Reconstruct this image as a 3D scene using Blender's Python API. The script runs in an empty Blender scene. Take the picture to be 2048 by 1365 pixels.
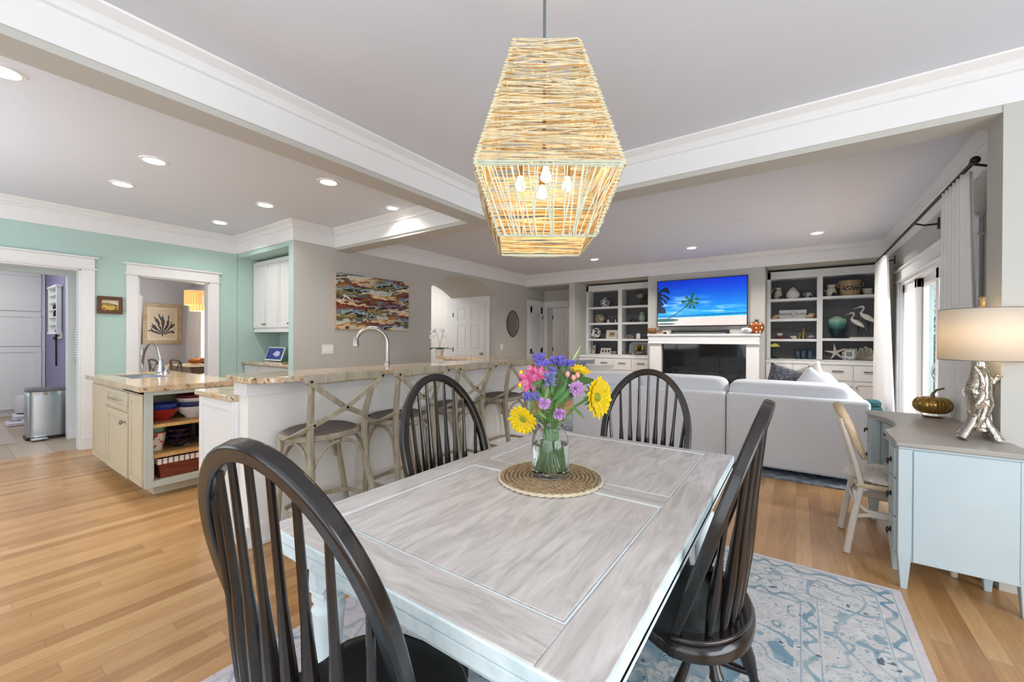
import bpy, bmesh, math, random
import numpy as np
from mathutils import Vector, Matrix
random.seed(7); RNG = np.random.default_rng(7)
SC = bpy.context.scene; COL = SC.collection
PI = math.pi
# ------------------------------------------------------------------ camera
F, YAW, PITCH, ROLL, H = 821.8, .6072, -.0039, .0047, 1.34
cy_, sy_, cp_, sp_ = math.cos(YAW), math.sin(YAW), math.cos(PITCH), math.sin(PITCH)
FWD = Vector((-sy_*cp_, cy_*cp_, sp_)); RT = Vector((cy_, sy_, 0)); UP = RT.cross(FWD)
CR = RT*math.cos(ROLL)+UP*math.sin(ROLL); CU = -RT*math.sin(ROLL)+UP*math.cos(ROLL)
CO = Vector((0, 0, H))
cam = bpy.data.cameras.new('camera'); cam.sensor_width = 36; cam.lens = F/2048*36; cam.clip_start = .02
camo = bpy.data.objects.new('camera', cam); COL.objects.link(camo)
camo.matrix_world = Matrix(((CR.x, CU.x, -FWD.x, 0), (CR.y, CU.y, -FWD.y, 0), (CR.z, CU.z, -FWD.z, H), (0, 0, 0, 1)))
SC.camera = camo
def ray(x, y): return FWD+CR*((x-1024)/F)-CU*((y-682.5)/F)
def PZ(x, y, z): d = ray(x, y); return CO+d*((z-H)/d.z)      # point of the room a photo pixel shows, on a known plane
def PX(x, y, X): d = ray(x, y); return CO+d*(X/d.x)
def PY(x, y, Y): d = ray(x, y); return CO+d*(Y/d.y)
# ------------------------------------------------------------------ light and exposure
w = bpy.data.worlds.new('world'); SC.world = w; w.use_nodes = True
bg = w.node_tree.nodes['Background']; bg.inputs[0].default_value = (.80, .90, 1, 1); bg.inputs[1].default_value = 1.0
SC.view_settings.view_transform = 'Standard'; SC.view_settings.look = 'None'
SC.view_settings.exposure = -0.04; SC.view_settings.gamma = 1
def area(name, loc, rot, sx, sy, power, col=(1, 1, 1), spread=PI):
    l = bpy.data.lights.new(name, 'AREA'); l.shape = 'RECTANGLE'; l.size = sx; l.size_y = sy; l.energy = power; l.color = col; l.spread = spread
    o = bpy.data.objects.new(name, l); COL.objects.link(o); o.location = loc; o.rotation_euler = rot; return o
# daylight entering through the windows behind the photographer and the glass doors, plus fill lamps
area('daylight_dining_windows', (0.2, -1.95, 1.45), (PI/2, 0, 0), 4.2, 2.1, 58, (.90, .95, 1))
area('daylight_kitchen_windows', (-5.0, -1.95, 1.6), (PI/2, 0, 0), 3.2, 1.7, 40, (.95, .98, 1))
area('uplight_fill_dining', (.3, -1.1, 1.3), (PI, 0, 0), 1.6, 1.2, 42, (.93, .96, 1))  # added upward fill to brighten the dining ceiling, no fixture of the room
area('uplight_fill_kitchen', (-4.9, -1.1, 1.3), (PI, 0, 0), 1.6, 1.2, 34, (.93, .96, 1))  # same kind of added fill, lifting the kitchen ceiling
area('daylight_side_window', (2.85, .6, 1.4), (PI/2, 0, PI/2), 3.0, 1.9, 115, (.90, .95, 1))
area('daylight_glass_doors', (3.2, 5.9, 3.9), (math.radians(52), 0, PI/2), 3.4, 2.4, 1500, (.93, .97, 1))
area('laundry_ceiling_light', (-9.3, .1, 2.8), (0, 0, 0), 1.4, 1.2, 30, (1, .98, .90))
area('daylight_breakfast_room', (-11.0, 4.4, 1.5), (PI/2, 0, PI), 2.6, 1.8, 150, (.97, .98, 1))
area('stair_hall_ceiling_light', (-8.2, 5.6, 3.6), (0, 0, 0), 1.4, 1.4, 30, (1, 1, 1))
area('back_hall_ceiling_light', (-4.75, 8.75, 2.8), (0, 0, 0), .5, .4, 14, (1, 1, 1))
area('arch_hall_fill', (-7.05, 5.9, 2.75), (0, math.radians(25), 0), .6, .8, 26, (1, 1, 1))  # unseen fill added to brighten the door inside the arch

# ------------------------------------------------------------------ materials
def lin(c):
    if isinstance(c, str): c = tuple(int(c[i:i+2], 16) for i in (0, 2, 4))
    if max(c) > 1.001 or isinstance(c[0], int): c = tuple(v/255 for v in c)
    return tuple(v/12.92 if v <= .04045 else ((v+.055)/1.055)**2.4 for v in c[:3])
MATS = {}
def nd(nt, t, **k):
    n = nt.nodes.new(t)
    for a, b in k.items(): setattr(n, a, b)
    return n
def base(name):
    m = bpy.data.materials.new(name); m.use_nodes = True; nt = m.node_tree
    return m, nt, nt.nodes['Principled BSDF']
def mat(name, col, rough=.5, metal=0, var=.06, scale=12, bump=0, bscale=60, spec=None, trans=0, coat=0, stretch=None, emit=None, es=1, alpha=None, sheen=0, sss=0):
    """procedural paint / fabric / metal: base colour with a gentle noise, optional bump"""
    if name in MATS: return MATS[name]
    m, nt, p = base(name); c = lin(col)
    tc = nd(nt, 'ShaderNodeTexCoord'); mp = nd(nt, 'ShaderNodeMapping'); nt.links.new(tc.outputs['Object'], mp.inputs[0])
    if stretch: mp.inputs['Scale'].default_value = stretch
    nz = nd(nt, 'ShaderNodeTexNoise'); nz.inputs['Scale'].default_value = scale; nz.inputs['Detail'].default_value = 4
    nt.links.new(mp.outputs[0], nz.inputs[0])
    mx = nd(nt, 'ShaderNodeMix', data_type='RGBA'); nt.links.new(nz.outputs['Fac'], mx.inputs[0])
    mx.inputs[6].default_value = (*[max(0, v*(1-var*2)) for v in c], 1); mx.inputs[7].default_value = (*[min(1, v*(1+var*1.6)) for v in c], 1)
    nt.links.new(mx.outputs[2], p.inputs['Base Color'])
    p.inputs['Roughness'].default_value = rough; p.inputs['Metallic'].default_value = metal
    if spec is not None: p.inputs['Specular IOR Level'].default_value = spec
    p.inputs['Transmission Weight'].default_value = trans; p.inputs['Coat Weight'].default_value = coat
    if sheen: p.inputs['Sheen Weight'].default_value = sheen
    if bump:
        b = nd(nt, 'ShaderNodeBump'); b.inputs['Strength'].default_value = bump; b.inputs['Distance'].default_value = .01
        n2 = nd(nt, 'ShaderNodeTexNoise'); n2.inputs['Scale'].default_value = bscale; n2.inputs['Detail'].default_value = 3
        nt.links.new(mp.outputs[0], n2.inputs[0]); nt.links.new(n2.outputs['Fac'], b.inputs['Height']); nt.links.new(b.outputs[0], p.inputs['Normal'])
    if emit: p.inputs['Emission Color'].default_value = (*lin(emit), 1); p.inputs['Emission Strength'].default_value = es
    if alpha is not None: p.inputs['Alpha'].default_value = alpha
    MATS[name] = m; return m
def math_(nt, op, a, b=None, c=None):
    n = nd(nt, 'ShaderNodeMath', operation=op)
    for i, v in enumerate((a, b, c)):
        if v is None: continue
        if isinstance(v, (int, float)): n.inputs[i].default_value = v
        else: nt.links.new(v, n.inputs[i])
    return n.outputs[0]
def ramp(nt, fac, stops):
    r = nd(nt, 'ShaderNodeValToRGB'); nt.links.new(fac, r.inputs[0]); e = r.color_ramp.elements
    e[0].position, e[0].color = stops[0][0], (*lin(stops[0][1]), 1); e[1].position, e[1].color = stops[-1][0], (*lin(stops[-1][1]), 1)
    for p_, c_ in stops[1:-1]: q = e.new(p_); q.color = (*lin(c_), 1)
    return r.outputs[0]
def wood_floor(name='oak_boards', cols=((0, '94673e'), (.35, 'af8352'), (.7, 'c19766'), (1, 'd5b084')), bw=.083, bl=1.15, rough=.28, along='Y'):
    m, nt, p = base(name); tc = nd(nt, 'ShaderNodeTexCoord'); sp = nd(nt, 'ShaderNodeSeparateXYZ'); nt.links.new(tc.outputs['Object'], sp.inputs[0])
    x, y = (sp.outputs[0], sp.outputs[1]) if along == 'Y' else (sp.outputs[1], sp.outputs[0])
    rx = math_(nt, 'DIVIDE', x, bw); row = math_(nt, 'FLOOR', rx); fx = math_(nt, 'FRACT', rx)
    w1 = nd(nt, 'ShaderNodeTexWhiteNoise', noise_dimensions='1D'); nt.links.new(row, w1.inputs['W'])
    yy = math_(nt, 'ADD', math_(nt, 'DIVIDE', y, bl), math_(nt, 'MULTIPLY', w1.outputs[0], 7.3)); seg = math_(nt, 'FLOOR', yy); fy = math_(nt, 'FRACT', yy)
    cmb = nd(nt, 'ShaderNodeCombineXYZ'); nt.links.new(row, cmb.inputs[0]); nt.links.new(seg, cmb.inputs[1])
    w2 = nd(nt, 'ShaderNodeTexWhiteNoise', noise_dimensions='3D'); nt.links.new(cmb.outputs[0], w2.inputs[0])
    g = nd(nt, 'ShaderNodeTexNoise'); g.inputs['Scale'].default_value = 5; g.inputs['Detail'].default_value = 6; g.inputs['Roughness'].default_value = .65
    gm = nd(nt, 'ShaderNodeCombineXYZ'); nt.links.new(math_(nt, 'MULTIPLY', x, 9), gm.inputs[0]); nt.links.new(math_(nt, 'MULTIPLY', y, .9), gm.inputs[1]); nt.links.new(math_(nt, 'MULTIPLY', w2.outputs[0], 9), gm.inputs[2]); nt.links.new(gm.outputs[0], g.inputs[0])
    fac = math_(nt, 'ADD', math_(nt, 'MULTIPLY', w2.outputs[0], .55), math_(nt, 'MULTIPLY', math_(nt, 'SUBTRACT', g.outputs['Fac'], .28), .8))
    col = ramp(nt, fac, cols)
    ex = math_(nt, 'LESS_THAN', math_(nt, 'MINIMUM', fx, math_(nt, 'SUBTRACT', 1, fx)), .012)
    ey = math_(nt, 'LESS_THAN', math_(nt, 'MINIMUM', fy, math_(nt, 'SUBTRACT', 1, fy)), .0012)
    e = math_(nt, 'MULTIPLY', math_(nt, 'MAXIMUM', ex, ey), .55)
    mx = nd(nt, 'ShaderNodeMix', data_type='RGBA'); nt.links.new(e, mx.inputs[0]); nt.links.new(col, mx.inputs[6]); mx.inputs[7].default_value = (*lin('7a5228'), 1)
    nt.links.new(mx.outputs[2], p.inputs['Base Color']); p.inputs['Roughness'].default_value = rough
    b = nd(nt, 'ShaderNodeBump'); b.inputs['Strength'].default_value = .08; nt.links.new(g.outputs['Fac'], b.inputs['Height']); nt.links.new(b.outputs[0], p.inputs['Normal'])
    return m
def granite():
    m, nt, p = base('granite'); tc = nd(nt, 'ShaderNodeTexCoord')
    n1 = nd(nt, 'ShaderNodeTexNoise'); n1.inputs['Scale'].default_value = 5; n1.inputs['Detail'].default_value = 8; n1.inputs['Roughness'].default_value = .7; nt.links.new(tc.outputs['Object'], n1.inputs[0])
    c1 = ramp(nt, n1.outputs['Fac'], ((.3, '8f7355'), (.45, 'c9ab84'), (.55, 'd9c3a2'), (.7, 'b3a595')))
    n2 = nd(nt, 'ShaderNodeTexNoise'); n2.inputs['Scale'].default_value = 45; n2.inputs['Detail'].default_value = 5; nt.links.new(tc.outputs['Object'], n2.inputs[0])
    f = math_(nt, 'GREATER_THAN', n2.outputs['Fac'], .615)
    mx = nd(nt, 'ShaderNodeMix', data_type='RGBA'); nt.links.new(math_(nt, 'MULTIPLY', f, .8), mx.inputs[0]); nt.links.new(c1, mx.inputs[6]); mx.inputs[7].default_value = (*lin('3a3836'), 1)
    n3 = nd(nt, 'ShaderNodeTexNoise'); n3.inputs['Scale'].default_value = 28; nt.links.new(tc.outputs['Object'], n3.inputs[0])
    f3 = math_(nt, 'GREATER_THAN', n3.outputs['Fac'], .62)
    m3 = nd(nt, 'ShaderNodeMix', data_type='RGBA'); nt.links.new(math_(nt, 'MULTIPLY', f3, .6), m3.inputs[0]); nt.links.new(mx.outputs[2], m3.inputs[6]); m3.inputs[7].default_value = (*lin('9aa5ad'), 1)
    nt.links.new(m3.outputs[2], p.inputs['Base Color']); p.inputs['Roughness'].default_value = .09
    MATS['granite'] = m; return m
def grain(name, c0, c1, c2, rough=.45, stretch=(1, 1, 1), scale=6, bump=.1, dist=1.2, coat=0):
    """streaky wood: noise stretched along the grain"""
    if name in MATS: return MATS[name]
    m, nt, p = base(name); tc = nd(nt, 'ShaderNodeTexCoord'); mp = nd(nt, 'ShaderNodeMapping'); mp.inputs['Scale'].default_value = stretch; nt.links.new(tc.outputs['Object'], mp.inputs[0])
    n = nd(nt, 'ShaderNodeTexNoise'); n.inputs['Scale'].default_value = scale; n.inputs['Detail'].default_value = 7; n.inputs['Roughness'].default_value = .62; n.inputs['Distortion'].default_value = dist
    nt.links.new(mp.outputs[0], n.inputs[0]); c = ramp(nt, n.outputs['Fac'], ((.25, c0), (.5, c1), (.72, c2)))
    nt.links.new(c, p.inputs['Base Color']); p.inputs['Roughness'].default_value = rough; p.inputs['Coat Weight'].default_value = coat
    b = nd(nt, 'ShaderNodeBump'); b.inputs['Strength'].default_value = bump; b.inputs['Distance'].default_value = .01; nt.links.new(n.outputs['Fac'], b.inputs['Height']); nt.links.new(b.outputs[0], p.inputs['Normal'])
    MATS[name] = m; return m
def vcol(name, rough=.6, emit=0, coat=0):
    """shows the picture stored on the mesh (print, painting, screen, woven rug)"""
    if name in MATS: return MATS[name]
    m, nt, p = base(name); a = nd(nt, 'ShaderNodeVertexColor', layer_name='Col'); nt.links.new(a.outputs[0], p.inputs['Base Color'])
    p.inputs['Roughness'].default_value = rough; p.inputs['Coat Weight'].default_value = coat
    if emit:
        nt.links.new(a.outputs[0], p.inputs['Emission Color']); p.inputs['Emission Strength'].default_value = emit
        mx = nd(nt, 'ShaderNodeMix', data_type='RGBA'); mx.inputs[0].default_value = .9; nt.links.new(a.outputs[0], mx.inputs[6]); mx.inputs[7].default_value = (0, 0, 0, 1); nt.links.new(mx.outputs[2], p.inputs['Base Color'])
    MATS[name] = m; return m
def stripes(name, c1, c2, axis=2, freq=40, duty=.5, rough=.6):
    if name in MATS: return MATS[name]
    m, nt, p = base(name); tc = nd(nt, 'ShaderNodeTexCoord'); sp = nd(nt, 'ShaderNodeSeparateXYZ'); nt.links.new(tc.outputs['Object'], sp.inputs[0])
    f = math_(nt, 'LESS_THAN', math_(nt, 'FRACT', math_(nt, 'MULTIPLY', sp.outputs[axis], freq)), duty)
    mx = nd(nt, 'ShaderNodeMix', data_type='RGBA'); nt.links.new(f, mx.inputs[0]); mx.inputs[6].default_value = (*lin(c1), 1); mx.inputs[7].default_value = (*lin(c2), 1)
    nt.links.new(mx.outputs[2], p.inputs['Base Color']); p.inputs['Roughness'].default_value = rough
    MATS[name] = m; return m
def speckle(name, c1, c2, scale=30, thr=.55, rough=.3, coat=0):
    if name in MATS: return MATS[name]
    m, nt, p = base(name); tc = nd(nt, 'ShaderNodeTexCoord'); n = nd(nt, 'ShaderNodeTexNoise'); n.inputs['Scale'].default_value = scale; n.inputs['Detail'].default_value = 2; nt.links.new(tc.outputs['Object'], n.inputs[0])
    f = math_(nt, 'GREATER_THAN', n.outputs['Fac'], thr)
    mx = nd(nt, 'ShaderNodeMix', data_type='RGBA'); nt.links.new(f, mx.inputs[0]); mx.inputs[6].default_value = (*lin(c1), 1); mx.inputs[7].default_value = (*lin(c2), 1)
    nt.links.new(mx.outputs[2], p.inputs['Base Color']); p.inputs['Roughness'].default_value = rough; p.inputs['Coat Weight'].default_value = coat
    MATS[name] = m; return m
def glass(name='clear_glass', col=(1, 1, 1), rough=0, ior=1.45):
    if name in MATS: return MATS[name]
    m, nt, p = base(name); p.inputs['Base Color'].default_value = (*col, 1); p.inputs['Transmission Weight'].default_value = 1; p.inputs['Roughness'].default_value = rough; p.inputs['IOR'].default_value = ior
    MATS[name] = m; return m
WHITE = mat('white_trim_paint', 'e6e6e6', .35, var=.01); CEIL = mat('ceiling_paint', 'd8dce5', .8, var=.01)
BEIGE = mat('greige_wall_paint', 'bdbcb6', .7, var=.012); MINT = mat('mint_wall_paint', 'b0cbc4', .65, var=.015)
GREY = mat('pale_grey_wall_paint', 'c6c6cb', .7, var=.012); PURPLE = mat('purple_wall_paint', '837da0', .7, var=.02)
SHIP = mat('charcoal_shiplap_paint', '55565a', .6, var=.05); KNEE = mat('oat_wall_paint', 'eae8e3', .7, var=.012)
OAK = wood_floor(); GRAN = granite(); STEEL = mat('brushed_steel', 'b8bcc0', .25, 1, var=.04); CHROME = mat('chrome', 'd8dadd', .08, 1, var=0)
NICKEL = mat('satin_nickel', 'a9a7a2', .3, 1, var=.03); IRON = mat('dark_iron', '2a2724', .45, .6); BLACK = mat('black_plastic', '121214', .4)
ESP = grain('espresso_wood', '070504', '120c09', '231914', .25, (1, 1, .25), 9, .05, coat=.3)
DRIFT = grain('grey_washed_oak', '857a66', 'a09580', 'b7ad98', .5, (1, 1, .2), 14, .15)
TTOP = grain('whitewashed_tabletop', 'a7a3a0', 'c7c3c0', 'dad7d4', .42, (7, 1.0, 1), 3.2, .12, 1.8)
TTOPX = grain('whitewashed_tabletop_cross', 'a4a09d', 'c4c0bd', 'd8d5d2', .42, (1.0, 7, 1), 3.2, .12, 1.8)
TBLUE = grain('pale_blue_whitewash', 'b9cdd2', 'd4e2e5', 'e4edee', .5, (1, 1, 1), 9, .2)
LINEN = mat('light_linen', 'dfe1e5', .9, var=.04, scale=90, bump=.35, bscale=16, sheen=.2)
DESKP = mat('grey_blue_furniture_paint', 'b9c8cd', .45, var=.04, scale=5); DESKT = mat('taupe_desktop_paint', 'a39e98', .35, var=.05, scale=4)
CREAM = mat('cream_island_paint', 'cbc0a6', .4, var=.015); SILV = mat('hammered_silver', 'c9c2b6', .12, 1, var=.1, scale=18, bump=.6, bscale=28)
GREEN = mat('leaf_green', '4c7a3c', .5, var=.2, scale=20); STEMG = mat('stem_green', '6f9a55', .5, var=.15, scale=20)

def pane_glass():
    m = bpy.data.materials.new('window_pane'); m.use_nodes = True; nt = m.node_tree; nt.nodes.clear()
    o = nd(nt, 'ShaderNodeOutputMaterial'); mx = nd(nt, 'ShaderNodeMixShader'); tr = nd(nt, 'ShaderNodeBsdfTransparent'); gl = nd(nt, 'ShaderNodeBsdfGlossy'); gl.inputs['Roughness'].default_value = 0
    lw = nd(nt, 'ShaderNodeLayerWeight'); nt.links.new(math_(nt, 'MULTIPLY', math_(nt, 'POWER', lw.outputs['Facing'], 5), .4), mx.inputs[0]); nt.links.new(tr.outputs[0], mx.inputs[1]); nt.links.new(gl.outputs[0], mx.inputs[2]); nt.links.new(mx.outputs[0], o.inputs[0]); return m
PANE = pane_glass()

# ------------------------------------------------------------------ mesh builder
class MB:
    def __init__(s): s.v = []; s.f = []
    def box(s, a, b):
        x0, x1 = sorted((a[0], b[0])); y0, y1 = sorted((a[1], b[1])); z0, z1 = sorted((a[2], b[2])); n = len(s.v)
        s.v += [(x0, y0, z0), (x1, y0, z0), (x1, y1, z0), (x0, y1, z0), (x0, y0, z1), (x1, y0, z1), (x1, y1, z1), (x0, y1, z1)]
        s.f += [tuple(n+i for i in q) for q in ((0, 3, 2, 1), (4, 5, 6, 7), (0, 1, 5, 4), (1, 2, 6, 5), (2, 3, 7, 6), (3, 0, 4, 7))]; return s
    def hexa(s, bot, top):
        n = len(s.v); k = len(bot); s.v += [tuple(p) for p in bot]+[tuple(p) for p in top]
        s.f += [tuple(range(n+k-1, n-1, -1)), tuple(range(n+k, n+2*k))]+[(n+i, n+(i+1) % k, n+k+(i+1) % k, n+k+i) for i in range(k)]; return s
    def prism(s, poly, a, b, axis='z'):
        """extrude a 2-D outline between a and b along an axis"""
        P = {'z': lambda p, t: (p[0], p[1], t), 'y': lambda p, t: (p[0], t, p[1]), 'x': lambda p, t: (t, p[0], p[1])}[axis]
        return s.hexa([P(p, a) for p in poly], [P(p, b) for p in poly])
    def lathe(s, prof, c=(0, 0, 0), n=24, axis=None, cap=True):
        """prof: list of (radius, height)"""
        c = Vector(c); ax = Vector(axis or (0, 0, 1)).normalized(); q = ax.to_track_quat('Z', 'Y'); b = len(s.v)
        for r, h in prof:
            for i in range(n):
                a = 2*PI*i/n; s.v.append(tuple(c+q @ Vector((r*math.cos(a), r*math.sin(a), h))))
        for j in range(len(prof)-1):
            for i in range(n): s.f.append((b+j*n+i, b+j*n+(i+1) % n, b+(j+1)*n+(i+1) % n, b+(j+1)*n+i))
        if cap: s.f.append(tuple(b+i for i in range(n-1, -1, -1))); s.f.append(tuple(b+(len(prof)-1)*n+i for i in range(n)))
        return s
    def cyl(s, a, b, r, r2=None, n=16):
        a, b = Vector(a), Vector(b); return s.lathe([(r, 0), (r if r2 is None else r2, (b-a).length)], a, n, (b-a) if (b-a).length else (0, 0, 1))
    def tube(s, pts, r, n=8, sec=None, closed=False, up=None):
        """sweep a round (or rectangular sec=(w,h)) section along a path"""
        P = [Vector(p) for p in pts]; k = len(P); rs = r if hasattr(r, '__len__') else [r]*k; b = len(s.v); prev = None
        if sec: n = 4
        for i in range(k):
            t = (P[(i+1) % k]-P[i-1]) if closed else (P[min(i+1, k-1)]-P[max(i-1, 0)])
            t.normalize()
            if up is not None: u = Vector(up)
            else: u = prev if prev is not None else (Vector((0, 0, 1)) if abs(t.z) < .9 else Vector((1, 0, 0)))
            u = (u-t*u.dot(t)).normalized(); v = t.cross(u); prev = u
            for j in range(n):
                if sec:
                    cx, cz = ((-1, -1), (1, -1), (1, 1), (-1, 1))[j]; s.v.append(tuple(P[i]+v*(cx*sec[0]/2*rs[i])+u*(cz*sec[1]/2*rs[i])))
                else: a = 2*PI*j/n; s.v.append(tuple(P[i]+(v*math.cos(a)+u*math.sin(a))*rs[i]))
        for i in range(k if closed else k-1):
            m = (i+1) % k
            for j in range(n): s.f.append((b+i*n+j, b+i*n+(j+1) % n, b+m*n+(j+1) % n, b+m*n+j))
        if not closed: s.f.append(tuple(b+j for j in range(n-1, -1, -1))); s.f.append(tuple(b+(k-1)*n+j for j in range(n)))
        return s
    def sph(s, c, r, n=12, sc=(1, 1, 1)):
        b = len(s.v); m = n//2+1
        for i in range(m+1):
            th = PI*i/m
            for j in range(n): a = 2*PI*j/n; s.v.append((c[0]+r*sc[0]*math.sin(th)*math.cos(a), c[1]+r*sc[1]*math.sin(th)*math.sin(a), c[2]-r*sc[2]*math.cos(th)))
        for i in range(m):
            for j in range(n): s.f.append((b+i*n+j, b+i*n+(j+1) % n, b+(i+1)*n+(j+1) % n, b+(i+1)*n+j))
        return s
    def grid(s, fn, nu, nv):
        b = len(s.v)
        for j in range(nv+1):
            for i in range(nu+1): s.v.append(tuple(fn(i/nu, j/nv)))
        for j in range(nv):
            for i in range(nu): a = b+j*(nu+1)+i; s.f.append((a, a+1, a+nu+2, a+nu+1))
        return s
    def build(s, name, m, parent=None, bevel=0, smooth=True, ang=35, solid=0, sub=0, seg=2):
        off = Vector((0, 0, 0))
        if parent is not None:
            q = parent
            while q is not None: off = off+q.location; q = q.parent
        me = bpy.data.meshes.new(name); me.from_pydata([(a-off.x, b-off.y, c-off.z) for a, b, c in s.v], [], s.f); me.materials.append(m)
        bm = bmesh.new(); bm.from_mesh(me); bmesh.ops.remove_doubles(bm, verts=bm.verts, dist=1e-6); bmesh.ops.recalc_face_normals(bm, faces=bm.faces); bm.to_mesh(me); bm.free()
        o = bpy.data.objects.new(name, me); COL.objects.link(o)
        if smooth:
            me.polygons.foreach_set('use_smooth', [True]*len(me.polygons)); me.set_sharp_from_angle(angle=math.radians(ang))
        if parent is not None: o.parent = parent
        if solid: d = o.modifiers.new('solid', 'SOLIDIFY'); d.thickness = solid; d.offset = 0
        if bevel: d = o.modifiers.new('bevel', 'BEVEL'); d.width = bevel; d.segments = seg; d.limit_method = 'ANGLE'
        if sub: d = o.modifiers.new('sub', 'SUBSURF'); d.levels = sub; d.render_levels = sub
        return o
def tag(o, label, cat, group=None, kind=None):
    o['label'] = label; o['category'] = cat
    if group: o['group'] = group
    if kind: o['kind'] = kind
    return o
def struct(name, mb, m, **k): o = mb.build(name, m, **k); o['kind'] = 'structure'; return o
def thing(name, loc, label, cat, group=None):
    o = bpy.data.objects.new(name, None); COL.objects.link(o); o.location = loc; o.empty_display_size = .05; tag(o, label, cat, group); return o
def copy_tree(o, parent=None):
    c = o.copy(); COL.objects.link(c); c.parent = parent
    for ch in o.children: copy_tree(ch, c)
    return c
def painted(name, fn, origin, ux, uy, nu, nv, m, parent=None):
    """flat sheet whose colour pattern fn(u, v) is stored on the mesh"""
    o_ = Vector(origin); ux, uy = Vector(ux), Vector(uy); mb = MB(); mb.grid(lambda a, b: o_+ux*a+uy*b, nu, nv)
    off = Vector((0, 0, 0)); q = parent
    while q is not None: off = off+q.location; q = q.parent
    me = bpy.data.meshes.new(name); me.from_pydata([(a-off.x, b-off.y, c-off.z) for a, b, c in mb.v], [], mb.f); me.materials.append(m)
    U, V = np.meshgrid(np.linspace(0, 1, nu+1), np.linspace(0, 1, nv+1)); C = fn(U, V)
    C = np.clip(C, 0, 1); C = np.where(C <= .04045, C/12.92, ((C+.055)/1.055)**2.4); C = np.concatenate([C, np.ones(C.shape[:2]+(1,))], -1)
    at = me.color_attributes.new('Col', 'FLOAT_COLOR', 'POINT'); at.data.foreach_set('color', C.reshape(-1).astype(np.float32))
    ob = bpy.data.objects.new(name, me); COL.objects.link(ob)
    if parent is not None: ob.parent = parent
    return ob
def text(name, body, size, origin, right, upv, m, parent, extrude=.0008):
    cu = bpy.data.curves.new(name, 'FONT'); cu.body = body; cu.size = size; cu.align_x = 'CENTER'; cu.align_y = 'CENTER'; cu.extrude = extrude; cu.materials.append(m)
    tmp = bpy.data.objects.new(name, cu); me = bpy.data.meshes.new_from_object(tmp); bpy.data.objects.remove(tmp); o = bpy.data.objects.new(name, me); COL.objects.link(o); r_, u_ = Vector(right).normalized(), Vector(upv).normalized(); n_ = r_.cross(u_)
    off = Vector(parent.location); p = Vector(origin)-off
    o.matrix_local = Matrix(((r_.x, u_.x, n_.x, p.x), (r_.y, u_.y, n_.y, p.y), (r_.z, u_.z, n_.z, p.z), (0, 0, 0, 1))); o.parent = parent; return o
def vnoise(U, V, fu, fv, seed=0, octv=3):
    out = 0; amp = 1; tot = 0
    for k in range(octv):
        r_ = np.random.default_rng(seed+k); g = r_.random((256, 256)); a = (U*fu) % 255; b = (V*fv) % 255
        i, j = np.floor(a).astype(int) % 255, np.floor(b).astype(int) % 255; x, y = a-np.floor(a), b-np.floor(b); x, y = x*x*(3-2*x), y*y*(3-2*y)
        out = out+amp*((g[j, i]*(1-x)+g[j, i+1]*x)*(1-y)+(g[j+1, i]*(1-x)+g[j+1, i+1]*x)*y); tot += amp; amp *= .5; fu *= 2; fv *= 2
    return out/tot
def rgb(*c): return np.array(c)/255
def mixc(C, mask, col): return C*(1-mask[..., None])+np.array(col)*mask[..., None]

# ------------------------------------------------------------------ setting: planes of the house
XW, XB, XR, XP = -6.99, -5.34, 1.14, .90       # kitchen wall, art wall, glass-door wall, pillar
YF, YBM0, YBM1 = 8.27, 3.32, 3.54              # fireplace wall, cross beam
ZC, ZT = 2.86, 2.61                            # ceiling, bottom of crown board
YB = -2.1
struct('floor', MB().box((-7.1, YB, -.1), (2.9, 10.4, 0)).box((-12.7, 1.3, -.1), (-7.1, 3.6, 0)).box((-12.7, 3.6, -.1), (-9.7, 4.1, 0)), OAK)
struct('ceiling', MB().box((-7.1, YB, ZC), (2.9, 10.4, ZC+.1)).box((-12.7, YB, ZC), (-7.1, 3.6, ZC+.1)).box((-12.7, 3.6, ZC), (-9.7, 4.1, ZC+.1)), CEIL)
# windows behind the photographer are openings in these walls
def wall_open(name, ax, pos0, pos1, a0, a1, z1, holes, m):
    """wall slab along axis with rectangular openings (a,b,zlo,zhi)"""
    mb = MB(); cur = a0
    def bx(u0, u1, zl, zh):
        if u1-u0 < 1e-4 or zh-zl < 1e-4: return
        if ax == 'x': mb.box((u0, pos0, zl), (u1, pos1, zh))
        else: mb.box((pos0, u0, zl), (pos1, u1, zh))
    for h0, h1, zl, zh in sorted(holes): bx(cur, h0, 0, z1); bx(h0, h1, 0, zl); bx(h0, h1, zh, z1); cur = h1
    bx(cur, a1, 0, z1); return struct(name, mb, m, smooth=False)
wall_open('wall_back', 'x', YB-.12, YB, -7.1, 2.9, ZC, [(-6.6, -3.4, .75, 2.45), (-1.9, 2.3, .4, 2.5)], BEIGE)
wall_open('wall_side_dining', 'y', 2.9, 3.02, YB, YBM1, ZC, [(-.9, 2.1, .45, 2.35)], BEIGE)
area_fix = None
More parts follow.
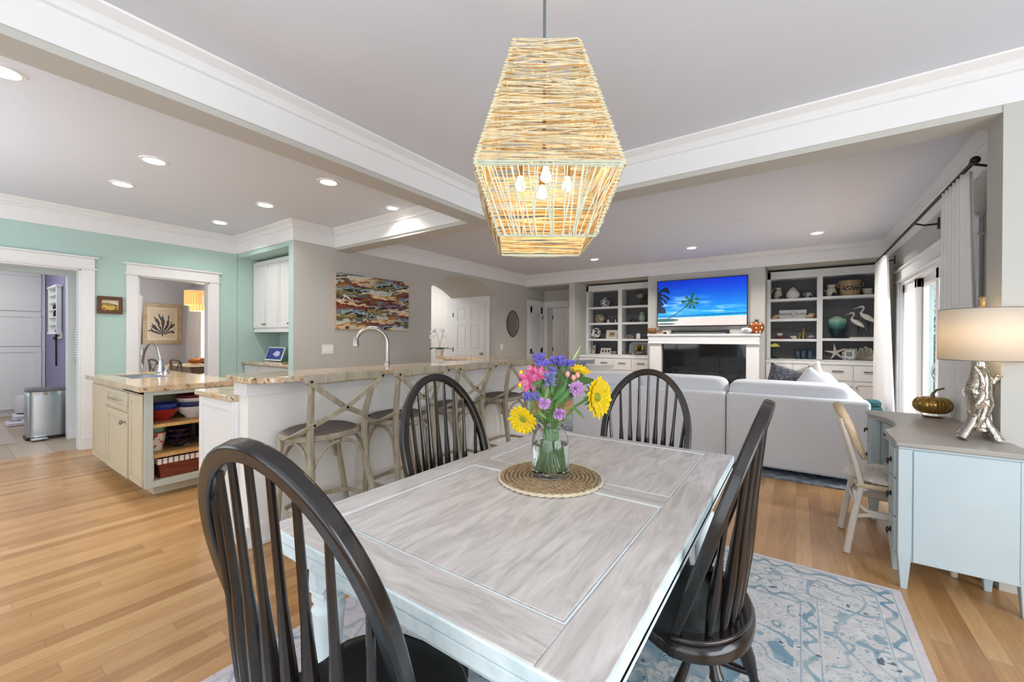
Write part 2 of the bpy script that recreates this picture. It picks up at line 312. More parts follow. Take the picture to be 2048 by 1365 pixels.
# kitchen wall with the two cased openings
O1 = (PX(0, 516, XW).y-1.0, 1.087+.0, 2.15); O2 = (1.60, 2.385, 2.14)
wall_open('wall_kitchen', 'y', XW-.14, XW, YB, 2.74, ZC, [(-.55, O1[1], 0, O1[2]), (O2[0], O2[1], 0, O2[2])], MINT)
def casing(n, y0, y1, zt, X, d=1):
    """craftsman door casing on a wall plane X (facing +X when d=1)"""
    wd = .115; mb = MB()
    mb.box((X, y0-wd, 0), (X+.022*d, y0, zt)); mb.box((X, y1, 0), (X+.022*d, y1+wd, zt))
    mb.box((X, y0-wd-.0, zt+.018), (X+.024*d, y1+wd+.0, zt+.135)); mb.box((X, y0-wd-.02, zt), (X+.034*d, y1+wd+.02, zt+.018)); mb.box((X, y0-wd-.03, zt+.135), (X+.045*d, y1+wd+.03, zt+.155))
    mb.box((X-.14*d, y0-.004, 0), (X, y0+.018, zt)); mb.box((X-.14*d, y1-.018, 0), (X, y1+.004, zt)); mb.box((X-.14*d, y0, zt-.018), (X, y1, zt+.004))
    mb.box((X, y0-wd-.006, 0), (X+.028*d, y0+.0, .15)); mb.box((X, y1, 0), (X+.028*d, y1+wd+.006, .15))
    return struct('trim_%d' % n, mb, WHITE, bevel=.003)
casing(1, -.55, O1[1], O1[2], XW); casing(2, O2[0], O2[1], O2[2], XW)
struct('baseboard_kitchen', MB().box((XW, O1[1]+.12, 0), (XW+.016, O2[0]-.12, .14)).box((XW, O2[1]+.12, 0), (XW+.016, 2.74, .14)), WHITE, bevel=.003)
# niche box with the small cabinets (wall between kitchen wall and art wall)
YN = 2.745; NX0, NX1 = -6.50, -5.46
for nm, q in (('wall_niche_top', ((XW, YN, 2.55), (XB-.12, YN+.62, ZC))), ('wall_niche_right', ((NX1, YN, 0), (XB-.12, YN+.74, 2.55))), ('wall_niche_back', ((XW-.14, YN+.62, 0), (NX1, YN+.74, ZC))), ('wall_niche_left', ((XW-.14, YN, 0), (XW, YN+.62, ZC))), ('wall_niche_corner', ((XB-.12, YN-.004, 0), (XB-.0, YN, ZC)))):
    struct(nm, MB().box(*q), MINT, smooth=False)
# art wall X = XB with arched passage
def arch_wall():
    y0, y1, zs, zt = 5.17, 7.07, 2.27, 2.565; yc = (y0+y1)/2; hw = (y1-y0)/2
    mb = MB(); N = 24; ys = [y0+(y1-y0)*i/N for i in range(N+1)]; R = (hw*hw+(zt-zs)**2)/(2*(zt-zs)); zz = [zs+math.sqrt(max(0, R*R-(y-yc)**2))-(R-(zt-zs)) for y in ys]
    mb.box((XB-.12, YN, 0), (XB, y0, ZC)); mb.box((XB-1.28, y0-.1, 0), (XB-.12, y0, ZC)); mb.box((XB-.12, y1, 0), (XB, 9.16, ZC))
    for i in range(N): mb.hexa([(XB-1.28, ys[i], zz[i]), (XB-1.28, ys[i+1], zz[i+1]), (XB, ys[i+1], zz[i+1]), (XB, ys[i], zz[i])], [(XB-1.28, ys[i], ZC), (XB-1.28, ys[i+1], ZC), (XB, ys[i+1], ZC), (XB, ys[i], ZC)])
    return struct('wall_art', mb, BEIGE, smooth=False)
arch_wall()
struct('baseboard_art', MB().box((XB, YN+.14, 0), (XB+.016, 5.17, .14)).box((XB, 7.03, 0), (XB+.016, 8.2, .14)), WHITE)
# hall beyond the arch: door wall, far wall, stair
YD = 7.07
struct('wall_hall', MB().box((-9.6, YD, 0), (XB-1.28, YD+.1, ZC)).box((-9.7, 3.6, 0), (-9.6, YD+.1, 3.8)).box((-9.6, 3.6, 0), (XB-.12, 3.7, 3.8)).box((-9.6, YD, ZC), (XB-1.28, YD+.1, 3.8)).box((XB-1.28, 3.7, ZC), (XB-1.2, YD, 3.8)).box((-9.7, 3.6, 3.8), (XB-1.2, YD+.1, 3.9)), KNEE, smooth=False)
struct('floor_hall', MB().box((-9.6, 3.6, -.1), (-7.1, 7.2, 0)), OAK)
a, b = PY(896, 597, YD), PY(980, 592, YD); dl, dr = PY(908, 612, YD).x, PY(971, 609, YD).x; dt = 2.15
struct('trim_3', MB().box((a.x, YD-.022, 0), (dl, YD, dt)).box((dr, YD-.022, 0), (b.x, YD, dt)).box((a.x, YD-.024, dt), (b.x, YD, 2.31)), WHITE, bevel=.003)
def panel_door(n, x0, x1, y, zt, axis='y', knob=1, m=None, louver=False):
    """six-panel door (or louvred) lying in a plane; returns root"""
    m = m or WHITE
    def B(mb, u0, u1, d0, d1, z0, z1):
        mb.box((u0, y+d0, z0), (u1, y+d1, z1)) if axis == 'y' else mb.box((y+d0, u0, z0), (y+d1, u1, z1))
    s = -1 if axis == 'y' else 1
    root = thing('door_%d' % n, ((x0+x1)/2, y, 0) if axis == 'y' else (y, (x0+x1)/2, 0), '', ''); del root['label']; del root['category']; root['kind'] = 'structure'
    w_ = x1-x0; mb = MB(); st = .115*w_/.8; cs = [x0, x0+st, x0+w_/2-st/2, x0+w_/2+st/2, x1-st, x1]
    if louver:
        B(mb, x0, cs[1], 0, .03*s, .01, zt); B(mb, cs[4], x1, 0, .03*s, .01, zt); B(mb, x0, x1, 0, .03*s, zt-.16, zt); B(mb, x0, x1, 0, .03*s, .01, .22); B(mb, x0, x1, 0, .03*s, 1.0, 1.12); B(mb, x0, x1, 0, .006*s, .01, zt)
        k = 0; z = .24
        while z < zt-.18:
            if not .97 < z < 1.12: B(mb, cs[1], cs[4], .006*s, .02*s, z, z+.018)
            z += .04
    else:
        B(mb, x0, x1, 0, .022*s, .01, zt)
        for c0, c1 in ((cs[0], cs[1]), (cs[2], cs[3]), (cs[4], cs[5])): B(mb, c0, c1, .022*s, .032*s, .01, zt)
        for z0, z1 in ((.01, .24), (.98, 1.1), (1.66, 1.76), (zt-.12, zt)): B(mb, x0, x1, .022*s, .0315*s, z0, z1)
        for c0, c1 in ((cs[1], cs[2]), (cs[3], cs[4])):
            for z0, z1 in ((.24, .98), (1.1, 1.66), (1.76, zt-.12)): B(mb, c0+.035, c1-.035, .022*s, .029*s, z0+.035, z1-.035)
    mb.build('door_panel', m, root, bevel=.002)
    kx = x1-.07 if knob > 0 else x0+.07; q = (kx, y+.032*s, 1.02) if axis == 'y' else (y+.032*s, kx, 1.02); ax = (0, s, 0) if axis == 'y' else (s, 0, 0)
    MB().lathe([(.03, 0), (.03, .008), (.012, .01), (.012, .035), (.028, .045), (.03, .06), (.018, .072)], q, 14, ax).build('door_knob', NICKEL, root)
    hx = x0+.004 if knob > 0 else x1-.004
    for hz in (.25, 1.1, 1.9): h = MB(); B(h, hx-.012, hx+.012, .02*s, .036*s, hz-.05, hz+.05); h.build('hinge', IRON, root)
    return root
panel_door(1, dl, dr, YD, dt)
struct('wall_arch_side', MB().box((XB-.12, YD, 0), (XB-1.28, YD+.1, ZC)), BEIGE, smooth=False)
# far wall (fireplace breast, recesses), back hallway at its left
NLX = PY(1149, 600, YF).x; WLX = PY(1138, 600, YF).x
YBK = PX(1172, 600, NLX).y                                            # face of the book shelves
NL1 = PY(1296, 600, YF).x; NR0 = PY(1530, 600, YF).x
for nm, q in (('wall_fireplace', ((NL1, YF, 0), (NR0, YBK+.4, ZC))), ('wall_recess_side', ((WLX, YF, 0), (NLX, YBK+.4, ZC))), ('wall_recess_left_top', ((NLX, YF, 2.63), (NL1, YBK+.4, ZC))), ('wall_recess_right_top', ((NR0, YF, 2.63), (XR, YBK+.4, ZC))), ('wall_recess_back', ((WLX, YBK+.4, 0), (XR, YBK+.46, ZC))), ('wall_hall_top', ((XB, YF, 2.58), (WLX, YBK+.4, ZC)))):
    struct(nm, MB().box(*q), BEIGE, smooth=False)
YH = 9.12
struct('wall_back_hall', MB().box((XB, YH, 0), (WLX+.1, YH+.1, ZC)), BEIGE, smooth=False)
# louvred closet door on the art wall plane and six-panel door in the hall's end wall
l0, l1 = PX(1054, 650, XB).y, PX(1087, 650, XB).y
struct('trim_4', MB().box((XB, l0, 0), (XB+.02, l0+.1, 2.17)).box((XB, l1-.1, 0), (XB+.02, l1, 2.17)).box((XB, l0, 2.15), (XB+.022, l1, 2.3)), WHITE, bevel=.003)
panel_door(2, l0+.1, l1-.1, XB, 2.15, axis='x', knob=-1, louver=True)
h0 = PY(1089, 606, YH).x; h1 = PY(1138, 606, YH).x
struct('trim_5', MB().box((h0, YH-.02, 0), (h0+.09, YH, 2.15)).box((h0, YH-.022, 2.15), (h1, YH, 2.3)), WHITE, bevel=.003)
panel_door(3, PY(1107, 606, YH).x, h1+.12, YH-.0, 2.13)
# glass-door wall and pillar
SD0, SD1, SDZ = 4.66, 7.62, 2.14
wall_open('wall_glass_doors', 'y', XR, XR+.16, YBM1, YBK+.4, ZC, [(SD0, SD1, 0, SDZ)], BEIGE)
struct('wall_pillar', MB().box((XP, YBM0-.005, 0), (2.9, YBM1, ZC)), BEIGE, smooth=False)
# beams
struct('ceiling_beam_cross', MB().box((XB, YBM0, 2.575), (XP+.05, YBM1, ZC)), BEIGE, smooth=False)
struct('ceiling_beam_long', MB().box((-2.875, YB, 2.575), (-2.665, YBM0, ZC)), BEIGE, smooth=False)
def crown(n, p0, p1, nrm, e0=0, e1=0):
    """frieze board, small ledge and sloped crown along a wall line; e0/e1: mitre offsets"""
    p0, p1, nn = Vector((*p0, 0)), Vector((*p1, 0)), Vector((*nrm, 0)); t = (p1-p0).normalized()
    prof = [(0, ZT), (.016, ZT), (.016, 2.765), (.034, 2.772), (.034, 2.79), (.022, 2.795), (.04, 2.82), (.085, 2.848), (.09, ZC-.001), (0, ZC-.001)]
    mb = MB(); a = [p0+nn*d+t*(-e0*d)+Vector((0, 0, z)) for d, z in prof]; b = [p1+nn*d+t*(e1*d)+Vector((0, 0, z)) for d, z in prof]
    mb.hexa(a, b); return struct('trim_%d' % n, mb, WHITE, ang=20)
crown(10, (XW, YB), (XW, YN), (1, 0), 0, -1); crown(11, (XW, YN), (XB, YN), (0, -1), -1, 1); crown(12, (XB, YN), (XB, YBM0), (1, 0), 1, -1)
crown(13, (XB, YBM0), (-2.875, YBM0), (0, -1), -1, -1); crown(14, (-2.875, YBM0), (-2.875, YB), (-1, 0), -1, 0)
crown(15, (-2.665, YB), (-2.665, YBM0), (1, 0), 0, -1); crown(16, (-2.665, YBM0), (2.9, YBM0), (0, -1), -1, 0)
crown(17, (XB, YBM1), (XB, YF), (1, 0), -1, -1); crown(18, (XB, YF), (XR, YF), (0, -1), -1, -1); crown(19, (XR, YF), (XR, YBM1), (-1, 0), -1, -1); crown(20, (XR, YBM1), (XB, YBM1), (0, 1), -1, -1)

# ------------------------------------------------------------------ recessed lights
LIT = mat('lit_lens', 'ffffff', .4, var=0, emit='fff6ea', es=14)
def can(x, y, label, r=.075, grp='recessed ceiling lights', power=7):
    p = PZ(x, y, ZC); t = thing('recessed_light', (p.x, p.y, ZC-.004), label, 'ceiling light', grp)
    MB().lathe([(r+.022, -.001), (r+.02, -.007), (r, -.009), (r-.004, -.003)], (p.x, p.y, ZC), 28, cap=False).build('trim_ring', WHITE, t)
    MB().lathe([(r, -.004), (r*.5, -.006), (.001, -.006)], (p.x, p.y, ZC), 28, cap=False).build('lens', LIT, t)
    l = bpy.data.lights.new('can_light', 'AREA'); l.shape = 'DISK'; l.size = .13; l.energy = power; l.color = (1, .95, .88); l.spread = 2.4
    o = bpy.data.objects.new('can_light', l); COL.objects.link(o); o.location = (p.x, p.y, ZC-.02)
can(3, 141, 'round recessed kitchen light cut by the left edge of the photo')
can(308, 321, 'largest fully visible recessed kitchen light, row nearest the camera'); can(245, 368, 'recessed kitchen light above the first doorway, left of the largest one')
can(657, 364, 'recessed kitchen light nearest the long white beam'); can(531, 410, 'middle recessed kitchen light of the far row, beside the small niche')
can(440, 445, 'recessed kitchen light closest to the mint wall corner'); can(785, 416, 'small recessed light near the beam corner above the bar', .06)
can(1189, 519, 'leftmost small recessed light over the living room', .07, power=26); can(1383, 496, 'recessed living room light above the television', .07, power=26); can(1634, 466, 'recessed living room light above the right bookcase', .07, power=26)
for x, y, lb in ((1483, 445, 'flat round ceiling speaker above the fireplace'), (1233, 480, 'flat round ceiling speaker left of the fireplace')):
    p = PZ(x, y, ZC); tag(MB().lathe([(.1, 0), (.1, -.004), (.085, -.008), (.001, -.008)], (p.x, p.y, ZC), 28).build('ceiling_speaker', CEIL), lb, 'speaker', 'ceiling speakers')

# ------------------------------------------------------------------ helpers for cabinets
def shaker(mb, face, ax, u0, u1, z0, z1, rail=.055, th=.02, sgn=-1):
    """door or drawer front in plane ax=face projecting to sgn; frame and recessed panel"""
    def B(a0, a1, c0, c1, d0, d1):
        if ax == 'y': mb.box((a0, face+d0*sgn, c0), (a1, face+d1*sgn, c1))
        else: mb.box((face+d0*sgn, a0, c0), (face+d1*sgn, a1, c1))
    B(u0+rail, u1-rail, z0+rail, z1-rail, 0, th*.45); B(u0, u1, z0, z0+rail, 0, th); B(u0, u1, z1-rail, z1, 0, th); B(u0, u0+rail, z0+rail, z1-rail, 0, th); B(u1-rail, u1, z0+rail, z1-rail, 0, th); return mb
# ------------------------------------------------------------------ rooms seen through the openings
XL = -7.87
struct('wall_passage', MB().box((XL, 1.20, 0), (XW-.14, 1.26, ZC)), MINT, smooth=False)
wall_open('wall_laundry_front', 'y', XL-.12, XL, YB, 1.26, ZC, [(-1.2, 1.10, 0, 2.15)], WHITE)
struct('trim_6', MB().box((XL, 1.10, 0), (XL+.02, 1.195, 2.15)).box((XL, -1.3, 2.15), (XL+.022, 1.2, 2.27)).box((XL, 1.10, 0), (XL+.026, 1.2, .14)).box((XL+.02, 1.186, 0), (XW-.14, 1.2, .14)), WHITE, bevel=.003)
struct('wall_laundry', MB().box((-12.7, 1.26, 0), (XL-.0, 1.33, ZC)), PURPLE, smooth=False)
struct('wall_laundry_back', MB().box((-11.2, YB, 0), (-11.1, 1.33, ZC)), GREY, smooth=False)
TILE = wood_floor('laundry_tile', ((0, '9a8878'), (.4, 'b09c89'), (.7, 'bda998'), (1, 'c9b8a8')), .3, .9, .4, 'X')
struct('floor_laundry', MB().box((-11.1, YB, -.1), (-7.1, 1.3, -.0)), TILE)
# tall white laundry cabinets
t = thing('laundry_cabinet', (-10.9, -.4, 0), 'tall white built-in cabinets with stacked framed doors behind the left doorway', 'cabinet')
MB().box((-11.08, -2.0, .1), (-10.9, 1.255, 2.5)).box((-11.08, -2.0, 0), (-10.94, 1.255, .1)).box((-11.08, -2.0, 2.5), (-10.92, 1.255, 2.855)).build('cabinet_body', WHITE, t, bevel=.004)
for y0, y1 in ((-1.9, -.4), (-.385, 1.205)):
    for z0, z1 in ((.12, 1.17), (1.185, 1.775), (1.79, 2.48)): shaker(MB(), -10.9, 'x', y0, y1, z0, z1, .09, .022, 1).build('cabinet_door', WHITE, t, bevel=.003)
# shelf box on the purple wall, cat feeder, bin, rug, towel
a, b = PY(109, 605, 1.26), PY(126, 665, 1.26)
t = thing('wall_shelf_unit', ((a.x+b.x)/2, 1.22, b.z), 'narrow white open shelf unit hung on the purple wall', 'shelf')
x0, x1, z0, z1 = a.x, b.x, b.z, PY(109, 580, 1.26).z
MB().box((x0, 1.19, z0), (x0+.03, 1.255, z1)).box((x1-.03, 1.19, z0), (x1, 1.255, z1)).box((x0-.02, 1.18, z1), (x1+.02, 1.255, z1+.03)).box((x0-.02, 1.18, z0-.03), (x1+.02, 1.255, z0)).build('frame', WHITE, t, bevel=.003)
MB().box((x0, 1.245, z0), (x1, 1.255, z1)).build('back_panel', mat('pale_blue_glass_paint', 'c4d3dc', .3), t)
for k in range(1, 6): MB().box((x0+.03, 1.195, z0+(z1-z0)*k/6), (x1-.03, 1.245, z0+(z1-z0)*k/6+.012)).build('shelf', WHITE, t)
for k, (u, hh) in enumerate(((.55, .1), (.7, .07), (.5, .08))):
    tag(MB().lathe([(.02, 0), (.023, .02), (.02, hh*.7), (.012, hh)], (x0+(x1-x0)*u, 1.218, z0+(z1-z0)*(2+k*.0+(k == 1))/6+.012+(0 if k < 2 else 0)+(.0 if k != 2 else (z1-z0)/6*1)), 10).build('dark_bottle', IRON), ['small dark bottle standing on the white wall shelf, lower one', 'small dark bottle on the white wall shelf, upper one', 'tiny dark jar beside the bottle on the white wall shelf'][k], 'bottle')
p = PY(122, 675, 1.255)
t = thing('coat_hooks', (p.x, 1.25, p.z), 'white rail with two dark hooks under the shelf on the purple wall', 'hooks')
MB().box((p.x-.12, 1.235, p.z-.02), (p.x+.14, 1.255, p.z+.05)).build('rail', WHITE, t)
for dx in (-.07, .05): MB().tube([(p.x+dx, 1.235, p.z+.03), (p.x+dx, 1.19, p.z-.0), (p.x+dx, 1.18, p.z-.03), (p.x+dx, 1.19, p.z-.045), (p.x+dx, 1.21, p.z-.03)], .006).build('hook', IRON, t)
q = PY(114, 680, 1.25); tag(MB().tube([(q.x, 1.24, q.z+.16), (q.x, 1.24, q.z-.1), (q.x+.01, 1.24, q.z-.42)], .011).build('dog_leash', IRON), 'dark leash hanging down the purple wall below the shelf', 'leash')
t = thing('trash_can', (-8.28, .98, 0), 'tall brushed steel step bin with black base beside the purple wall', 'trash can')
def rrect(cx, cy, hx, hy, r, n=5):
    o = []
    for sx, sy, a0 in ((1, 1, 0), (-1, 1, 90), (-1, -1, 180), (1, -1, 270)):
        for k in range(n+1): a = math.radians(a0+90*k/n); o.append((cx+sx*(hx-r)+r*math.cos(a), cy+sy*(hy-r)+r*math.sin(a)))
    return o
MB().prism(rrect(-8.28, .98, .17, .20, .06), .035, .58).build('bin_body', STEEL, t, ang=50)
MB().prism(rrect(-8.28, .98, .175, .205, .06), .58, .625).build('rim', CHROME, t); MB().prism(rrect(-8.28, .98, .172, .202, .06), .625, .665).build('lid', mat('bin_lid_grey', '6f6f76', .35), t, bevel=.01)
MB().prism(rrect(-8.28, .98, .18, .21, .06), 0, .04).build('base', BLACK, t); MB().box((-8.10, .80, .012), (-7.98, .95, .035)).build('pedal', STEEL, t, bevel=.008)
p = PZ(62, 838, 0)
t = thing('pet_feeder', (-10.08, 1.02, 0), 'round pale grey pet food dispenser on its tray by the white cabinets', 'pet feeder')
fx, fy = -10.08, 1.02
MB().box((fx-.16, fy-.2, .0), (fx+.16, fy+.2, .13)).build('base', mat('pale_grey_plastic', 'c9c6cf', .4), t, bevel=.03); MB().lathe([(.17, .15), (.185, .2), (.175, .38), (.16, .42), (.02, .43)], (fx, fy, 0), 26).build('hopper', mat('pale_grey_plastic', 'c9c6cf', .4), t); MB().lathe([(.16, .13), (.16, .16)], (fx, fy, 0), 22).build('collar', BLACK, t)
t = thing('pet_bowl_tray', (fx+.4, fy-.1, 0), 'low pale tray with two small bowls in front of the feeder', 'pet bowl')
MB().box((fx+.24, fy-.3, 0), (fx+.5, fy+.1, .07)).build('tray', mat('pale_grey_plastic', 'c9c6cf', .4), t, bevel=.025)
for k in (-.2, -.01): MB().lathe([(.045, .072), (.06, .08), (.062, .074)], (fx+.37, fy+k, 0), 16).build('bowl', STEEL, t)
tag(MB().box((-9.35, -1.0, .001), (-8.05, .70, .012)).build('laundry_rug', mat('beige_rug', 'b9aca2', .95, var=.1, scale=30, bump=.3)), 'worn beige rug on the laundry floor behind the left doorway', 'rug')
q = PY(157, 700, 1.19); tag(MB().grid(lambda u, v: (q.x-.09+.2*u, 1.165+.012*math.sin(u*14), q.z+.26-.42*v), 12, 6).build('striped_towel', stripes('mint_white_stripes', 'e8efee', '8fb7ab', 2, 30), solid=.01), 'mint and white striped towel hanging on the passage wall', 'towel')
tag(MB().box((q.x-.03, 1.17, q.z+.26), (q.x+.05, 1.199, q.z+.34)).build('towel_hook', WHITE), 'small white hook above the striped towel', 'hook')
# breakfast room
XG, YW = -12.6, 3.95
struct('wall_breakfast', MB().box((XG-.1, 1.33, 0), (XG, 4.07, ZC)).box((XG, 1.33, 0), (XW-.14, 1.4, ZC)).box((-9.74, 3.5, 0), (-9.7, 4.07, ZC)).box((-9.7, 3.5, 0), (XW-.14, 3.58, ZC)), GREY, smooth=False)
wall_open('wall_breakfast_window', 'x', YW, YW+.12, XG, -9.7, ZC, [(-12.2, -10.1, .55, 2.3)], GREY)
mb = MB(); x0, x1, z0, z1 = -12.2, -10.1, .55, 2.3
mb.box((x0-.09, YW-.02, z0-.1), (x1+.09, YW, z0)).box((x0-.09, YW-.02, z1), (x1+.09, YW, z1+.1)).box((x0-.09, YW-.02, z0), (x0, YW, z1)).box((x1, YW-.02, z0), (x1+.09, YW, z1))
for k in range(9): x = x0+(x1-x0)*k/8; mb.box((x-.013, YW+.03, z0), (x+.013, YW+.06, z1))
for k in range(8): z = z0+(z1-z0)*k/7; mb.box((x0, YW+.03, z-.013), (x1, YW+.06, z+.013))
struct('window_1', mb, WHITE)
struct('window_2', MB().box((x0, YW+.044, z0), (x1, YW+.048, z1)), PANE)
a, b = PX(288.5, 606, XG), PX(363, 688, XG)
t = thing('coral_print', (XG, (a.y+b.y)/2, b.z), 'large square framed print of dark coral on the breakfast room wall', 'framed print')
ya, yb, za, zb = a.y-.04, b.y, b.z, a.z
mb = MB()
for q in (((XG+.001, ya, za), (XG+.04, yb, za+.09)), ((XG+.001, ya, zb-.09), (XG+.04, yb, zb)), ((XG+.001, ya, za+.09), (XG+.04, ya+.09, zb-.09)), ((XG+.001, yb-.09, za+.09), (XG+.04, yb, zb-.09))): mb.box(*q)
mb.build('frame', grain('pale_ash_frame', 'a8926f', 'c0ab88', 'd3c2a2', .5, (1, 1, 1), 8, .05), t, bevel=.004)
def coral(U, V):
    C = np.ones(U.shape+(3,))*rgb(222, 208, 182); x, y = (U-.5), V-.18; r = np.hypot(x/.44, y/.6); th = np.arctan2(x, y+.02)
    n = vnoise(U, V, 9, 9, 3)-.5; s_ = np.sin(th*15+n*5+r*2)+.35*np.sin(th*37+n*9+r*8); m = (r < .97+.12*np.sin(th*23)) & (np.abs(th) < 1.45) & (s_ > -.62+r*.62) & (y > -.01)
    m |= (np.abs(x) < .02) & (V > .12) & (V < .3)
    e = (U < .06) | (U > .94) | (V < .05) | (V > .95); C = mixc(C, e.astype(float), rgb(236, 226, 206)); return mixc(C, m.astype(float), rgb(48, 52, 56))
painted('print', coral, (XG+.012, ya+.09, za+.09), (0, yb-ya-.18, 0), (0, 0, zb-za-.18), 150, 150, vcol('printed_sheet', .5), t)
SHEER = mat('white_curtain_cloth', 'ececec', .85, var=.03, scale=6, sheen=.2)
def drape(name, fn, label, group=None, nu=80, nv=30):
    """hanging cloth: fn(u, v) -> point; given thickness"""
    return tag(MB().grid(fn, nu, nv).build(name, SHEER, solid=.004, ang=180), label, 'curtain', group)
drape('sheer_curtain', lambda u, v: (-12.5+.95*u*(1-.10*v), YW-.14+.035*math.sin(u*PI*14)*(1-.3*v), 2.36-2.3*v), 'white curtain with folds left of the breakfast room window grid')
drape('sheer_curtain', lambda u, v: (XG+.10+.03*math.sin(u*PI*8), a.y-.60+.56*u-.10*v*u, 2.36-2.3*v), 'white curtain left of the coral print in the breakfast room')
p = PY(360, 573, YW-.14)
t = thing('curtain_rod', (-11.2, YW-.14, 2.38), 'dark curtain rod with ball finial over the breakfast room window', 'curtain rod')
MB().cyl((-12.5, YW-.14, 2.375), (-9.9, YW-.14, 2.375), .012).build('rod', IRON, t); MB().sph((-12.53, YW-.14, 2.375), .04).build('finial', IRON, t)
# breakfast table, chairs, pumpkins, lamp
LW = grain('light_ash_wood', '9c856a', 'b59d80', 'c9b496', .5, (1, 1, 1), 8, .05)
t = thing('breakfast_table', (-10.5, 3.35, 0), 'pale wooden table in the breakfast room beyond the second doorway', 'table')
MB().box((-11.2, 3.02, .73), (-9.85, 3.72, .765)).build('tabletop', LW, t, bevel=.006); MB().box((-11.15, 3.07, .62), (-9.9, 3.67, .73)).build('apron', LW, t)
for x in (-11.1, -9.95):
    for y in (3.12, 3.62): MB().box((x-.035, y-.035, 0), (x+.035, y+.035, .62)).build('leg', LW, t, bevel=.006)
TAUPE = grain('taupe_washed_wood', '6f6356', '8b7d6d', 'a39684', .5, (1, 1, 1), 10, .08)
def bk_chair():
    t = thing('cross_back_chair', (0, 0, 0), '', 'chair', 'chairs at the breakfast table')
    MB().prism(rrect(0, .02, .21, .2, .08), .44, .475).build('seat', TAUPE, t)
    for sx in (-1, 1):
        MB().tube([(sx*.2, -.24, 0), (sx*.19, -.2, .45), (sx*.195, -.23, .75), (sx*.17, -.25, .88)], .017).build('leg', TAUPE, t); MB().tube([(sx*.19, .2, 0), (sx*.18, .17, .44)], .017).build('leg', TAUPE, t)
    MB().tube([(-.19, -.235, .84), (-.15, -.26, .9), (0, -.275, .915), (.15, -.26, .9), (.19, -.235, .84)], .022, sec=None).build('top_rail', TAUPE, t)
    for sx in (-1, 1): MB().tube([(sx*.16, -.25, .87), (0, -.25, .68), (-sx*.17, -.21, .5)], 1, sec=(.03, .008), up=(0, 1, 0)).build('cross_strap', TAUPE, t)
    return t
c0 = bk_chair(); c0.location = (-9.93, 3.06, 0); c0.rotation_euler.z = .15
c0['label'] = 'cross-back wooden chair seen directly above the island, rightmost at the breakfast table'
for x, y, rz, lb in ((-10.36, 2.84, .1, 'cross-back wooden chair in the middle of the three at the breakfast table'), (-10.74, 2.62, -.3, 'cross-back chair half hidden behind the island faucet')):
    c = copy_tree(c0); c.location = (x, y, 0); c.rotation_euler.z = rz; c['label'] = lb
PUMP = mat('orange_pumpkin_skin', 'b56a24', .45, var=.15, scale=9)
def pumpkin(name, c, r, h, m, label, cat='pumpkin', stem=None, stemh=.03, lobes=9, depth=.12, n=54, curl=.5, group=None):
    t = thing(name, c, label, cat, group); mb = MB(); b = 0; K = 14
    for j in range(K+1):
        th = PI*j/K
        for i in range(n):
            a = 2*PI*i/n; lb = 1-depth*(1-abs(math.cos(a*lobes/2)))*math.sin(th); rr = r*math.sin(th)*lb+.0005; z = h/2-h/2*math.cos(th)*(1-.28*math.exp(-(math.sin(th)*2.2)**2))
            mb.v.append((c[0]+rr*math.cos(a), c[1]+rr*math.sin(a), c[2]+z))
    for j in range(K):
        for i in range(n): mb.f.append((j*n+i, j*n+(i+1) % n, (j+1)*n+(i+1) % n, (j+1)*n+i))
    mb.build('body', m, t, ang=180)
    z = c[2]+h*.84; s = stemh; MB().tube([(c[0], c[1], z), (c[0], c[1], z+s*.6), (c[0]+s*curl*.5, c[1]+s*curl*.3, z+s*1.1), (c[0]+s*curl*1.4, c[1]+s*curl*.8, z+s*1.35)], [s*.3, s*.18, s*.16, s*.14]).build('stem', stem or GREEN, t); return t
pumpkin('pumpkin', (-10.72, 3.42, .766), .15, .15, PUMP, 'orange pumpkin on the breakfast table, front one'); pumpkin('pumpkin', (-10.40, 3.50, .766), .14, .17, PUMP, 'orange pumpkin on the breakfast table, hidden partly by the door casing')
p = PY(400, 600, 2.75)
t = thing('capiz_chandelier', (-10.45, 3.42, 1.75), 'two-tiered amber shell chandelier lit in the breakfast room', 'chandelier')
AMB = mat('amber_shell', 'e8c28c', .4, var=.25, scale=30, emit='ffb865', es=.9)
cx, cy, cz = -10.45, 3.42, 2.03
for rr, z0, z1 in ((.29, cz, cz+.30), (.2, cz-.12, cz)):
    mb = MB()
    for k in range(40 if rr > .25 else 26): a = 2*PI*k/(40 if rr > .25 else 26); q = Vector((cx+rr*math.cos(a), cy+rr*math.sin(a), 0)); tt = Vector((-math.sin(a), math.cos(a), 0))*.019; nn = Vector((math.cos(a), math.sin(a), 0))*.002; mb.hexa([q-tt-nn+Vector((0, 0, z0)), q+tt-nn+Vector((0, 0, z0)), q+tt+nn+Vector((0, 0, z0)), q-tt+nn+Vector((0, 0, z0))], [q-tt-nn+Vector((0, 0, z1)), q+tt-nn+Vector((0, 0, z1)), q+tt+nn+Vector((0, 0, z1)), q-tt+nn+Vector((0, 0, z1))])
    mb.build('shell_tier', AMB, t, smooth=False)
mb = MB().tube([(cx+.30*math.cos(2*PI*k/24), cy+.30*math.sin(2*PI*k/24), cz+.3) for k in range(24)], .006, closed=True).cyl((cx, cy, cz+.3), (cx, cy, ZC), .006).cyl((cx-.3, cy, cz+.3), (cx+.3, cy, cz+.3), .004)
mb.build('frame', CHROME, t)
l = bpy.data.lights.new('chandelier_bulb', 'POINT'); l.energy = 12; l.color = (1, .75, .45); l.shadow_soft_size = .1; o = bpy.data.objects.new('chandelier_bulb', l); COL.objects.link(o); o.location = (cx, cy, cz-.2)
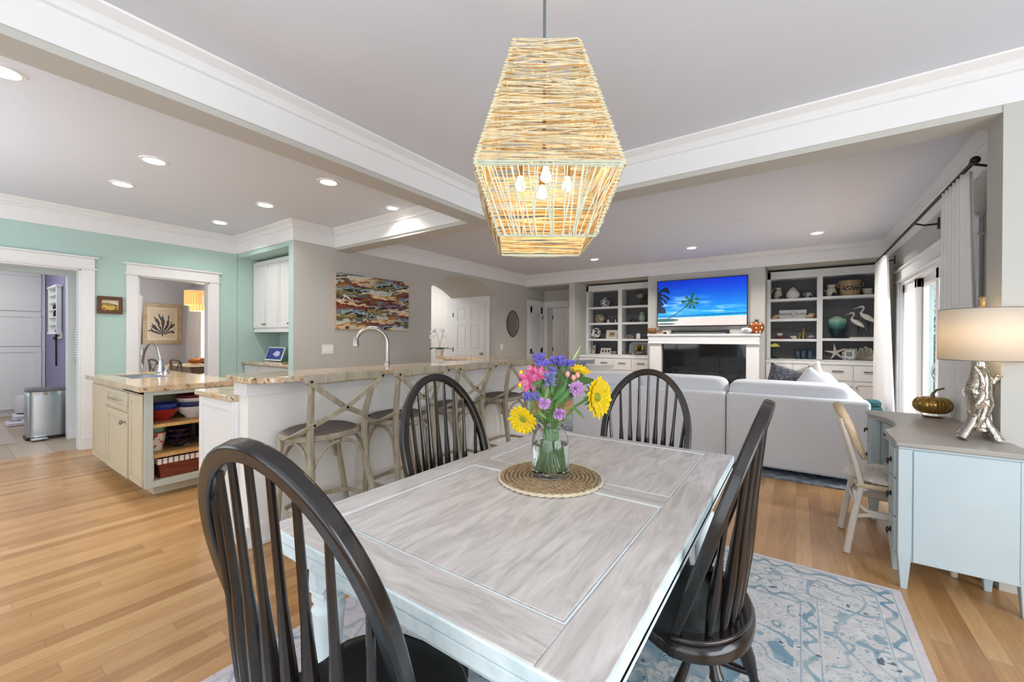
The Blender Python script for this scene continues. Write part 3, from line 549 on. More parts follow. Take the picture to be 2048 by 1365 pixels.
# stair beyond the arch
HR = grain('oak_handrail', '7a4f2a', '956437', 'a97a4a', .35, (1, 1, 1), 8, .05)
t = thing('staircase', (-8.0, 6.4, 0), 'white staircase with oak handrail and white balusters seen through the arch', 'staircase')
mb = MB(); N = 9
pts = [PX(862, 660-0, -7.3), PX(885, 625, -7.3)]
ys0, ys1 = 5.9, 8.0
for k in range(10): mb.box((-8.3, 5.0+.26*k, .0), (-7.42, 5.26+.26*k, .19*(k+1))) if 5.26+.26*k < 7.06 else None
mb.build('steps', WHITE, t, bevel=.004)
A = PX(863, 673, -7.4); Bq = PX(892, 655, -7.4)
mb = MB().prism([(5.0, 0), (7.05, 0), (7.05, 1.62), (5.0, .12)], -7.42, -7.39, 'x'); mb.build('stringer', WHITE, t)
def rz(y): return .12+(y-5.0)*.73+1.0
MB().tube([(-7.4, 5.0, rz(5.0)), (-7.4, 6.3, rz(6.3)), (-7.4, 6.62, rz(6.62)+.03), (-7.4, 6.78, rz(6.78)+.14), (-7.4, 6.84, rz(6.84)+.34), (-7.4, 6.9, rz(6.9)+.38), (-7.4, 7.05, rz(7.05)+.38)], 1, sec=(.05, .06)).build('handrail', HR, t)
k = 0
y = 5.06
while y < 7.04: MB().box((-7.412, y-.012, .12+(y-5)*.73-.03), (-7.388, y+.012, rz(y)-.02)).build('baluster', WHITE, t); y += .115
# ------------------------------------------------------------------ niche: wall cabinet, counter, tablet, small picture
x0, x1, yc = XW+.01, NX1-.005, 2.985
t = thing('wall_cabinet', ((x0+x1)/2, yc+.2, 1.43), 'white wall cabinet with brass knobs set in the mint niche', 'cabinet')
MB().box((x0, yc, 1.43), (x1, 3.36, 2.52)).box((x0-.0, yc-.012, 1.43), (x1, yc+.02, 1.475)).build('cabinet_body', WHITE, t, bevel=.003)
BRASS = mat('aged_brass', 'b08a52', .3, 1); n = 4; wd = (x1-x0)/n
for k in range(n):
    shaker(MB(), yc, 'y', x0+wd*k+.004, x0+wd*(k+1)-.004, 1.50, 2.50, .05, .02).build('cabinet_door', WHITE, t, bevel=.002)
for kx in (x0+wd-.03, x0+wd+.03, x0+3*wd-.03, x0+3*wd+.03): MB().lathe([(.006, 0), (.006, .015), (.014, .02), (.014, .03), (.004, .034)], (kx, yc-.02, 1.55), 12, (0, -1, 0)).build('knob', BRASS, t)
t = thing('base_cabinet', ((x0+x1)/2, 3.0, 0), 'white base cabinet below the granite top in the mint niche', 'cabinet')
MB().box((x0, 2.86, .1), (x1, 3.36, .945)).box((x0, 2.92, 0), (x1, 3.36, .1)).build('cabinet_body', WHITE, t)
for k in range(3): w3 = (x1-x0)/3; shaker(MB(), 2.86, 'y', x0+w3*k+.004, x0+w3*(k+1)-.004, .76, .93, .04, .018).build('drawer', WHITE, t, bevel=.002); shaker(MB(), 2.86, 'y', x0+w3*k+.004, x0+w3*(k+1)-.004, .12, .745, .055, .018).build('cabinet_door', WHITE, t, bevel=.002)
tag(MB().box((x0, 2.79, .946), (x1, 3.365, .985)).build('niche_worktop', GRAN, bevel=.008), 'short granite worktop in the mint niche under the white cabinet', 'worktop')
a = PZ(545, 716, .986); ty = 3.08; ta = PY(530, 712, ty); tb = PY(560, 697, ty)
t = thing('smart_display', ((ta.x+tb.x)/2, ty, .986), 'small white tablet display showing a blue picture on the niche worktop', 'tablet')
W_ = tb.x-ta.x+.04; X_ = ta.x-.02; z_ = .998
MB().hexa([(X_, ty, z_), (X_+W_, ty, z_), (X_+W_, ty+.012, z_), (X_, ty+.012, z_)], [(X_, ty+.07, z_+.21), (X_+W_, ty+.07, z_+.21), (X_+W_, ty+.082, z_+.205), (X_, ty+.082, z_+.205)]).build('bezel', mat('white_plastic', 'f0f0f0', .3), t, bevel=.002)
MB().lathe([(.05, 0), (.045, .02), (.02, .08)], (X_+W_/2, ty+.09, .987), 18).build('stand', mat('grey_plastic', '9a9a9a', .5), t)
def scr(U, V):
    C = np.ones(U.shape+(3,))*rgb(28, 52, 120); n = vnoise(U, V, 5, 4, 11); C = C+(n[..., None]-.5)*.25; m = ((U-.62)**2/.05+(V-.5)**2/.06 < 1) & (n > .45); return mixc(C, m.astype(float), rgb(178, 168, 200))
painted('screen', scr, (X_+.02, ty-.001+.006, z_+.02), (W_-.04, 0, 0), (0, .0567, .17), 40, 24, vcol('lit_screen_tablet', .2, 1.0), t)
a, b = PX(194, 592, XW), PX(244, 629, XW)
t = thing('landscape_painting', (XW, (a.y+b.y)/2, b.z), 'small brown framed landscape painting between the two doorways', 'painting')
mb = MB(); fw = .075
for q in (((XW+.001, a.y, b.z), (XW+.03, b.y, b.z+fw*.55)), ((XW+.001, a.y, a.z-fw*.55), (XW+.03, b.y, a.z)), ((XW+.001, a.y, b.z+fw*.55), (XW+.03, a.y+.035, a.z-fw*.55)), ((XW+.001, b.y-.035, b.z+fw*.55), (XW+.03, b.y, a.z-fw*.55))): mb.box(*q)
mb.build('frame', grain('walnut_frame', '3a2012', '5a331c', '6f4426', .4, (1, 1, 1), 10, .05), t, bevel=.003)
def land(U, V):
    C = np.ones(U.shape+(3,))*rgb(214, 196, 176); n = vnoise(U, V, 6, 6, 21)
    C = mixc(C, (V < .62+.1*np.sin(U*5)).astype(float), rgb(150, 130, 60)); C = mixc(C, (V < .45+.06*np.sin(U*9)).astype(float), rgb(206, 168, 82)); return mixc(C, ((n > .6) & (V < .6)).astype(float), rgb(96, 78, 34))
painted('canvas', land, (XW+.015, a.y+.035, b.z+fw*.55), (0, b.y-a.y-.07, 0), (0, 0, a.z-b.z-fw*1.1), 60, 44, vcol('printed_sheet', .5), t)

# ------------------------------------------------------------------ kitchen island
ix0, ix1, iy0, iy1 = -6.12, -4.40, 1.045, 1.70
t = thing('kitchen_island', ((ix0+ix1)/2, (iy0+iy1)/2, 0), 'cream painted kitchen island with open oak shelves at its near end', 'kitchen island')
GB = mat('grey_blue_cabinet_paint', 'b9bfb7', .4, var=.02); OAKS = grain('oak_shelf', 'a87f4a', 'c69a5e', 'd8b37a', .4, (1, 1, 1), 7, .05)
zb, zt_ = .095, .895; bx = ix1-.62
MB().box((ix0, iy0, zb), (bx, iy1, zt_)).box((ix0+.06, iy0+.085, 0), (ix1-.1, iy1-.05, zb)).box((bx, iy0, zb), (ix1, iy0+.045, zt_)).box((bx, iy1-.045, zb), (ix1, iy1, zt_)).box((bx, iy0, zb), (ix1, iy1, zb+.045)).box((bx, iy0, zt_-.03), (ix1, iy1, zt_)).build('island_body', CREAM, t, bevel=.003)
MB().box((ix1-.002, iy0, zb), (ix1+.018, iy0+.055, zt_)).box((ix1-.002, iy1-.055, zb), (ix1+.018, iy1, zt_)).box((ix1-.002, iy0+.055, zb), (ix1+.018, iy1-.055, zb+.05)).box((ix1-.002, iy0+.055, zt_-.035), (ix1+.018, iy1-.055, zt_)).build('face_frame', GB, t, bevel=.002)
for z in (.61, .355): MB().box((bx+.005, iy0+.046, z-.028), (ix1-.012, iy1-.046, z)).build('shelf', OAKS, t, bevel=.002)
xa, xb = PY(218, 775, iy0).x, PY(260, 820, iy0).x
shaker(MB(), iy0, 'y', xa, xb, .70, .86, .035).build('drawer', CREAM, t, bevel=.002)
dd = shaker(MB(), iy0, 'y', xa, xb, .11, .675, .06).build('cabinet_door', CREAM, t, bevel=.002)
MB().tube([(xa+.2, iy0-.02, .78), (xa+.2, iy0-.045, .78), ((xa+xb)/2, iy0-.05, .78), (xb-.2, iy0-.045, .78), (xb-.2, iy0-.02, .78)], .006).build('drawer_pull', NICKEL, t)
MB().lathe([(.008, 0), (.008, .018), (.02, .026), (.021, .038), (.006, .045)], (xb-.045, iy0-.02, .60), 14, (0, -1, 0)).build('knob', NICKEL, t)
shaker(MB(), iy0, 'y', ix0+.02, xa-.04, .11, .86, .06, .014).build('side_panel', CREAM, t, bevel=.002); shaker(MB(), iy0, 'y', xb+.03, ix1-.01, .11, .86, .055, .014).build('side_panel', CREAM, t, bevel=.002)
mb = MB(); cx0, cx1, cy0, cy1 = -6.26, -4.35, 1.005, 1.745; sx0, sx1, sy0, sy1 = -5.95, -5.3, 1.17, 1.47
for q in (((cx0, cy0), (cx1, sy0)), ((cx0, sy1), (cx1, cy1)), ((cx0, sy0), (sx0, sy1)), ((sx1, sy0), (cx1, sy1))): mb.box((*q[0], .896), (*q[1], .94))
tag(mb.build('island_worktop', GRAN, smooth=False), 'tan granite worktop on the cream kitchen island', 'worktop')
tag(MB().box((sx0+.005, sy0+.005, .90), (sx1-.005, sy0+.02, .935)).box((sx0+.005, sy1-.02, .9), (sx1-.005, sy1-.005, .935)).box((sx0+.005, sy0+.02, .9), (sx0+.02, sy1-.02, .935)).box((sx1-.02, sy0+.02, .9), (sx1-.005, sy1-.02, .935)).box((sx0+.005, sy0+.005, .8965), (sx1-.005, sy1-.005, .90)).build('island_sink', STEEL), 'undermount steel sink cut into the island worktop', 'sink')
def faucet(base, tip, top, label, r=.012, baseR=.03, wide=False):
    """gooseneck faucet: base point, spout tip, height of arc"""
    b, e = Vector(base), Vector(tip); t = thing('gooseneck_faucet', base, label, 'faucet')
    h = (Vector((e.x, e.y, 0))-Vector((b.x, b.y, 0))); L = h.length; d = h.normalized()
    MB().lathe([(baseR, 0), (baseR, .008), (baseR*.75, .02), (r*1.5, .14), (r*1.1, .16)], base, 20).build('faucet_body', CHROME if wide else NICKEL, t)
    zc = top-L/2; pts = [b+Vector((0, 0, .1)), b+Vector((0, 0, zc-b.z))]
    for k in range(1, 15): a = PI*k/14; pts.append(b+d*(L/2-L/2*math.cos(a))+Vector((0, 0, zc-b.z+L/2*math.sin(a))))
    pts.append(Vector((e.x, e.y, max(e.z+.05, zc-.02)))); MB().tube(pts, r, 12).build('spout', NICKEL, t)
    MB().lathe([(r*1.05, 0), (r*1.5, -.03), (r*1.7, -.085), (r*1.3, -.09)], (e.x, e.y, e.z+.08), 16).build('spray_head', NICKEL, t)
    MB().tube([b+Vector((0, 0, .07))+d.cross(Vector((0, 0, 1)))*(-.02), b+Vector((0, 0, .085))+d.cross(Vector((0, 0, 1)))*(-.06), b+Vector((0, 0, .13))+d.cross(Vector((0, 0, 1)))*(-.10)], [.01, .008, .006]).build('lever_handle', NICKEL, t); return t
fb = PZ(322, 747, .941); ft = PY(289, 705, fb.y); faucet((fb.x, fb.y, .941), (ft.x, fb.y-.02, 1.13), 1.275, 'slim chrome gooseneck faucet standing on the kitchen island', .013, .045, True)
for dx in (-.11, .11): tag(MB().lathe([(.025, 0), (.022, .02), (.012, .05), (.02, .075), (.03, .09), (.008, .1)], (fb.x+dx, fb.y+.02, .941), 14).build('tap_lever', CHROME), 'chrome tap handle on the island %s of the gooseneck faucet' % ('left' if dx < 0 else 'right'), 'tap')
# crockery on the island shelves
def bowl(name, x, y, z, r, h, m, label, cat='bowl', group=None, foot=.45):
    return tag(MB().lathe([(r*foot, 0), (r*foot, .008), (r*.78, h*.45), (r, h), (r*.95, h+.003), (r*.72, h*.5), (r*.3, .02), (.001, .018)], (x, y, z), 28).build(name, m, ang=60), label, cat, group)
gz = lambda n, c: mat(n, c, .12, coat=.5, var=.05)
xs = ix1-.22; z1 = .611
bowl('red_bowl', xs, iy0+.175, z1, .12, .10, gz('red_glaze', 'a52522'), 'red glazed bowl, bottom of the left stack on the upper island shelf')
bowl('blue_bowl', xs, iy0+.175, z1+.045, .118, .10, gz('blue_glaze', '2c4a9a'), 'blue glazed bowl nested in the red one on the island shelf')
bowl('white_ribbed_bowl', xs, iy0+.40, z1, .125, .10, gz('white_glaze', 'ece6e0'), 'white ribbed bowl at the bottom of the tallest island stack')
bowl('navy_bowl', xs, iy0+.40, z1+.045, .126, .10, gz('navy_glaze', '3c4178'), 'navy bowl above the white ribbed bowl on the island shelf')
bowl('spotted_bowl', xs, iy0+.40, z1+.09, .127, .09, speckle('white_red_spots', 'e9e4dd', 'a8483a', 22, .64, .2), 'white spotted bowl near the top of the tallest island stack')
bowl('dark_red_bowl', xs, iy0+.40, z1+.125, .122, .08, gz('dark_red_glaze', '7a2b3a'), 'dark red rimmed bowl on top of the tallest island stack')
bowl('white_plate', xs-.17, iy0+.53, z1, .07, .012, gz('white_glaze', 'ece6e0'), 'white plate at the right end of the upper island shelf', 'plate')
bowl('grey_blue_bowl', xs-.17, iy0+.53, z1+.013, .07, .10, gz('grey_blue_glaze', '7d93a4'), 'grey-blue bowl on the white plate on the island shelf')
z2 = .356
tag(MB().lathe([(.05, 0), (.072, .15), (.068, .15), (.046, .01), (.001, .008)], (xs, iy0+.13, z2), 24).build('flowered_cup', speckle('floral_print', 'f0e6d2', 'b8463e', 26, .6, .3)), 'flower patterned tumbler at the left of the middle island shelf', 'cup')
for k, (c, lb) in enumerate((('b5443f', 'red cup stacked in the flowered tumbler'), ('6fa28e', 'sea green cup above the red one, island shelf'), ('c9ddd8', 'pale mint cup on top of the stacked cups, island shelf'))): tag(MB().lathe([(.052, 0), (.07, .05), (.066, .05), (.001, .01)], (xs, iy0+.13, z2+.11+k*.035), 22).build('stacked_cup', mat('cup_glaze_%d' % k, c, .2)), lb, 'cup')
dk = speckle('plum_glaze', '14121c', '3c2546', 30, .58, .12, .5)
for k in range(3): bowl('dark_bowl', xs, iy0+.295, z2+k*.045, .09, .075, dk, ['glossy dark bowl, lowest of the left dark stack on the middle island shelf', 'glossy dark bowl, middle of the left dark stack on the island shelf', 'glossy dark bowl, topmost of the left dark stack on the island shelf'][k])
for k in range(3): bowl('dark_bowl', xs+.04, iy0+.505, z2+k*.045, .10, .075, dk, ['plum dark bowl at the bottom of the right stack, middle island shelf', 'plum dark bowl in the middle of the right stack, island shelf', 'plum dark bowl on top of the right stack, island shelf'][k])
tag(MB().lathe([(.06, 0), (.08, .02), (.085, .16), (.08, .165), (.001, .02)], (xs-.24, iy0+.38, z2), 22).build('green_canister', gz('teal_glaze', '2f5f5a')), 'teal round dish behind the dark bowls on the island shelf', 'dish')
t = thing('wicker_basket', (xs, iy0+.35, zb+.046), 'reddish brown wicker basket with striped cloth liner on the bottom island shelf', 'basket')
WICK = grain('red_brown_wicker', '3f160c', '7a2f18', 'a4502c', .5, (3, 1, 30), 6, .5)
bx0, bx1, by0, by1 = ix1-.42, ix1-.02, iy0+.095, iy1-.07; bz = zb+.046
mb = MB(); mb.hexa([(bx0+.02, by0+.02, bz), (bx1-.03, by0+.02, bz), (bx1-.03, by1-.02, bz), (bx0+.02, by1-.02, bz)], [(bx0+.02, by0+.02, bz+.01), (bx1-.03, by0+.02, bz+.01), (bx1-.03, by1-.02, bz+.01), (bx0+.02, by1-.02, bz+.01)])
for k in range(12):
    z = bz+.008+k*.0135; e = .03-.0022*k; mb.tube([(bx0+e, by0+e, z), (bx1-e, by0+e, z), (bx1-e, by1-e, z), (bx0+e, by1-e, z)], .0078, 6, closed=True)
mb.build('basket_body', WICK, t)
ST = stripes('ticking_stripe', 'e9d9cb', '6b6a6e', 1, 26, .3, .8)
mb = MB()
for (u0, v0, u1, v1) in ((bx0, by0, bx1, by0), (bx1, by0, bx1, by1), (bx1, by1, bx0, by1), (bx0, by1, bx0, by0)):
    mb.hexa([(u0, v0, bz+.125), (u1, v1, bz+.125), (u1-.004, v1+.004, bz+.125), (u0-.004, v0+.004, bz+.125)], [(u0, v0, bz+.17), (u1, v1, bz+.17), (u1-.004, v1+.004, bz+.172), (u0-.004, v0+.004, bz+.172)])
mb.build('liner', ST, t)
tag(MB().grid(lambda u, v: (bx0+.08+.22*u, by0+.08+.36*v, bz+.165+.05*math.sin(u*3.1)*math.sin(v*3)+.012*math.sin(u*12+v*7)), 14, 18).build('folded_cloth', stripes('grey_ticking', 'aab0b8', '5a5a62', 1, 30, .35, .85), solid=.012), 'grey striped cloth lying in the wicker basket', 'cloth')
tag(MB().box((ix1-.38, iy0+.055, zb+.046), (ix1-.03, iy0+.075, zb+.27)).build('tray', mat('white_plastic', 'f0f0f0', .3), bevel=.008), 'white tray standing on edge left of the wicker basket', 'tray')

# ------------------------------------------------------------------ breakfast bar
kx0, kx1, ky0, ky1 = -3.005, -2.87, 1.19, 4.55
struct('wall_bar', MB().box((kx0, ky0, 0), (kx1, ky1, 1.055)), KNEE, smooth=False)
struct('trim_21', MB().box((kx0-.02, ky0-.022, .97), (kx1+.022, ky1, 1.06)), WHITE, bevel=.003)
struct('baseboard_bar', MB().box((kx0-.0, ky0-.016, 0), (kx1+.016, ky1, .14)).box((kx0, ky0-.026, 0), (kx1+.026, ky1, .03)), WHITE, bevel=.003)
def arc(cx, cy, r, a0, a1, n=8): return [(cx+r*math.cos(math.radians(a0+(a1-a0)*k/n)), cy+r*math.sin(math.radians(a0+(a1-a0)*k/n))) for k in range(n+1)]
ret = PZ(818, 714, 1.10)
poly = arc(-3.0, 1.23, .11, 180, 270)+arc(-2.77, 1.27, .15, 270, 360)+arc(-2.72, 4.62, .1, 0, 90)+arc(-4.12, 4.5, .22, 90, 180)+arc(-4.12, 4.32, .18, 180, 270)+[(-3.11, 4.14)]
tag(MB().prism(poly, 1.062, 1.10).build('bar_countertop', GRAN, bevel=.006, ang=50), 'long raised granite bar top behind the four stools', 'worktop')
t = thing('bar_cabinet', (-3.3, 2.6, 0), 'white panelled base cabinet on the kitchen side of the bar', 'cabinet')
MB().box((-3.56, 1.165, .12), (-3.006, 4.5, .925)).box((-3.46, 1.175, 0), (-3.03, 4.5, .12)).box((-3.475, 1.16, 0), (-3.006, 1.176, .09)).box((-4.2, 4.3, 0), (-3.03, 4.5, 1.06)).build('cabinet_body', WHITE, t, bevel=.003)
shaker(MB(), 1.165, 'y', -3.56, -3.006, .13, .925, .06, .014).build('end_panel', WHITE, t, bevel=.002)
tag(MB().prism([(-3.60, 1.135), (-3.008, 1.135), (-3.008, 4.29), (-3.60, 4.29)], .926, .965).build('sink_worktop', GRAN, bevel=.006), 'lower granite worktop on the kitchen side of the bar', 'worktop')
faucet((-3.2, 2.53, .966), (-3.42, 2.34, 1.275), 1.44, 'tall brushed nickel gooseneck faucet rising behind the bar top', .019, .034)
def outlet(name, c, nrm, w_, h_, label, cat, n=1, m=None):
    """cover plate with its sockets or rocker switches; nrm one of 'x','y-'"""
    t = thing(name, c, label, cat); cx, cy, cz = c
    def B(mb, u0, u1, z0, z1, d0, d1):
        if nrm == 'x': mb.box((cx+d0, cy+u0, cz+z0), (cx+d1, cy+u1, cz+z1))
        else: mb.box((cx+u0, cy-d1, cz+z0), (cx+u1, cy-d0, cz+z1))
        return mb
    B(MB(), -w_/2, w_/2, -h_/2, h_/2, .0005, .006).build('cover_plate', mat('switch_plate_white', 'ebe9e4', .35, var=.01), t, bevel=.0015)
    for k in range(n):
        u = (k-(n-1)/2)*.046; B(MB(), u-.016, u+.016, -h_*.29, h_*.29, .006, .009).build('rocker' if cat == 'light switch' else 'socket', mat('switch_white', 'f4f3f0', .3, var=.01), t, bevel=.001)
    return t
a = PX(647, 786, kx1)
outlet('wall_outlet', (kx1, PX(649, 783, kx1).y, PX(649, 783, kx1).z), 'x', .09, .13, 'white outlet plate on the bar wall behind the first stool', 'outlet')
outlet('wall_outlet', (kx1, PX(962, 750, kx1).y, PX(962, 752, kx1).z-.03), 'x', .09, .13, 'white outlet plate on the bar wall seen above the third stool', 'outlet')
p = PX(655, 699, XB); outlet('light_switch', (XB, p.y, p.z), 'x', .17, .13, 'triple white light switch under the abstract painting, left of it', 'light switch', 3)
p = PX(1003, 694, XB); outlet('light_switch', (XB, p.y, p.z), 'x', .10, .14, 'white double light switch left of the oval mirror', 'light switch', 2)
# orchid on the bar return
p = PZ(879, 711, 1.101); ox, oy = p.x, p.y
t = thing('potted_orchid', (ox, oy, 1.101), 'white orchid with dark green leaves standing on the far end of the bar top', 'plant')
MB().lathe([(.05, 0), (.065, .06), (.07, .09), (.06, .09), (.05, .02), (.001, .02)], (ox, oy, 1.101), 20).build('pot', mat('cream_pot', 'd9cfc2', .4), t)
mb = MB()
for k in range(9):
    a = k*2.4; L = .13+.03*(k % 3); mb.grid(lambda u, v: (ox+math.cos(a)*L*u-math.sin(a)*(v-.5)*.05*math.sin(PI*min(1, u+.08)), oy+math.sin(a)*L*u+math.cos(a)*(v-.5)*.05*math.sin(PI*min(1, u+.08)), 1.17+.13*u-.11*u*u+.01*abs(v-.5)), 6, 2)
mb.build('leaf', mat('orchid_leaf', '2f5a28', .4, var=.2), t, solid=.003)
PW = mat('white_petal', 'f4f2f2', .6, var=.02)
for s_ in (-1, 1):
    st = [(ox+s_*.0, oy, 1.18), (ox+s_*.02, oy+.01, 1.32), (ox+s_*.05, oy, 1.42), (ox+s_*.10, oy-.01, 1.46)]; MB().tube(st, .003, 6).build('flower_stem', STEMG, t)
    for k in range(7):
        q = Vector(st[2]).lerp(Vector(st[3]), (k % 3)/2)+Vector((s_*.012*k-.03, .015*(k % 2), -.028*k+.05)); mb = MB()
        for j in range(5): aa = 2*PI*j/5+k; mb.sph(q+Vector((.02*math.cos(aa), .004, .02*math.sin(aa))), .015, 8, (1, .25, 1))
        mb.build('blossom', PW, t)
# abstract painting and oval mirror on the art wall
a, b = PX(672.5, 544.5, XB+.04), PX(817, 661, XB+.04); a2 = PX(672.5, 658, XB+.04)
t = thing('abstract_painting', (XB, (a.y+b.y)/2, b.z), 'wide unframed abstract painting of layered coloured waves on the greige wall', 'painting')
MB().box((XB+.001, a.y, a2.z), (XB+.04, b.y, a.z)).build('canvas_edge', mat('canvas_edge', 'c9a987', .8, var=.3, scale=20), t)
PAL = [rgb(*c) for c in ((120, 78, 38), (196, 178, 150), (142, 164, 168), (88, 98, 92), (168, 124, 52), (96, 34, 24), (30, 34, 48), (178, 190, 176), (214, 186, 150), (112, 116, 140), (150, 132, 74), (206, 206, 200), (126, 60, 40), (150, 166, 150), (92, 88, 60), (224, 200, 160))]
def waves(U, V):
    W1 = vnoise(U, V, 7, 3, 31, 5)-.5; t_ = V*1.0+W1*.32*.6+.02*np.sin(U*30+W1*20); k = np.floor(t_*26+vnoise(U, V, 5, 26, 41, 2)*3.2).astype(int)
    cell = np.floor(U*3.3+k*.61+vnoise(U, V, 3, 10, 51)*2).astype(int); idx = (k*7+cell*5) % 16; C = np.array(PAL)[idx]
    dark = (np.abs(V-.5) < .1) & (((k+cell) % 3) == 0); C = mixc(C, dark.astype(float), rgb(92, 32, 22)); return C*(.9+.2*vnoise(U, V, 90, 60, 61, 1))[..., None]
painted('picture', waves, (XB+.0405, a.y, a2.z), (0, b.y-a.y, 0), (0, 0, a.z-a2.z), 420, 260, vcol('printed_sheet', .5), t)
a, b, c, d = PX(1024.5, 622, XB), PX(1024.5, 674, XB), PX(1013, 648, XB), PX(1036.5, 648, XB)
my, mz, hy, hz = (c.y+d.y)/2, (a.z+b.z)/2, (d.y-c.y)/2, (a.z-b.z)/2
t = thing('oval_mirror', (XB, my, mz-hz), 'pointed oval mirror with thin brown frame on the greige wall', 'mirror')
out = [(my+hy*math.copysign(abs(math.cos(q))**1.25, math.cos(q)), mz+hz*math.sin(q)) for q in [2*PI*k/48 for k in range(48)]]
MB().prism([(my+(y-my)*.97, mz+(z-mz)*.97) for y, z in out], XB+.002, XB+.012, 'x').build('mirror_glass', mat('mirror_silver', 'e8e8ea', .02, 1, var=0), t, ang=20)
MB().tube([(XB+.013, y, z) for y, z in out], .011, 8, closed=True).build('frame', mat('bronze_frame', '5e5348', .4, .6), t)

# ------------------------------------------------------------------ bar stools
PAD = mat('brown_grey_woven_pad', '6b625e', .85, var=.15, scale=80, bump=.3, bscale=160)
def make_stool():
    t = thing('bar_stool', (0, 0, 0), '', 'bar stool', 'cross-back stools along the bar')
    for s in (-1, 1):
        MB().tube([(s*.29, -.24, 0), (s*.235, -.14, .25), (s*.20, -.085, .48), (s*.198, -.068, .70), (s*.203, -.078, .85), (s*.222, -.115, 1.0), (s*.236, -.145, 1.085)], [1, 1, 1.05, 1.05, 1, .9, .85], sec=(.036, .034), up=(0, 1, 0)).build('leg', DRIFT, t, bevel=.009, ang=50)
        MB().tube([(s*.272, .185, 0), (s*.225, .225, .42), (s*.20, .26, .70)], 1, sec=(.034, .034), up=(0, 1, 0)).build('leg', DRIFT, t, bevel=.009, ang=50)
    n = 40; ring = lambda rx, ry0, ry1, z, e=2.6: [(math.copysign(abs(math.cos(a))**(2/e), math.cos(a))*rx, (ry0 if math.sin(a) < 0 else ry1)*math.copysign(abs(math.sin(a))**(2/e), math.sin(a))+.12) for a in [2*PI*k/n for k in range(n)]]
    P = ring(.25, .205, .215, 0)
    MB().prism(P, .69, .728).build('seat_frame', DRIFT, t, bevel=.008, ang=50)
    Q = [(x*.87, (y-.12)*.87+.12) for x, y in P]; mb = MB(); mb.v = []
    for sc, z in ((1, .724), (.99, .738), (.9, .747), (.55, .752), (.001, .753)): mb.v += [(x*sc, (y-.12)*sc+.12, z) for x, y in Q]
    for j in range(4):
        for i in range(n): mb.f.append((j*n+i, j*n+(i+1) % n, (j+1)*n+(i+1) % n, (j+1)*n+i))
    mb.build('seat_pad', PAD, t, ang=60)
    # curved top rail
    pts = []; rs = []
    for k in range(13): u = -1+2*k/12; pts.append((u*.285, -.145-.045*(1-u*u), 1.088+.012*(1-u*u))); rs.append(1-.25*abs(u)**5)
    MB().tube(pts, rs, sec=(.062, .034), up=(0, 1, 0)).build('top_rail', DRIFT, t, bevel=.012, ang=50)
    for s in (-1, 1):
        st = MB().tube([(s*.262, -.175, 1.085), (s*.2, -.175, 1.03), (0, -.14-.012*s, .90), (-s*.165, -.115, .825), (-s*.222, -.085, .79), (-s*.262, .02, .735), (-s*.262, .09, .71)], 1, sec=(.034, .009), up=(0, 1, 0)).build('cross_strap', DRIFT, t, bevel=.002)
        for q in ((s*.262, -.184, 1.085), (-s*.2, -.118, .81)): MB().lathe([(.009, 0), (.008, .005), (.001, .007)], q, 10, (0, -1, 0)).build('rivet', IRON, st)
    MB().lathe([(.009, 0), (.008, .006), (.001, .008)], (0, -.16, .90), 10, (0, -1, 0)).build('rivet', IRON, t)
    # bentwood arches under the seat and foot ring
    for (ax, ay, bx_, by_) in ((-.20, -.085, .20, -.085), (-.20, .25, .20, .25), (-.205, -.07, -.205, .24), (.205, -.07, .205, .24)):
        for h in (0, 1):
            A = Vector((ax, ay, 0)) if h == 0 else Vector((bx_, by_, 0)); B = Vector((bx_, by_, 0)) if h == 0 else Vector((ax, ay, 0)); M_ = A.lerp(B, .48)
            pt = []
            for k in range(9): q = PI/2*k/8; pt.append(A.lerp(M_, .04+.96*math.sin(q))+Vector((0, 0, .50+.18*(1-math.cos(q)) if False else .50+.18*math.sin(q))) if False else A.lerp(M_, .03+.97*(1-math.cos(q)))+Vector((0, 0, .48+.195*math.sin(q))))
            MB().tube(pt, .0105, 8).build('arch_brace', DRIFT, t)
    rg = [(.245*math.copysign(abs(math.cos(a))**.62, math.cos(a)), .045+.185*math.copysign(abs(math.sin(a))**.62, math.sin(a)), .24) for a in [2*PI*k/44 for k in range(44)]]
    MB().tube(rg, 1, sec=(.012, .03), closed=True, up=(0, 0, 1)).build('foot_ring', DRIFT, t, bevel=.003)
    return t
st0 = make_stool(); LBS = ['cross-back bar stool nearest the camera, left end of the row at the bar', 'second cross-back bar stool from the left, half behind the dark chair', 'third cross-back bar stool, beside the flowers on their left', 'farthest cross-back bar stool, partly hidden by the flower bouquet']
for k, (y, rz) in enumerate(((1.557, .05), (2.21, .05), (2.855, .04), (3.62, .03))):
    s = st0 if k == 0 else copy_tree(st0); s.location = (-2.528, y, 0); s.rotation_euler.z = PI/2+rz; s['label'] = LBS[k]
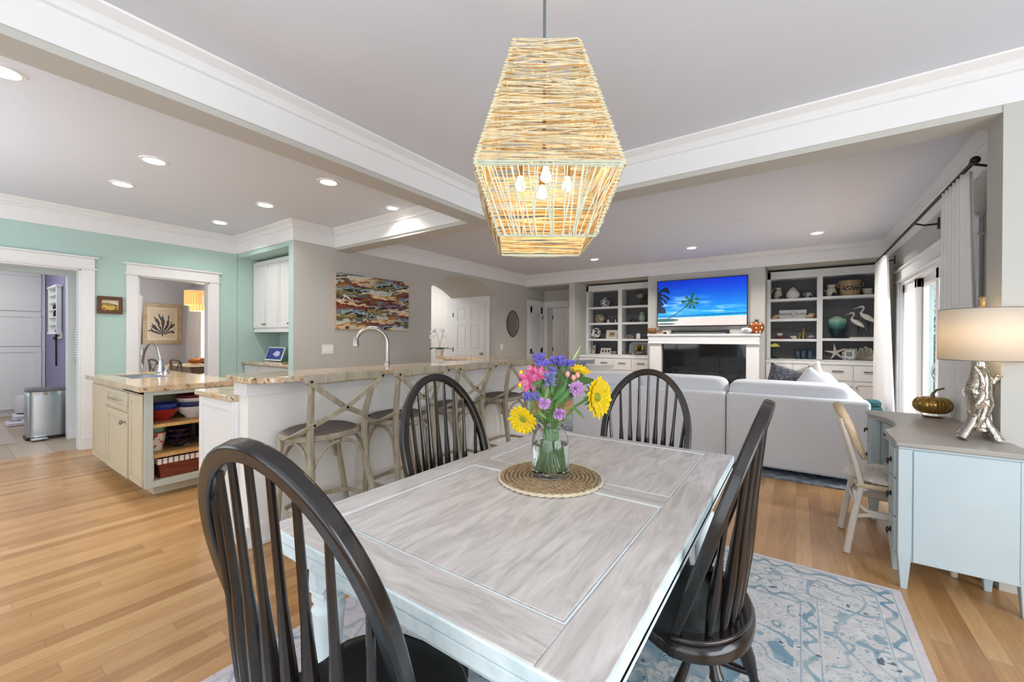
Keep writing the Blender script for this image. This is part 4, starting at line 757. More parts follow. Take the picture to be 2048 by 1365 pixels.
# ------------------------------------------------------------------ living room: bookcases
def bookcase(name, X0, X1, mids, rows, label, base_x0, base_x1, ndr):
    """upper open unit; mids: mullion x-ranges; rows: list per column of shelf-top heights"""
    t = thing(name, ((X0+X1)/2, YBK, 1.0), label, 'bookcase'); D = .32; top = 2.585; ot = 2.455
    cols = []; cur = X0+.055
    mb = MB().box((X0, YBK, 1.0), (X0+.055, YBK+D, top)).box((X1-.04, YBK, 1.0), (X1, YBK+D, top)).box((X0, YBK, ot), (X1, YBK+D, top))
    for a, b in mids: mb.box((a, YBK, 1.0), (b, YBK+D, ot)); cols.append((cur, a)); cur = b
    cols.append((cur, X1-.04)); mb.box((X0, YBK, 1.0), (X1, YBK+D, 1.012)).build('frame', WHITE, t, bevel=.002)
    bk = MB().box((X0+.02, YBK+D-.02, 1.0), (X1-.02, YBK+D-.006, top-.02)); z = 1.03
    while z < 2.45: bk.box((X0+.03, YBK+D-.026, z), (X1-.03, YBK+D-.02, z+.17)); z += .176
    bk.build('back_panel', SHIP, t)
    for (a, b), zs in zip(cols, rows):
        for z in zs: MB().box((a, YBK+.004, z-.045), (b, YBK+D-.03, z)).build('shelf', WHITE, t, bevel=.002)
    yb_ = YBK-.36
    c = thing('base_cabinet', ((base_x0+base_x1)/2, yb_, 0), 'low white base cabinet with drawers and doors under the '+label.split('bookcase')[0].replace('tall ', '').replace('wide ', '')+'bookcase', 'cabinet')
    MB().box((base_x0, yb_, .1), (base_x1, YBK+D, .955)).box((base_x0+.03, yb_+.06, 0), (base_x1-.03, YBK+D, .1)).box((base_x0-.0, yb_-.02, .955), (base_x1+.0, YBK+D, .998)).build('cabinet_body', WHITE, c, bevel=.003)
    w_ = (base_x1-base_x0)/ndr
    for k in range(ndr):
        a, b = base_x0+w_*k+.006, base_x0+w_*(k+1)-.006
        MB().box((a, yb_-.018, .70), (b, yb_, .935)).build('drawer', WHITE, c, bevel=.002); shaker(MB(), yb_, 'y', a, b, .12, .685, .05, .018).build('cabinet_door', WHITE, c, bevel=.002)
        m_ = (a+b)/2; MB().box((m_-.075, yb_-.038, .842), (m_+.075, yb_-.03, .854)).box((m_-.06, yb_-.032, .844), (m_-.05, yb_-.018, .852)).box((m_+.05, yb_-.032, .844), (m_+.06, yb_-.018, .852)).build('drawer_pull', IRON, c)
        kx = b-.03 if k % 2 == 0 else a+.03; MB().lathe([(.006, 0), (.006, .012), (.016, .018), (.014, .028), (.002, .031)], (kx, yb_-.018, .60), 12, (0, -1, 0)).build('knob', NICKEL, c)
    return t, cols
SL = [PY(1180, y, YBK).z for y in (615, 646.5, 678)]; XL0 = PY(1172.5, 600, YBK).x; mL = (PY(1236, 600, YBK).x, PY(1244, 600, YBK).x)
bookcase('bookcase', XL0, NL1, [mL], [SL, SL], 'tall white left bookcase set in the recess left of the fireplace', NLX+.005, NL1-.004, 4)
SR = [PY(1540, y, YBK).z for y in (599, 638.7, 678.2)]; SR2 = [PY(1650, y, YBK).z for y in (593, 677)]; mR = (PY(1634, 600, YBK).x, PY(1645.5, 600, YBK).x)
bookcase('bookcase', NR0, XR-.005, [mR], [SR, SR2], 'wide white right bookcase set in the recess right of the fireplace', NR0+.004, XR-.005, 4)
YI = YBK+.13; BT = 1.013
def sx(px): return PY(px, 680, YI).x
BWJ = speckle('blue_white_glaze', 'e6e6e4', '2a3350', 40, .5, .25); PEWT = mat('pewter', '9d978c', .3, 1, var=.1)
# left bookcase contents
PL = 9.3/822; PR = 7.35/822
tag(MB().lathe([(.05, 0), (.09, .03), (.115, .09), (.10, .15), (.05, .19), (.04, .2), (.03, .215), (.001, .22)], (sx(1210), YI, SL[0]+.001), 26).build('ginger_jar', BWJ), 'blue and white round jar on the top left shelf of the left bookcase', 'jar')
t = thing('octopus_bowl', (sx(1281), YI, SL[0]), 'silver bowl held up on thin tentacle legs, top shelf of the left bookcase', 'bowl'); c = Vector((sx(1281), YI, SL[0]+.001))
MB().lathe([(.03, .14), (.09, .16), (.12, .24), (.112, .24), (.08, .17), (.001, .155)], c, 24).build('bowl', PEWT, t)
for k in range(8): a = 2*PI*k/8; MB().tube([c+Vector((.02*math.cos(a), .02*math.sin(a), .14)), c+Vector((.05*math.cos(a), .05*math.sin(a), .09)), c+Vector((.10*math.cos(a), .10*math.sin(a), .012)), c+Vector((.12*math.cos(a), .12*math.sin(a), .01))], [.012, .01, .007, .004], 6).build('tentacle', PEWT, t)
tag(MB().lathe([(.06, 0), (.11, .05), (.12, .1), (.1, .17), (.06, .205), (.05, .2), (.001, .15)], (sx(1200), YI, SL[1]+.001), 26).build('mosaic_vase', speckle('mosaic_glaze', 'b8ad8c', '3d3b33', 50, .5, .3)), 'round brown mosaic vase on the second shelf of the left bookcase', 'vase')
tag(MB().lathe([(.02, 0), (.025, .02), (.018, .05), (.022, .065), (.001, .08)], (sx(1217), YI-.03, SL[1]+.001), 14).build('white_figurine', mat('white_ceramic', 'e9e7e3', .25)), 'tiny white figurine beside the mosaic vase', 'figurine')
t = thing('lantern_box', (sx(1231), YI, SL[1]), 'small dark lantern on the second shelf of the left bookcase', 'lantern')
x = sx(1231)
mb = MB().box((x-.035, YI-.03, SL[1]+.001), (x+.035, YI+.03, SL[1]+.012)).box((x-.035, YI-.03, SL[1]+.1), (x+.035, YI+.03, SL[1]+.11))
for a in (-.03, .03):
    for b in (-.025, .025): mb.box((x+a-.004, YI+b-.004, SL[1]+.012), (x+a+.004, YI+b+.004, SL[1]+.1))
mb.build('cage', IRON, t); MB().lathe([(.016, 0), (.016, .06), (.001, .061)], (x, YI, SL[1]+.012), 12).build('candle', mat('cream_wax', 'e8dcc4', .5), t)
tag(MB().tube([(sx(1257), YI, SL[1]+.02), (sx(1262), YI, SL[1]+.05), (sx(1266), YI+.01, SL[1]+.085), (sx(1271), YI, SL[1]+.04), (sx(1275), YI, SL[1]+.03)], [.012, .022, .02, .024, .012], 8).tube([(sx(1262), YI, SL[1]+.05), (sx(1263), YI-.04, SL[1]+.013)], .012).tube([(sx(1271), YI, SL[1]+.04), (sx(1272), YI-.03, SL[1]+.011)], .01).build('driftwood', mat('dark_driftwood', '35312c', .7, var=.2)), 'dark piece of driftwood on the left bookcase beside the green vase', 'driftwood')
tag(MB().lathe([(.035, 0), (.05, .02), (.075, .09), (.06, .15), (.035, .175), (.055, .215), (.05, .215), (.03, .17), (.001, .02)], (sx(1284), YI, SL[1]+.001), 24).build('green_vase', speckle('sage_glaze', '87a08a', 'a58a76', 12, .6, .25)), 'sage green flared vase, second shelf right side of left bookcase', 'vase')
def standing_plate(px, z, r, m, label):
    x = sx(px); t = thing('decorative_plate', (x, YI, z), label, 'plate'); MB().lathe([(.001, 0), (r*.6, -.006), (r, .012), (r, .018), (r*.6, .002), (.001, .006)], (x, YI+.03, z+r+.012), 36, (0, -1, .18), cap=False).build('plate', m, t); MB().box((x-.05, YI-.01, z+.001), (x+.05, YI+.08, z+.012)).build('stand', BLACK, t)
standing_plate(1191, SL[2], .122, speckle('black_white_pattern', 'e2dfd6', '24222a', 26, .5, .2), 'round black and white patterned plate standing on the third shelf')
def frame(px, z, w_, h_, m, pm, label, lean=.05, mat2=None, y=None, fw=.022, cols=1, cat='picture frame'):
    x = sx(px); y = YI if y is None else y; t = thing('photo_frame', (x, y, z), label, cat); mb = MB(); z += .001
    def P(u, v, d=0): return Vector((x+u, y+lean*v/h_+d, z+v))
    def bar(u0, u1, v0, v1, d0=-.012, d1=0): return ([P(u0, v0, d0), P(u1, v0, d0), P(u1, v0, d1), P(u0, v0, d1)], [P(u0, v1, d0), P(u1, v1, d0), P(u1, v1, d1), P(u0, v1, d1)])
    for q in (bar(-w_/2, w_/2, 0, fw), bar(-w_/2, w_/2, h_-fw, h_), bar(-w_/2, -w_/2+fw, fw, h_-fw), bar(w_/2-fw, w_/2, fw, h_-fw)): mb.hexa(*q)
    mb.build('frame', m, t); MB().hexa(*bar(-w_/2+.005, w_/2-.005, .005, h_-.005, 0, .006)).build('mount', mat2 or mat('cream_mount', 'd8d2c4', .7), t)
    iw = (w_-2*fw)/cols
    for k in range(cols): MB().hexa(*bar(-w_/2+fw+iw*k+iw*.2, -w_/2+fw+iw*(k+1)-iw*.2, fw+(h_-2*fw)*.2, h_-fw-(h_-2*fw)*.2, -.003, 0)).build('photo', pm, t)
    st = MB().tube([P(0, h_*.7, .006), P(0, h_*.0, .0)+Vector((0, .09, 0))], .004).build('easel_leg', m, t)
PH = speckle('snapshot', 'b9a48c', '5a4a44', 30, .5, .4); FC = mat('cream_frame', 'cfc7b8', .5)
frame(1223, SL[2], .27, .20, FC, PH, 'cream framed photo on the third shelf of the left bookcase', fw=.02)
def shell(px, z, w_, h_, m, label, flutes=9, d=.06):
    x = sx(px); mb = MB(); N = 40
    def fn(u, v):
        a = PI*u; r = math.sin(PI*min(1, v*.98+.01)); rr = v*(1+.06*math.cos(flutes*2*a)); return (x+math.cos(a)*w_/2*rr, YI+d*(math.cos(v*PI/2)-.5)+.01*math.cos(flutes*2*a)*v, z+.004+math.sin(a)*h_*rr*.98+.001)
    tag(mb.grid(fn, N, 10).build('sea_shell', m, solid=.008, ang=60), label, 'shell')
SHG = mat('silver_grey_shell', '9a9790', .4, var=.15)
shell(1260, SL[2], .19, .085, SHG, 'low silver grey shell on the third shelf of the left bookcase', 6)
tag(MB().box((sx(1277)-.045, YI-.03, SL[2]+.001), (sx(1277)+.045, YI+.03, SL[2]+.115)).lathe([(.02, 0), (.02, .02)], (sx(1277), YI, SL[2]+.114), 14).build('white_clock', mat('white_ceramic', 'e9e7e3', .25), bevel=.01), 'small white square clock on the left bookcase third shelf', 'clock')
tag(MB().box((sx(1288)-.05, YI-.04, SL[2]+.001), (sx(1288)+.05, YI+.04, SL[2]+.04)).box((sx(1288)-.03, YI-.03, SL[2]+.04), (sx(1288)+.03, YI+.03, SL[2]+.05)).build('dark_box', BLACK, bevel=.004), 'low dark box at the right end of the third shelf', 'box')
frame(1187, BT, .10, .20, PEWT, PH, 'narrow silver frame at the left end of the lowest left bookcase shelf', fw=.015)
c = Vector((sx(1195), YI, BT+.001)); t = thing('iron_candlestick', c, 'twisted black iron candlestick beside the silver frame', 'candlestick')
MB().lathe([(.04, 0), (.035, .01), (.006, .02)], c, 16).tube([c+Vector((.03*math.cos(k*.9), .015*math.sin(k*.9), .02+.2*k/16)) for k in range(17)], .007, 6).build('twisted_stem', IRON, t); MB().lathe([(.03, 0), (.03, .006), (.012, .01), (.012, .03)], c+Vector((0, 0, .215)), 14).build('cup', IRON, t)
frame(1211, BT, .245, .135, FC, mat('dark_snapshot', '3b3734', .4), 'cream triple photo frame on the lowest shelf of the left bookcase', fw=.016, cols=3)
t = thing('keepsake_box', (sx(1230), YI, BT), 'small grey box with lid at the right of the triple frame', 'box'); MB().box((sx(1230)-.07, YI-.04, BT+.001), (sx(1230)+.05, YI+.05, BT+.05)).build('box_body', mat('grey_box', '77767a', .5), t, bevel=.003); MB().box((sx(1230)-.075, YI-.045, BT+.05), (sx(1230)+.055, YI+.055, BT+.065)).build('lid', mat('pale_box_lid', 'b6b4ae', .5), t, bevel=.003)
for px, lb in ((1251, 'short silver votive holder left of the arched tray'), (1262, 'short silver votive holder in front of the arched tray')): tag(MB().lathe([(.03, 0), (.034, .01), (.03, .05), (.034, .07), (.028, .07), (.024, .012), (.001, .01)], (sx(px), YI-.07, BT+.001), 18).build('votive_holder', PEWT), lb, 'candle holder')
x0, x1 = sx(1257), sx(1257)+.42; t = thing('arched_tray', ((x0+x1)/2, YI+.06, BT), 'pale arched tray standing behind the gold fruit bowl', 'tray')
po = [(x0, BT+.001)]+[(x0+.09-.09*math.cos(a), BT+.18+.09*math.sin(a)) for a in [PI/2*k/6 for k in range(7)]]+[(x1-.09+.09*math.sin(a), BT+.18+.09*math.cos(a)) for a in [PI/2*k/6 for k in range(7)]]+[(x1, BT+.001)]
MB().prism(po, YI+.10, YI+.11, 'y').build('panel', mat('pale_aqua_grey', 'a9b4b6', .5), t); MB().tube([(a, YI+.10, b) for a, b in po], .012, 8).build('rim', mat('pale_aqua_rim', 'cfdadb', .4), t)
bowl('footed_bowl', sx(1279), YI-.02, BT+.001, .15, .08, PEWT, 'wide shallow silver bowl on the lowest shelf of the left bookcase')
for k, (dx, dy, lb) in enumerate(((-.06, 0, 'gold pear ornament, left one in the silver bowl'), (.01, .03, 'dark bronze ornament in the middle of the silver bowl'), (.08, 0, 'gold pear ornament, right one in the silver bowl'))): tag(MB().lathe([(.02, 0), (.045, .03), (.04, .07), (.018, .12), (.012, .15), (.001, .155)], (sx(1279)+dx, YI-.02+dy, BT+.065+.02*abs(dx)*4), 14).build('ornament', mat(('gold_leaf', 'dark_bronze', 'gold_leaf')[k], ('b59a55', '403630', 'b59a55')[k], .25, .9)), lb, 'ornament')
# right bookcase contents
def pitcher(px, z, r, h, m, label, side=-1):
    x = sx(px); t = thing('stoneware_pitcher', (x, YI, z), label, 'pitcher'); z += .001
    MB().lathe([(r*.8, 0), (r, h*.25), (r*.95, h*.55), (r*.62, h*.82), (r*.75, h), (r*.68, h), (r*.55, h*.8), (r*.8, h*.4), (.001, .02)], (x, YI, z), 26).build('body', m, t)
    MB().tube([(x+side*r*.68, YI, z+h*.88), (x+side*r*1.35, YI, z+h*.85), (x+side*r*1.4, YI, z+h*.6), (x+side*r*.93, YI, z+h*.45)], .009).build('handle', m, t)
SW = speckle('grey_blue_stoneware', 'b5b0a4', '2e3a46', 12, .56, .25)
pitcher(1556, SR[0], .07, .21, SW, 'grey and blue stoneware pitcher, top left of the right bookcase')
c = Vector((sx(1585), YI, SR[0]+.001)); t = thing('pineapple_jar', c, 'white lidded pineapple-shaped jar on the top shelf', 'jar'); WC = mat('white_ceramic', 'e9e7e3', .25)
MB().lathe([(.06, 0), (.088, .03), (.095, .08), (.075, .14), (.05, .16), (.001, .165)], c, 20).build('body', WC, t)
mb = MB()
for k in range(10): a = 2*PI*k/10; mb.tube([c+Vector((.01*math.cos(a), .01*math.sin(a), .155)), c+Vector((.04*math.cos(a), .04*math.sin(a), .18)), c+Vector((.055*math.cos(a), .055*math.sin(a), .168))], [.012, .009, .002], 6)
for k in range(7):
    for j in range(12): a = 2*PI*(j+.5*(k % 2))/12; rr = [.078, .09, .094, .092, .085, .075, .062][k]; mb.sph(c+Vector((rr*math.cos(a), rr*math.sin(a), .02+.02*k)), .011, 6)
mb.sph(c+Vector((0, 0, .195)), .015, 8).build('leaf_crown', WC, t)
pitcher(1617, SR[0], .055, .10, SW, 'squat stoneware creamer at the right of the pineapple jar')
pitcher(1662, SR2[0], .075, .20, speckle('cream_blue_stoneware', 'cfc6b6', '262a36', 9, .58, .25), 'cream stoneware pitcher left of the big tan crock')
c = Vector((sx(1699), YI, SR2[0]+.001)); t = thing('stoneware_crock', c, 'large tan stoneware crock with dark blue brush decoration', 'crock')
MB().lathe([(.115, 0), (.135, .05), (.14, .2), (.148, .235), (.15, .25), (.135, .25), (.125, .2), (.11, .02), (.001, .02)], c, 30).build('body', mat('tan_stoneware', 'a58c68', .35, var=.12), t)
mb = MB()
for k in range(16): a = -PI/2-.75+1.5*k/15; mb.sph(c+Vector((.139*math.cos(a), .139*math.sin(a), .12+.03*math.sin(k*1.7))), .016, 8, (1, .4, .8))
mb.build('painted_flower', mat('cobalt_slip', '20242f', .3), t)
for s_ in (-1, 1): MB().tube([c+Vector((s_*.14, 0, .21)), c+Vector((s_*.175, 0, .205)), c+Vector((s_*.175, 0, .17)), c+Vector((s_*.137, 0, .15))], .011).build('handle', mat('tan_stoneware', 'a58c68', .35), t)
bowl('stoneware_bowl', sx(1736), YI, SR2[0]+.001, .095, .10, SW, 'grey stoneware bowl at the right end of the top shelf', foot=.7)
x0, x1, z0 = sx(1558), sx(1613), SR[1]+.001
t = thing('island_sign', ((x0+x1)/2, YI, z0), 'white wooden sign lettered CREMER ISLAND on the second shelf', 'sign'); hh = .165
MB().hexa([(x0, YI, z0), (x1, YI, z0), (x1, YI+.02, z0), (x0, YI+.02, z0)], [(x0, YI+.05, z0+hh), (x1, YI+.05, z0+hh), (x1, YI+.07, z0+hh), (x0, YI+.07, z0+hh)]).build('board', mat('whitewashed_board', 'c9ccce', .6, var=.06, scale=20, stretch=(1, 1, 8)), t, bevel=.002)
INK = mat('dark_ink', '3c4148', .6); nrm = Vector((0, .05, hh)).normalized(); pc = Vector(((x0+x1)/2, YI+.0275-.004, z0+hh*.52))
text('lettering', 'CREMER ISLAND', .066, pc, (1, 0, 0), nrm, INK, t); 
text('lettering', 'welcome to', .016, pc+nrm*.052+Vector((0, 0, 0)), (1, 0, 0), nrm, INK, t)
MB().hexa([pc+nrm*-.045+Vector((-.03, -.001, 0)), pc+nrm*-.045+Vector((.03, -.001, 0)), pc+nrm*-.045+Vector((.03, .002, 0)), pc+nrm*-.045+Vector((-.03, .002, 0))], [pc+nrm*-.035+Vector((-.02, -.001, 0)), pc+nrm*-.035+Vector((.02, -.001, 0)), pc+nrm*-.035+Vector((.02, .002, 0)), pc+nrm*-.035+Vector((-.02, .002, 0))]).build('emblem', INK, t)
CSH = mat('peach_shell', 'c9a98a', .45, var=.2)
def conch(px, z, s_, label, m=CSH): tag(MB().tube([(sx(px)-s_, YI-.02, z+s_*.4), (sx(px)-s_*.4, YI-.02, z+s_*.52), (sx(px)+s_*.2, YI-.01, z+s_*.78), (sx(px)+s_*.7, YI, z+s_*1.05), (sx(px)+s_, YI, z+s_*1.3)], [s_*.12, s_*.45, s_*.7, s_*.4, .002], 14).build('conch_shell', m), label, 'shell')
conch(1551, SR[1], .06, 'small pale conch shell left of the lettered sign'); conch(1620, SR[1], .07, 'large peach conch shell right of the lettered sign')
x = sx(1562)
tag(MB().box((x-.09, YI-.06, SR[2]+.001), (x+.1, YI+.07, SR[2]+.05)).build('red_book', mat('dark_red_cover', '4a1d1a', .6), bevel=.003), 'thick dark red book lying on the third shelf of the right bookcase', 'book')
mb = MB()
for k in range(16): a = k*2.4; mb.tube([(x-.02, YI, SR[2]+.05), (x-.02+.03*math.cos(a), YI+.02*math.sin(a), SR[2]+.075+.004*(k % 4)), (x-.02+.05*math.cos(a), YI+.03*math.sin(a), SR[2]+.085+.008*(k % 4))], [.009, .007, .004], 6)
tag(mb.build('white_coral', mat('white_coral', 'dfd8cf', .7)), 'small white coral on top of the dark red book', 'coral')
tag(MB().box((sx(1578)-.06, YI-.05, SR[2]+.001), (sx(1578)+.05, YI+.05, SR[2]+.02)).box((sx(1578)-.055, YI-.048, SR[2]+.003), (sx(1578)+.052, YI+.048, SR[2]+.018)).build('thin_dark_book', mat('charcoal_cover', '38303a', .6)), 'thin dark book right of the dark red one on the third shelf', 'book')
for k in range(3): tag(MB().box((sx(1587)-.045, YI-.04, SR[2]+.001+.018*k), (sx(1587)+.045, YI+.04, SR[2]+.018+.018*k)).build('small_white_book', mat('cream_cover', 'cfc9bd', .6), bevel=.002), ['bottom small cream book in the little stack on the third shelf', 'middle small cream book in the little stack on the third shelf', 'top small cream book in the little stack on the third shelf'][k], 'book')
GOLD = mat('gold_leaf', 'b59a55', .25, .9)
for px, h, lb in ((1598, .09, 'short gold coral ornament on the third shelf'), (1606, .19, 'tall gold coral ornament on the third shelf')):
    c = Vector((sx(px), YI, SR[2]+.001)); mb = MB().lathe([(.03, 0), (.03, .008), (.01, .015)], c, 12)
    mb.tube([c, c+Vector((.004, 0, h))], [.012, .003], 7)
    for k in range(7): a = k*2.2; zz = h*(.2+.1*k); mb.tube([c+Vector((0, 0, zz)), c+Vector((.02*math.cos(a), .02*math.sin(a), zz+.02)), c+Vector((.026*math.cos(a), .026*math.sin(a), zz+.045))], [.007, .005, .003], 6)
    tag(mb.build('gold_coral', GOLD), lb, 'ornament')
t = thing('covered_dish', (sx(1621), YI, SR[2]), 'clear covered glass dish on the third shelf', 'dish'); MB().lathe([(.03, 0), (.055, .02), (.06, .03), (.001, .03)], (sx(1621), YI, SR[2]+.001), 20).build('dish', PEWT, t); MB().lathe([(.058, .031), (.05, .055), (.02, .07), (.006, .078), (.012, .09), (.001, .096)], (sx(1621), YI, SR[2]+.001), 20).build('lid', mat('pale_glass', 'b4babd', .1, trans=.6, var=0), t)
c = Vector((sx(1674), YI, SR2[1]+.001))
m, nt, p_ = base('green_blue_glaze'); tc = nd(nt, 'ShaderNodeTexCoord'); sp = nd(nt, 'ShaderNodeSeparateXYZ'); nt.links.new(tc.outputs['Generated'], sp.inputs[0]); nt.links.new(ramp(nt, sp.outputs[2], ((0, '0a1418'), (.4, '123038'), (.62, '3f7f78'), (.9, '9cc0a8'))), p_.inputs['Base Color']); p_.inputs['Roughness'].default_value = .2
tag(MB().lathe([(.06, 0), (.075, .05), (.115, .2), (.132, .28), (.125, .325), (.08, .355), (.05, .36), (.055, .375), (.045, .375), (.04, .355), (.001, .34)], c, 30).build('glazed_vase', m), 'large green vase fading to dark blue on the right bookcase', 'vase')
HW = mat('white_painted_wood', 'dedad2', .5)
tag(MB().box((sx(1699), YI-.06, SR2[1]+.001), (sx(1699)+.40, YI+.06, SR2[1]+.022)).build('driftwood_board', HW, bevel=.003), 'white board under the two heron figures', 'board')
def heron(px, hgt, label, s_=1.0):
    x = sx(px); z = SR2[1]+.023; t = thing('heron_figure', (x, YI, z), label, 'figurine'); bz_ = z+hgt*.5
    MB().tube([(x+.10*s_, YI, bz_-.01*s_), (x+.06*s_, YI, bz_+.03*s_), (x+.0*s_, YI, bz_+.075*s_), (x-.05*s_, YI, bz_+.11*s_), (x-.068*s_, YI, bz_+.14*s_), (x-.05*s_, YI, bz_+.175*s_), (x-.032*s_, YI, bz_+.205*s_), (x-.042*s_, YI, bz_+.235*s_), (x-.075*s_, YI, bz_+.235*s_), (x-.10*s_, YI, bz_+.225*s_)], [.004*s_, .03*s_, .042*s_, .03*s_, .015*s_, .011*s_, .011*s_, .016*s_, .013*s_, .005*s_], 12).build('body', HW, t)
    MB().tube([(x-.095*s_, YI, bz_+.227*s_), (x-.17*s_, YI, bz_+.20*s_)], [.006*s_, .001]).build('beak', HW, t)
    MB().tube([(x+.01*s_, YI-.008, bz_+.05*s_), (x+.02*s_, YI-.008, bz_-.1), (x-.005, YI-.01, z)], .004, 6).build('leg', IRON, t); MB().tube([(x+.03*s_, YI+.008, bz_+.04*s_), (x+.025*s_, YI+.01, bz_-.1), (x+.045*s_, YI+.01, z)], .004, 6).build('leg', IRON, t)
heron(1713, .34, 'smaller white wooden heron, left of the pair'); heron(1733, .50, 'taller white wooden heron, right of the pair', 1.1)
for px, lb in ((1596, 'left of the three blue glass jars'), (1607, 'middle of the three blue glass jars'), (1620, 'right of the three blue glass jars')):
    c = Vector((sx(px), YI-.02, BT+.001)); t = thing('blue_jar', c, lb+' on the lowest shelf of the right bookcase', 'jar', 'blue jars on the lowest shelf')
    MB().lathe([(.038, 0), (.043, .01), (.043, .13), (.036, .15), (.034, .152), (.001, .152)], c, 22).build('jar_body', mat('blue_glass_glaze', '2f4358', .12, coat=.5), t); MB().lathe([(.037, .152), (.037, .168), (.03, .172), (.001, .173)], c, 20).build('lid', mat('dark_blue_metal', '2a3340', .3, .7), t)
c = Vector((sx(1551), YI-.08, BT+.001)); t = thing('flower_lamp', c, 'small dark curved-stem lamp with yellow leaded shade, left end of lowest shelf', 'table lamp')
MB().lathe([(.06, 0), (.055, .012), (.012, .02)], c, 18).tube([c+Vector((0, 0, .015)), c+Vector((-.045, 0, .06)), c+Vector((-.06, 0, .14)), c+Vector((-.05, 0, .22)), c+Vector((-.02, 0, .26))], .006).build('stem', IRON, t)
MB().lathe([(.085, 0), (.075, .02), (.045, .05), (.012, .062), (.001, .064)], c+Vector((-.01, 0, .215)), 20).build('lamp_shade', speckle('yellow_leaded_glass', 'd8cf5a', '6f7a3a', 40, .6, .3), t)
c = Vector((sx(1671), YI, BT+.001)); mb = MB()
for k in range(5):
    a = PI/2+2*PI*k/5+.15; z0 = c.z+.125; L_ = .15 if k not in (2, 3) else .148; mb.tube([(c.x, YI, z0), (c.x+L_*.5*math.cos(a), YI, z0+L_*.5*math.sin(a)), (c.x+L_*math.cos(a), YI+.02*(k in (2, 3)), max(c.z+.004, z0+L_*math.sin(a)))], [.026, .017, .004], 8)
tag(mb.build('starfish', mat('pale_starfish', 'bdb6aa', .8, var=.15, scale=60)), 'large pale starfish standing on the lowest shelf of the right bookcase', 'starfish')
frame(1699, BT, .2, .20, speckle('silver_beaded', 'c4c8cc', '555b62', 60, .5, .3), mat('blue_grey_snapshot', '6c7784', .4), 'square beaded silver frame beside the starfish', fw=.035)
shell(1730, BT+.004, .27, .22, mat('grey_brown_clam', '9b9488', .6, var=.2), 'large ridged clam shell at the right end of the lowest shelf', 6, .12)
tag(MB().lathe([(.14, 0), (.15, .006), (.14, .009), (.001, .005)], (sx(1690), YI-.0, BT+.0005), 30).build('black_platter', BLACK), 'thin round black platter under the starfish and beaded frame', 'platter') if False else None

# ------------------------------------------------------------------ fireplace, television, mantel things
ym = YF-.16; m0, m1 = PY(1295, 668, ym).x, PY(1521, 668, ym).x; mz1, mz0 = PY(1400, 668.3, ym).z, PY(1400, 688.5, ym).z
l0, l1 = PY(1299, 700, ym).x, PY(1322, 700, ym).x; r0, r1 = PY(1492, 700, ym).x, PY(1518, 700, ym).x
t = thing('fireplace', ((m0+m1)/2, YF, 0), 'white mantelpiece around a black stone fireplace below the television', 'fireplace')
MB().box((m0, ym-.02, mz1-.035), (m1, YF-.001, mz1)).box((m0+.015, ym, mz0+.0), (m1-.015, YF-.001, mz1-.035)).box((m0+.005, ym-.01, mz0), (m1-.005, YF-.001, mz0+.02)).build('mantel_shelf', WHITE, t, bevel=.004)
for a, b in ((l0, l1), (r0, r1)): MB().box((a, ym+.02, 0), (b, YF-.001, mz0)).box((a-.01, ym+.01, 0), (b+.01, YF-.001, .16)).build('pilaster', WHITE, t, bevel=.004)
BG = mat('polished_black_granite', '15181b', .06, var=.3, scale=40)
ia, ib, iz = PY(1345, 733, YF-.05).x, PY(1478, 733, YF-.05).x, PY(1400, 735, YF-.05).z
MB().box((l1, YF-.05, 0), (ia, YF-.002, mz0)).box((ib, YF-.05, 0), (r0, YF-.002, mz0)).box((ia, YF-.05, iz), (ib, YF-.002, mz0)).box((ia, YF-.05, 0), (ib, YF-.002, .12)).build('stone_surround', BG, t)
MB().box((ia, YF-.07, iz-.05), (ib, YF-.045, iz)).box((ia, YF-.07, .12), (ia+.04, YF-.045, iz-.05)).box((ib-.04, YF-.07, .12), (ib, YF-.045, iz-.05)).box((ia, YF-.07, .12), (ib, YF-.045, .17)).build('firebox_frame', BLACK, t)
MB().box((ia+.04, YF-.052, .17), (ib-.04, YF-.05, iz-.05)).build('firebox_glass', mat('smoked_glass', '1b1c1d', .05, var=0), t)
yt = YF-.055; a, b = PY(1314.5, 563, yt), PY(1496, 550, yt); c_, d_ = PY(1316, 655, yt), PY(1496, 651, yt); z1 = (a.z+b.z)/2; z0 = (c_.z+d_.z)/2
t = thing('television', ((a.x+b.x)/2, YF-.03, z0), 'wide flat television showing a palm beach, mounted above the mantel', 'television')
MB().box((a.x, yt, z0), (b.x, YF-.02, z1)).build('housing', BLACK, t, bevel=.003); MB().box((a.x+.5, YF-.02, z0+.3), (b.x-.5, YF-.001, z1-.3)).build('wall_mount', IRON, t)
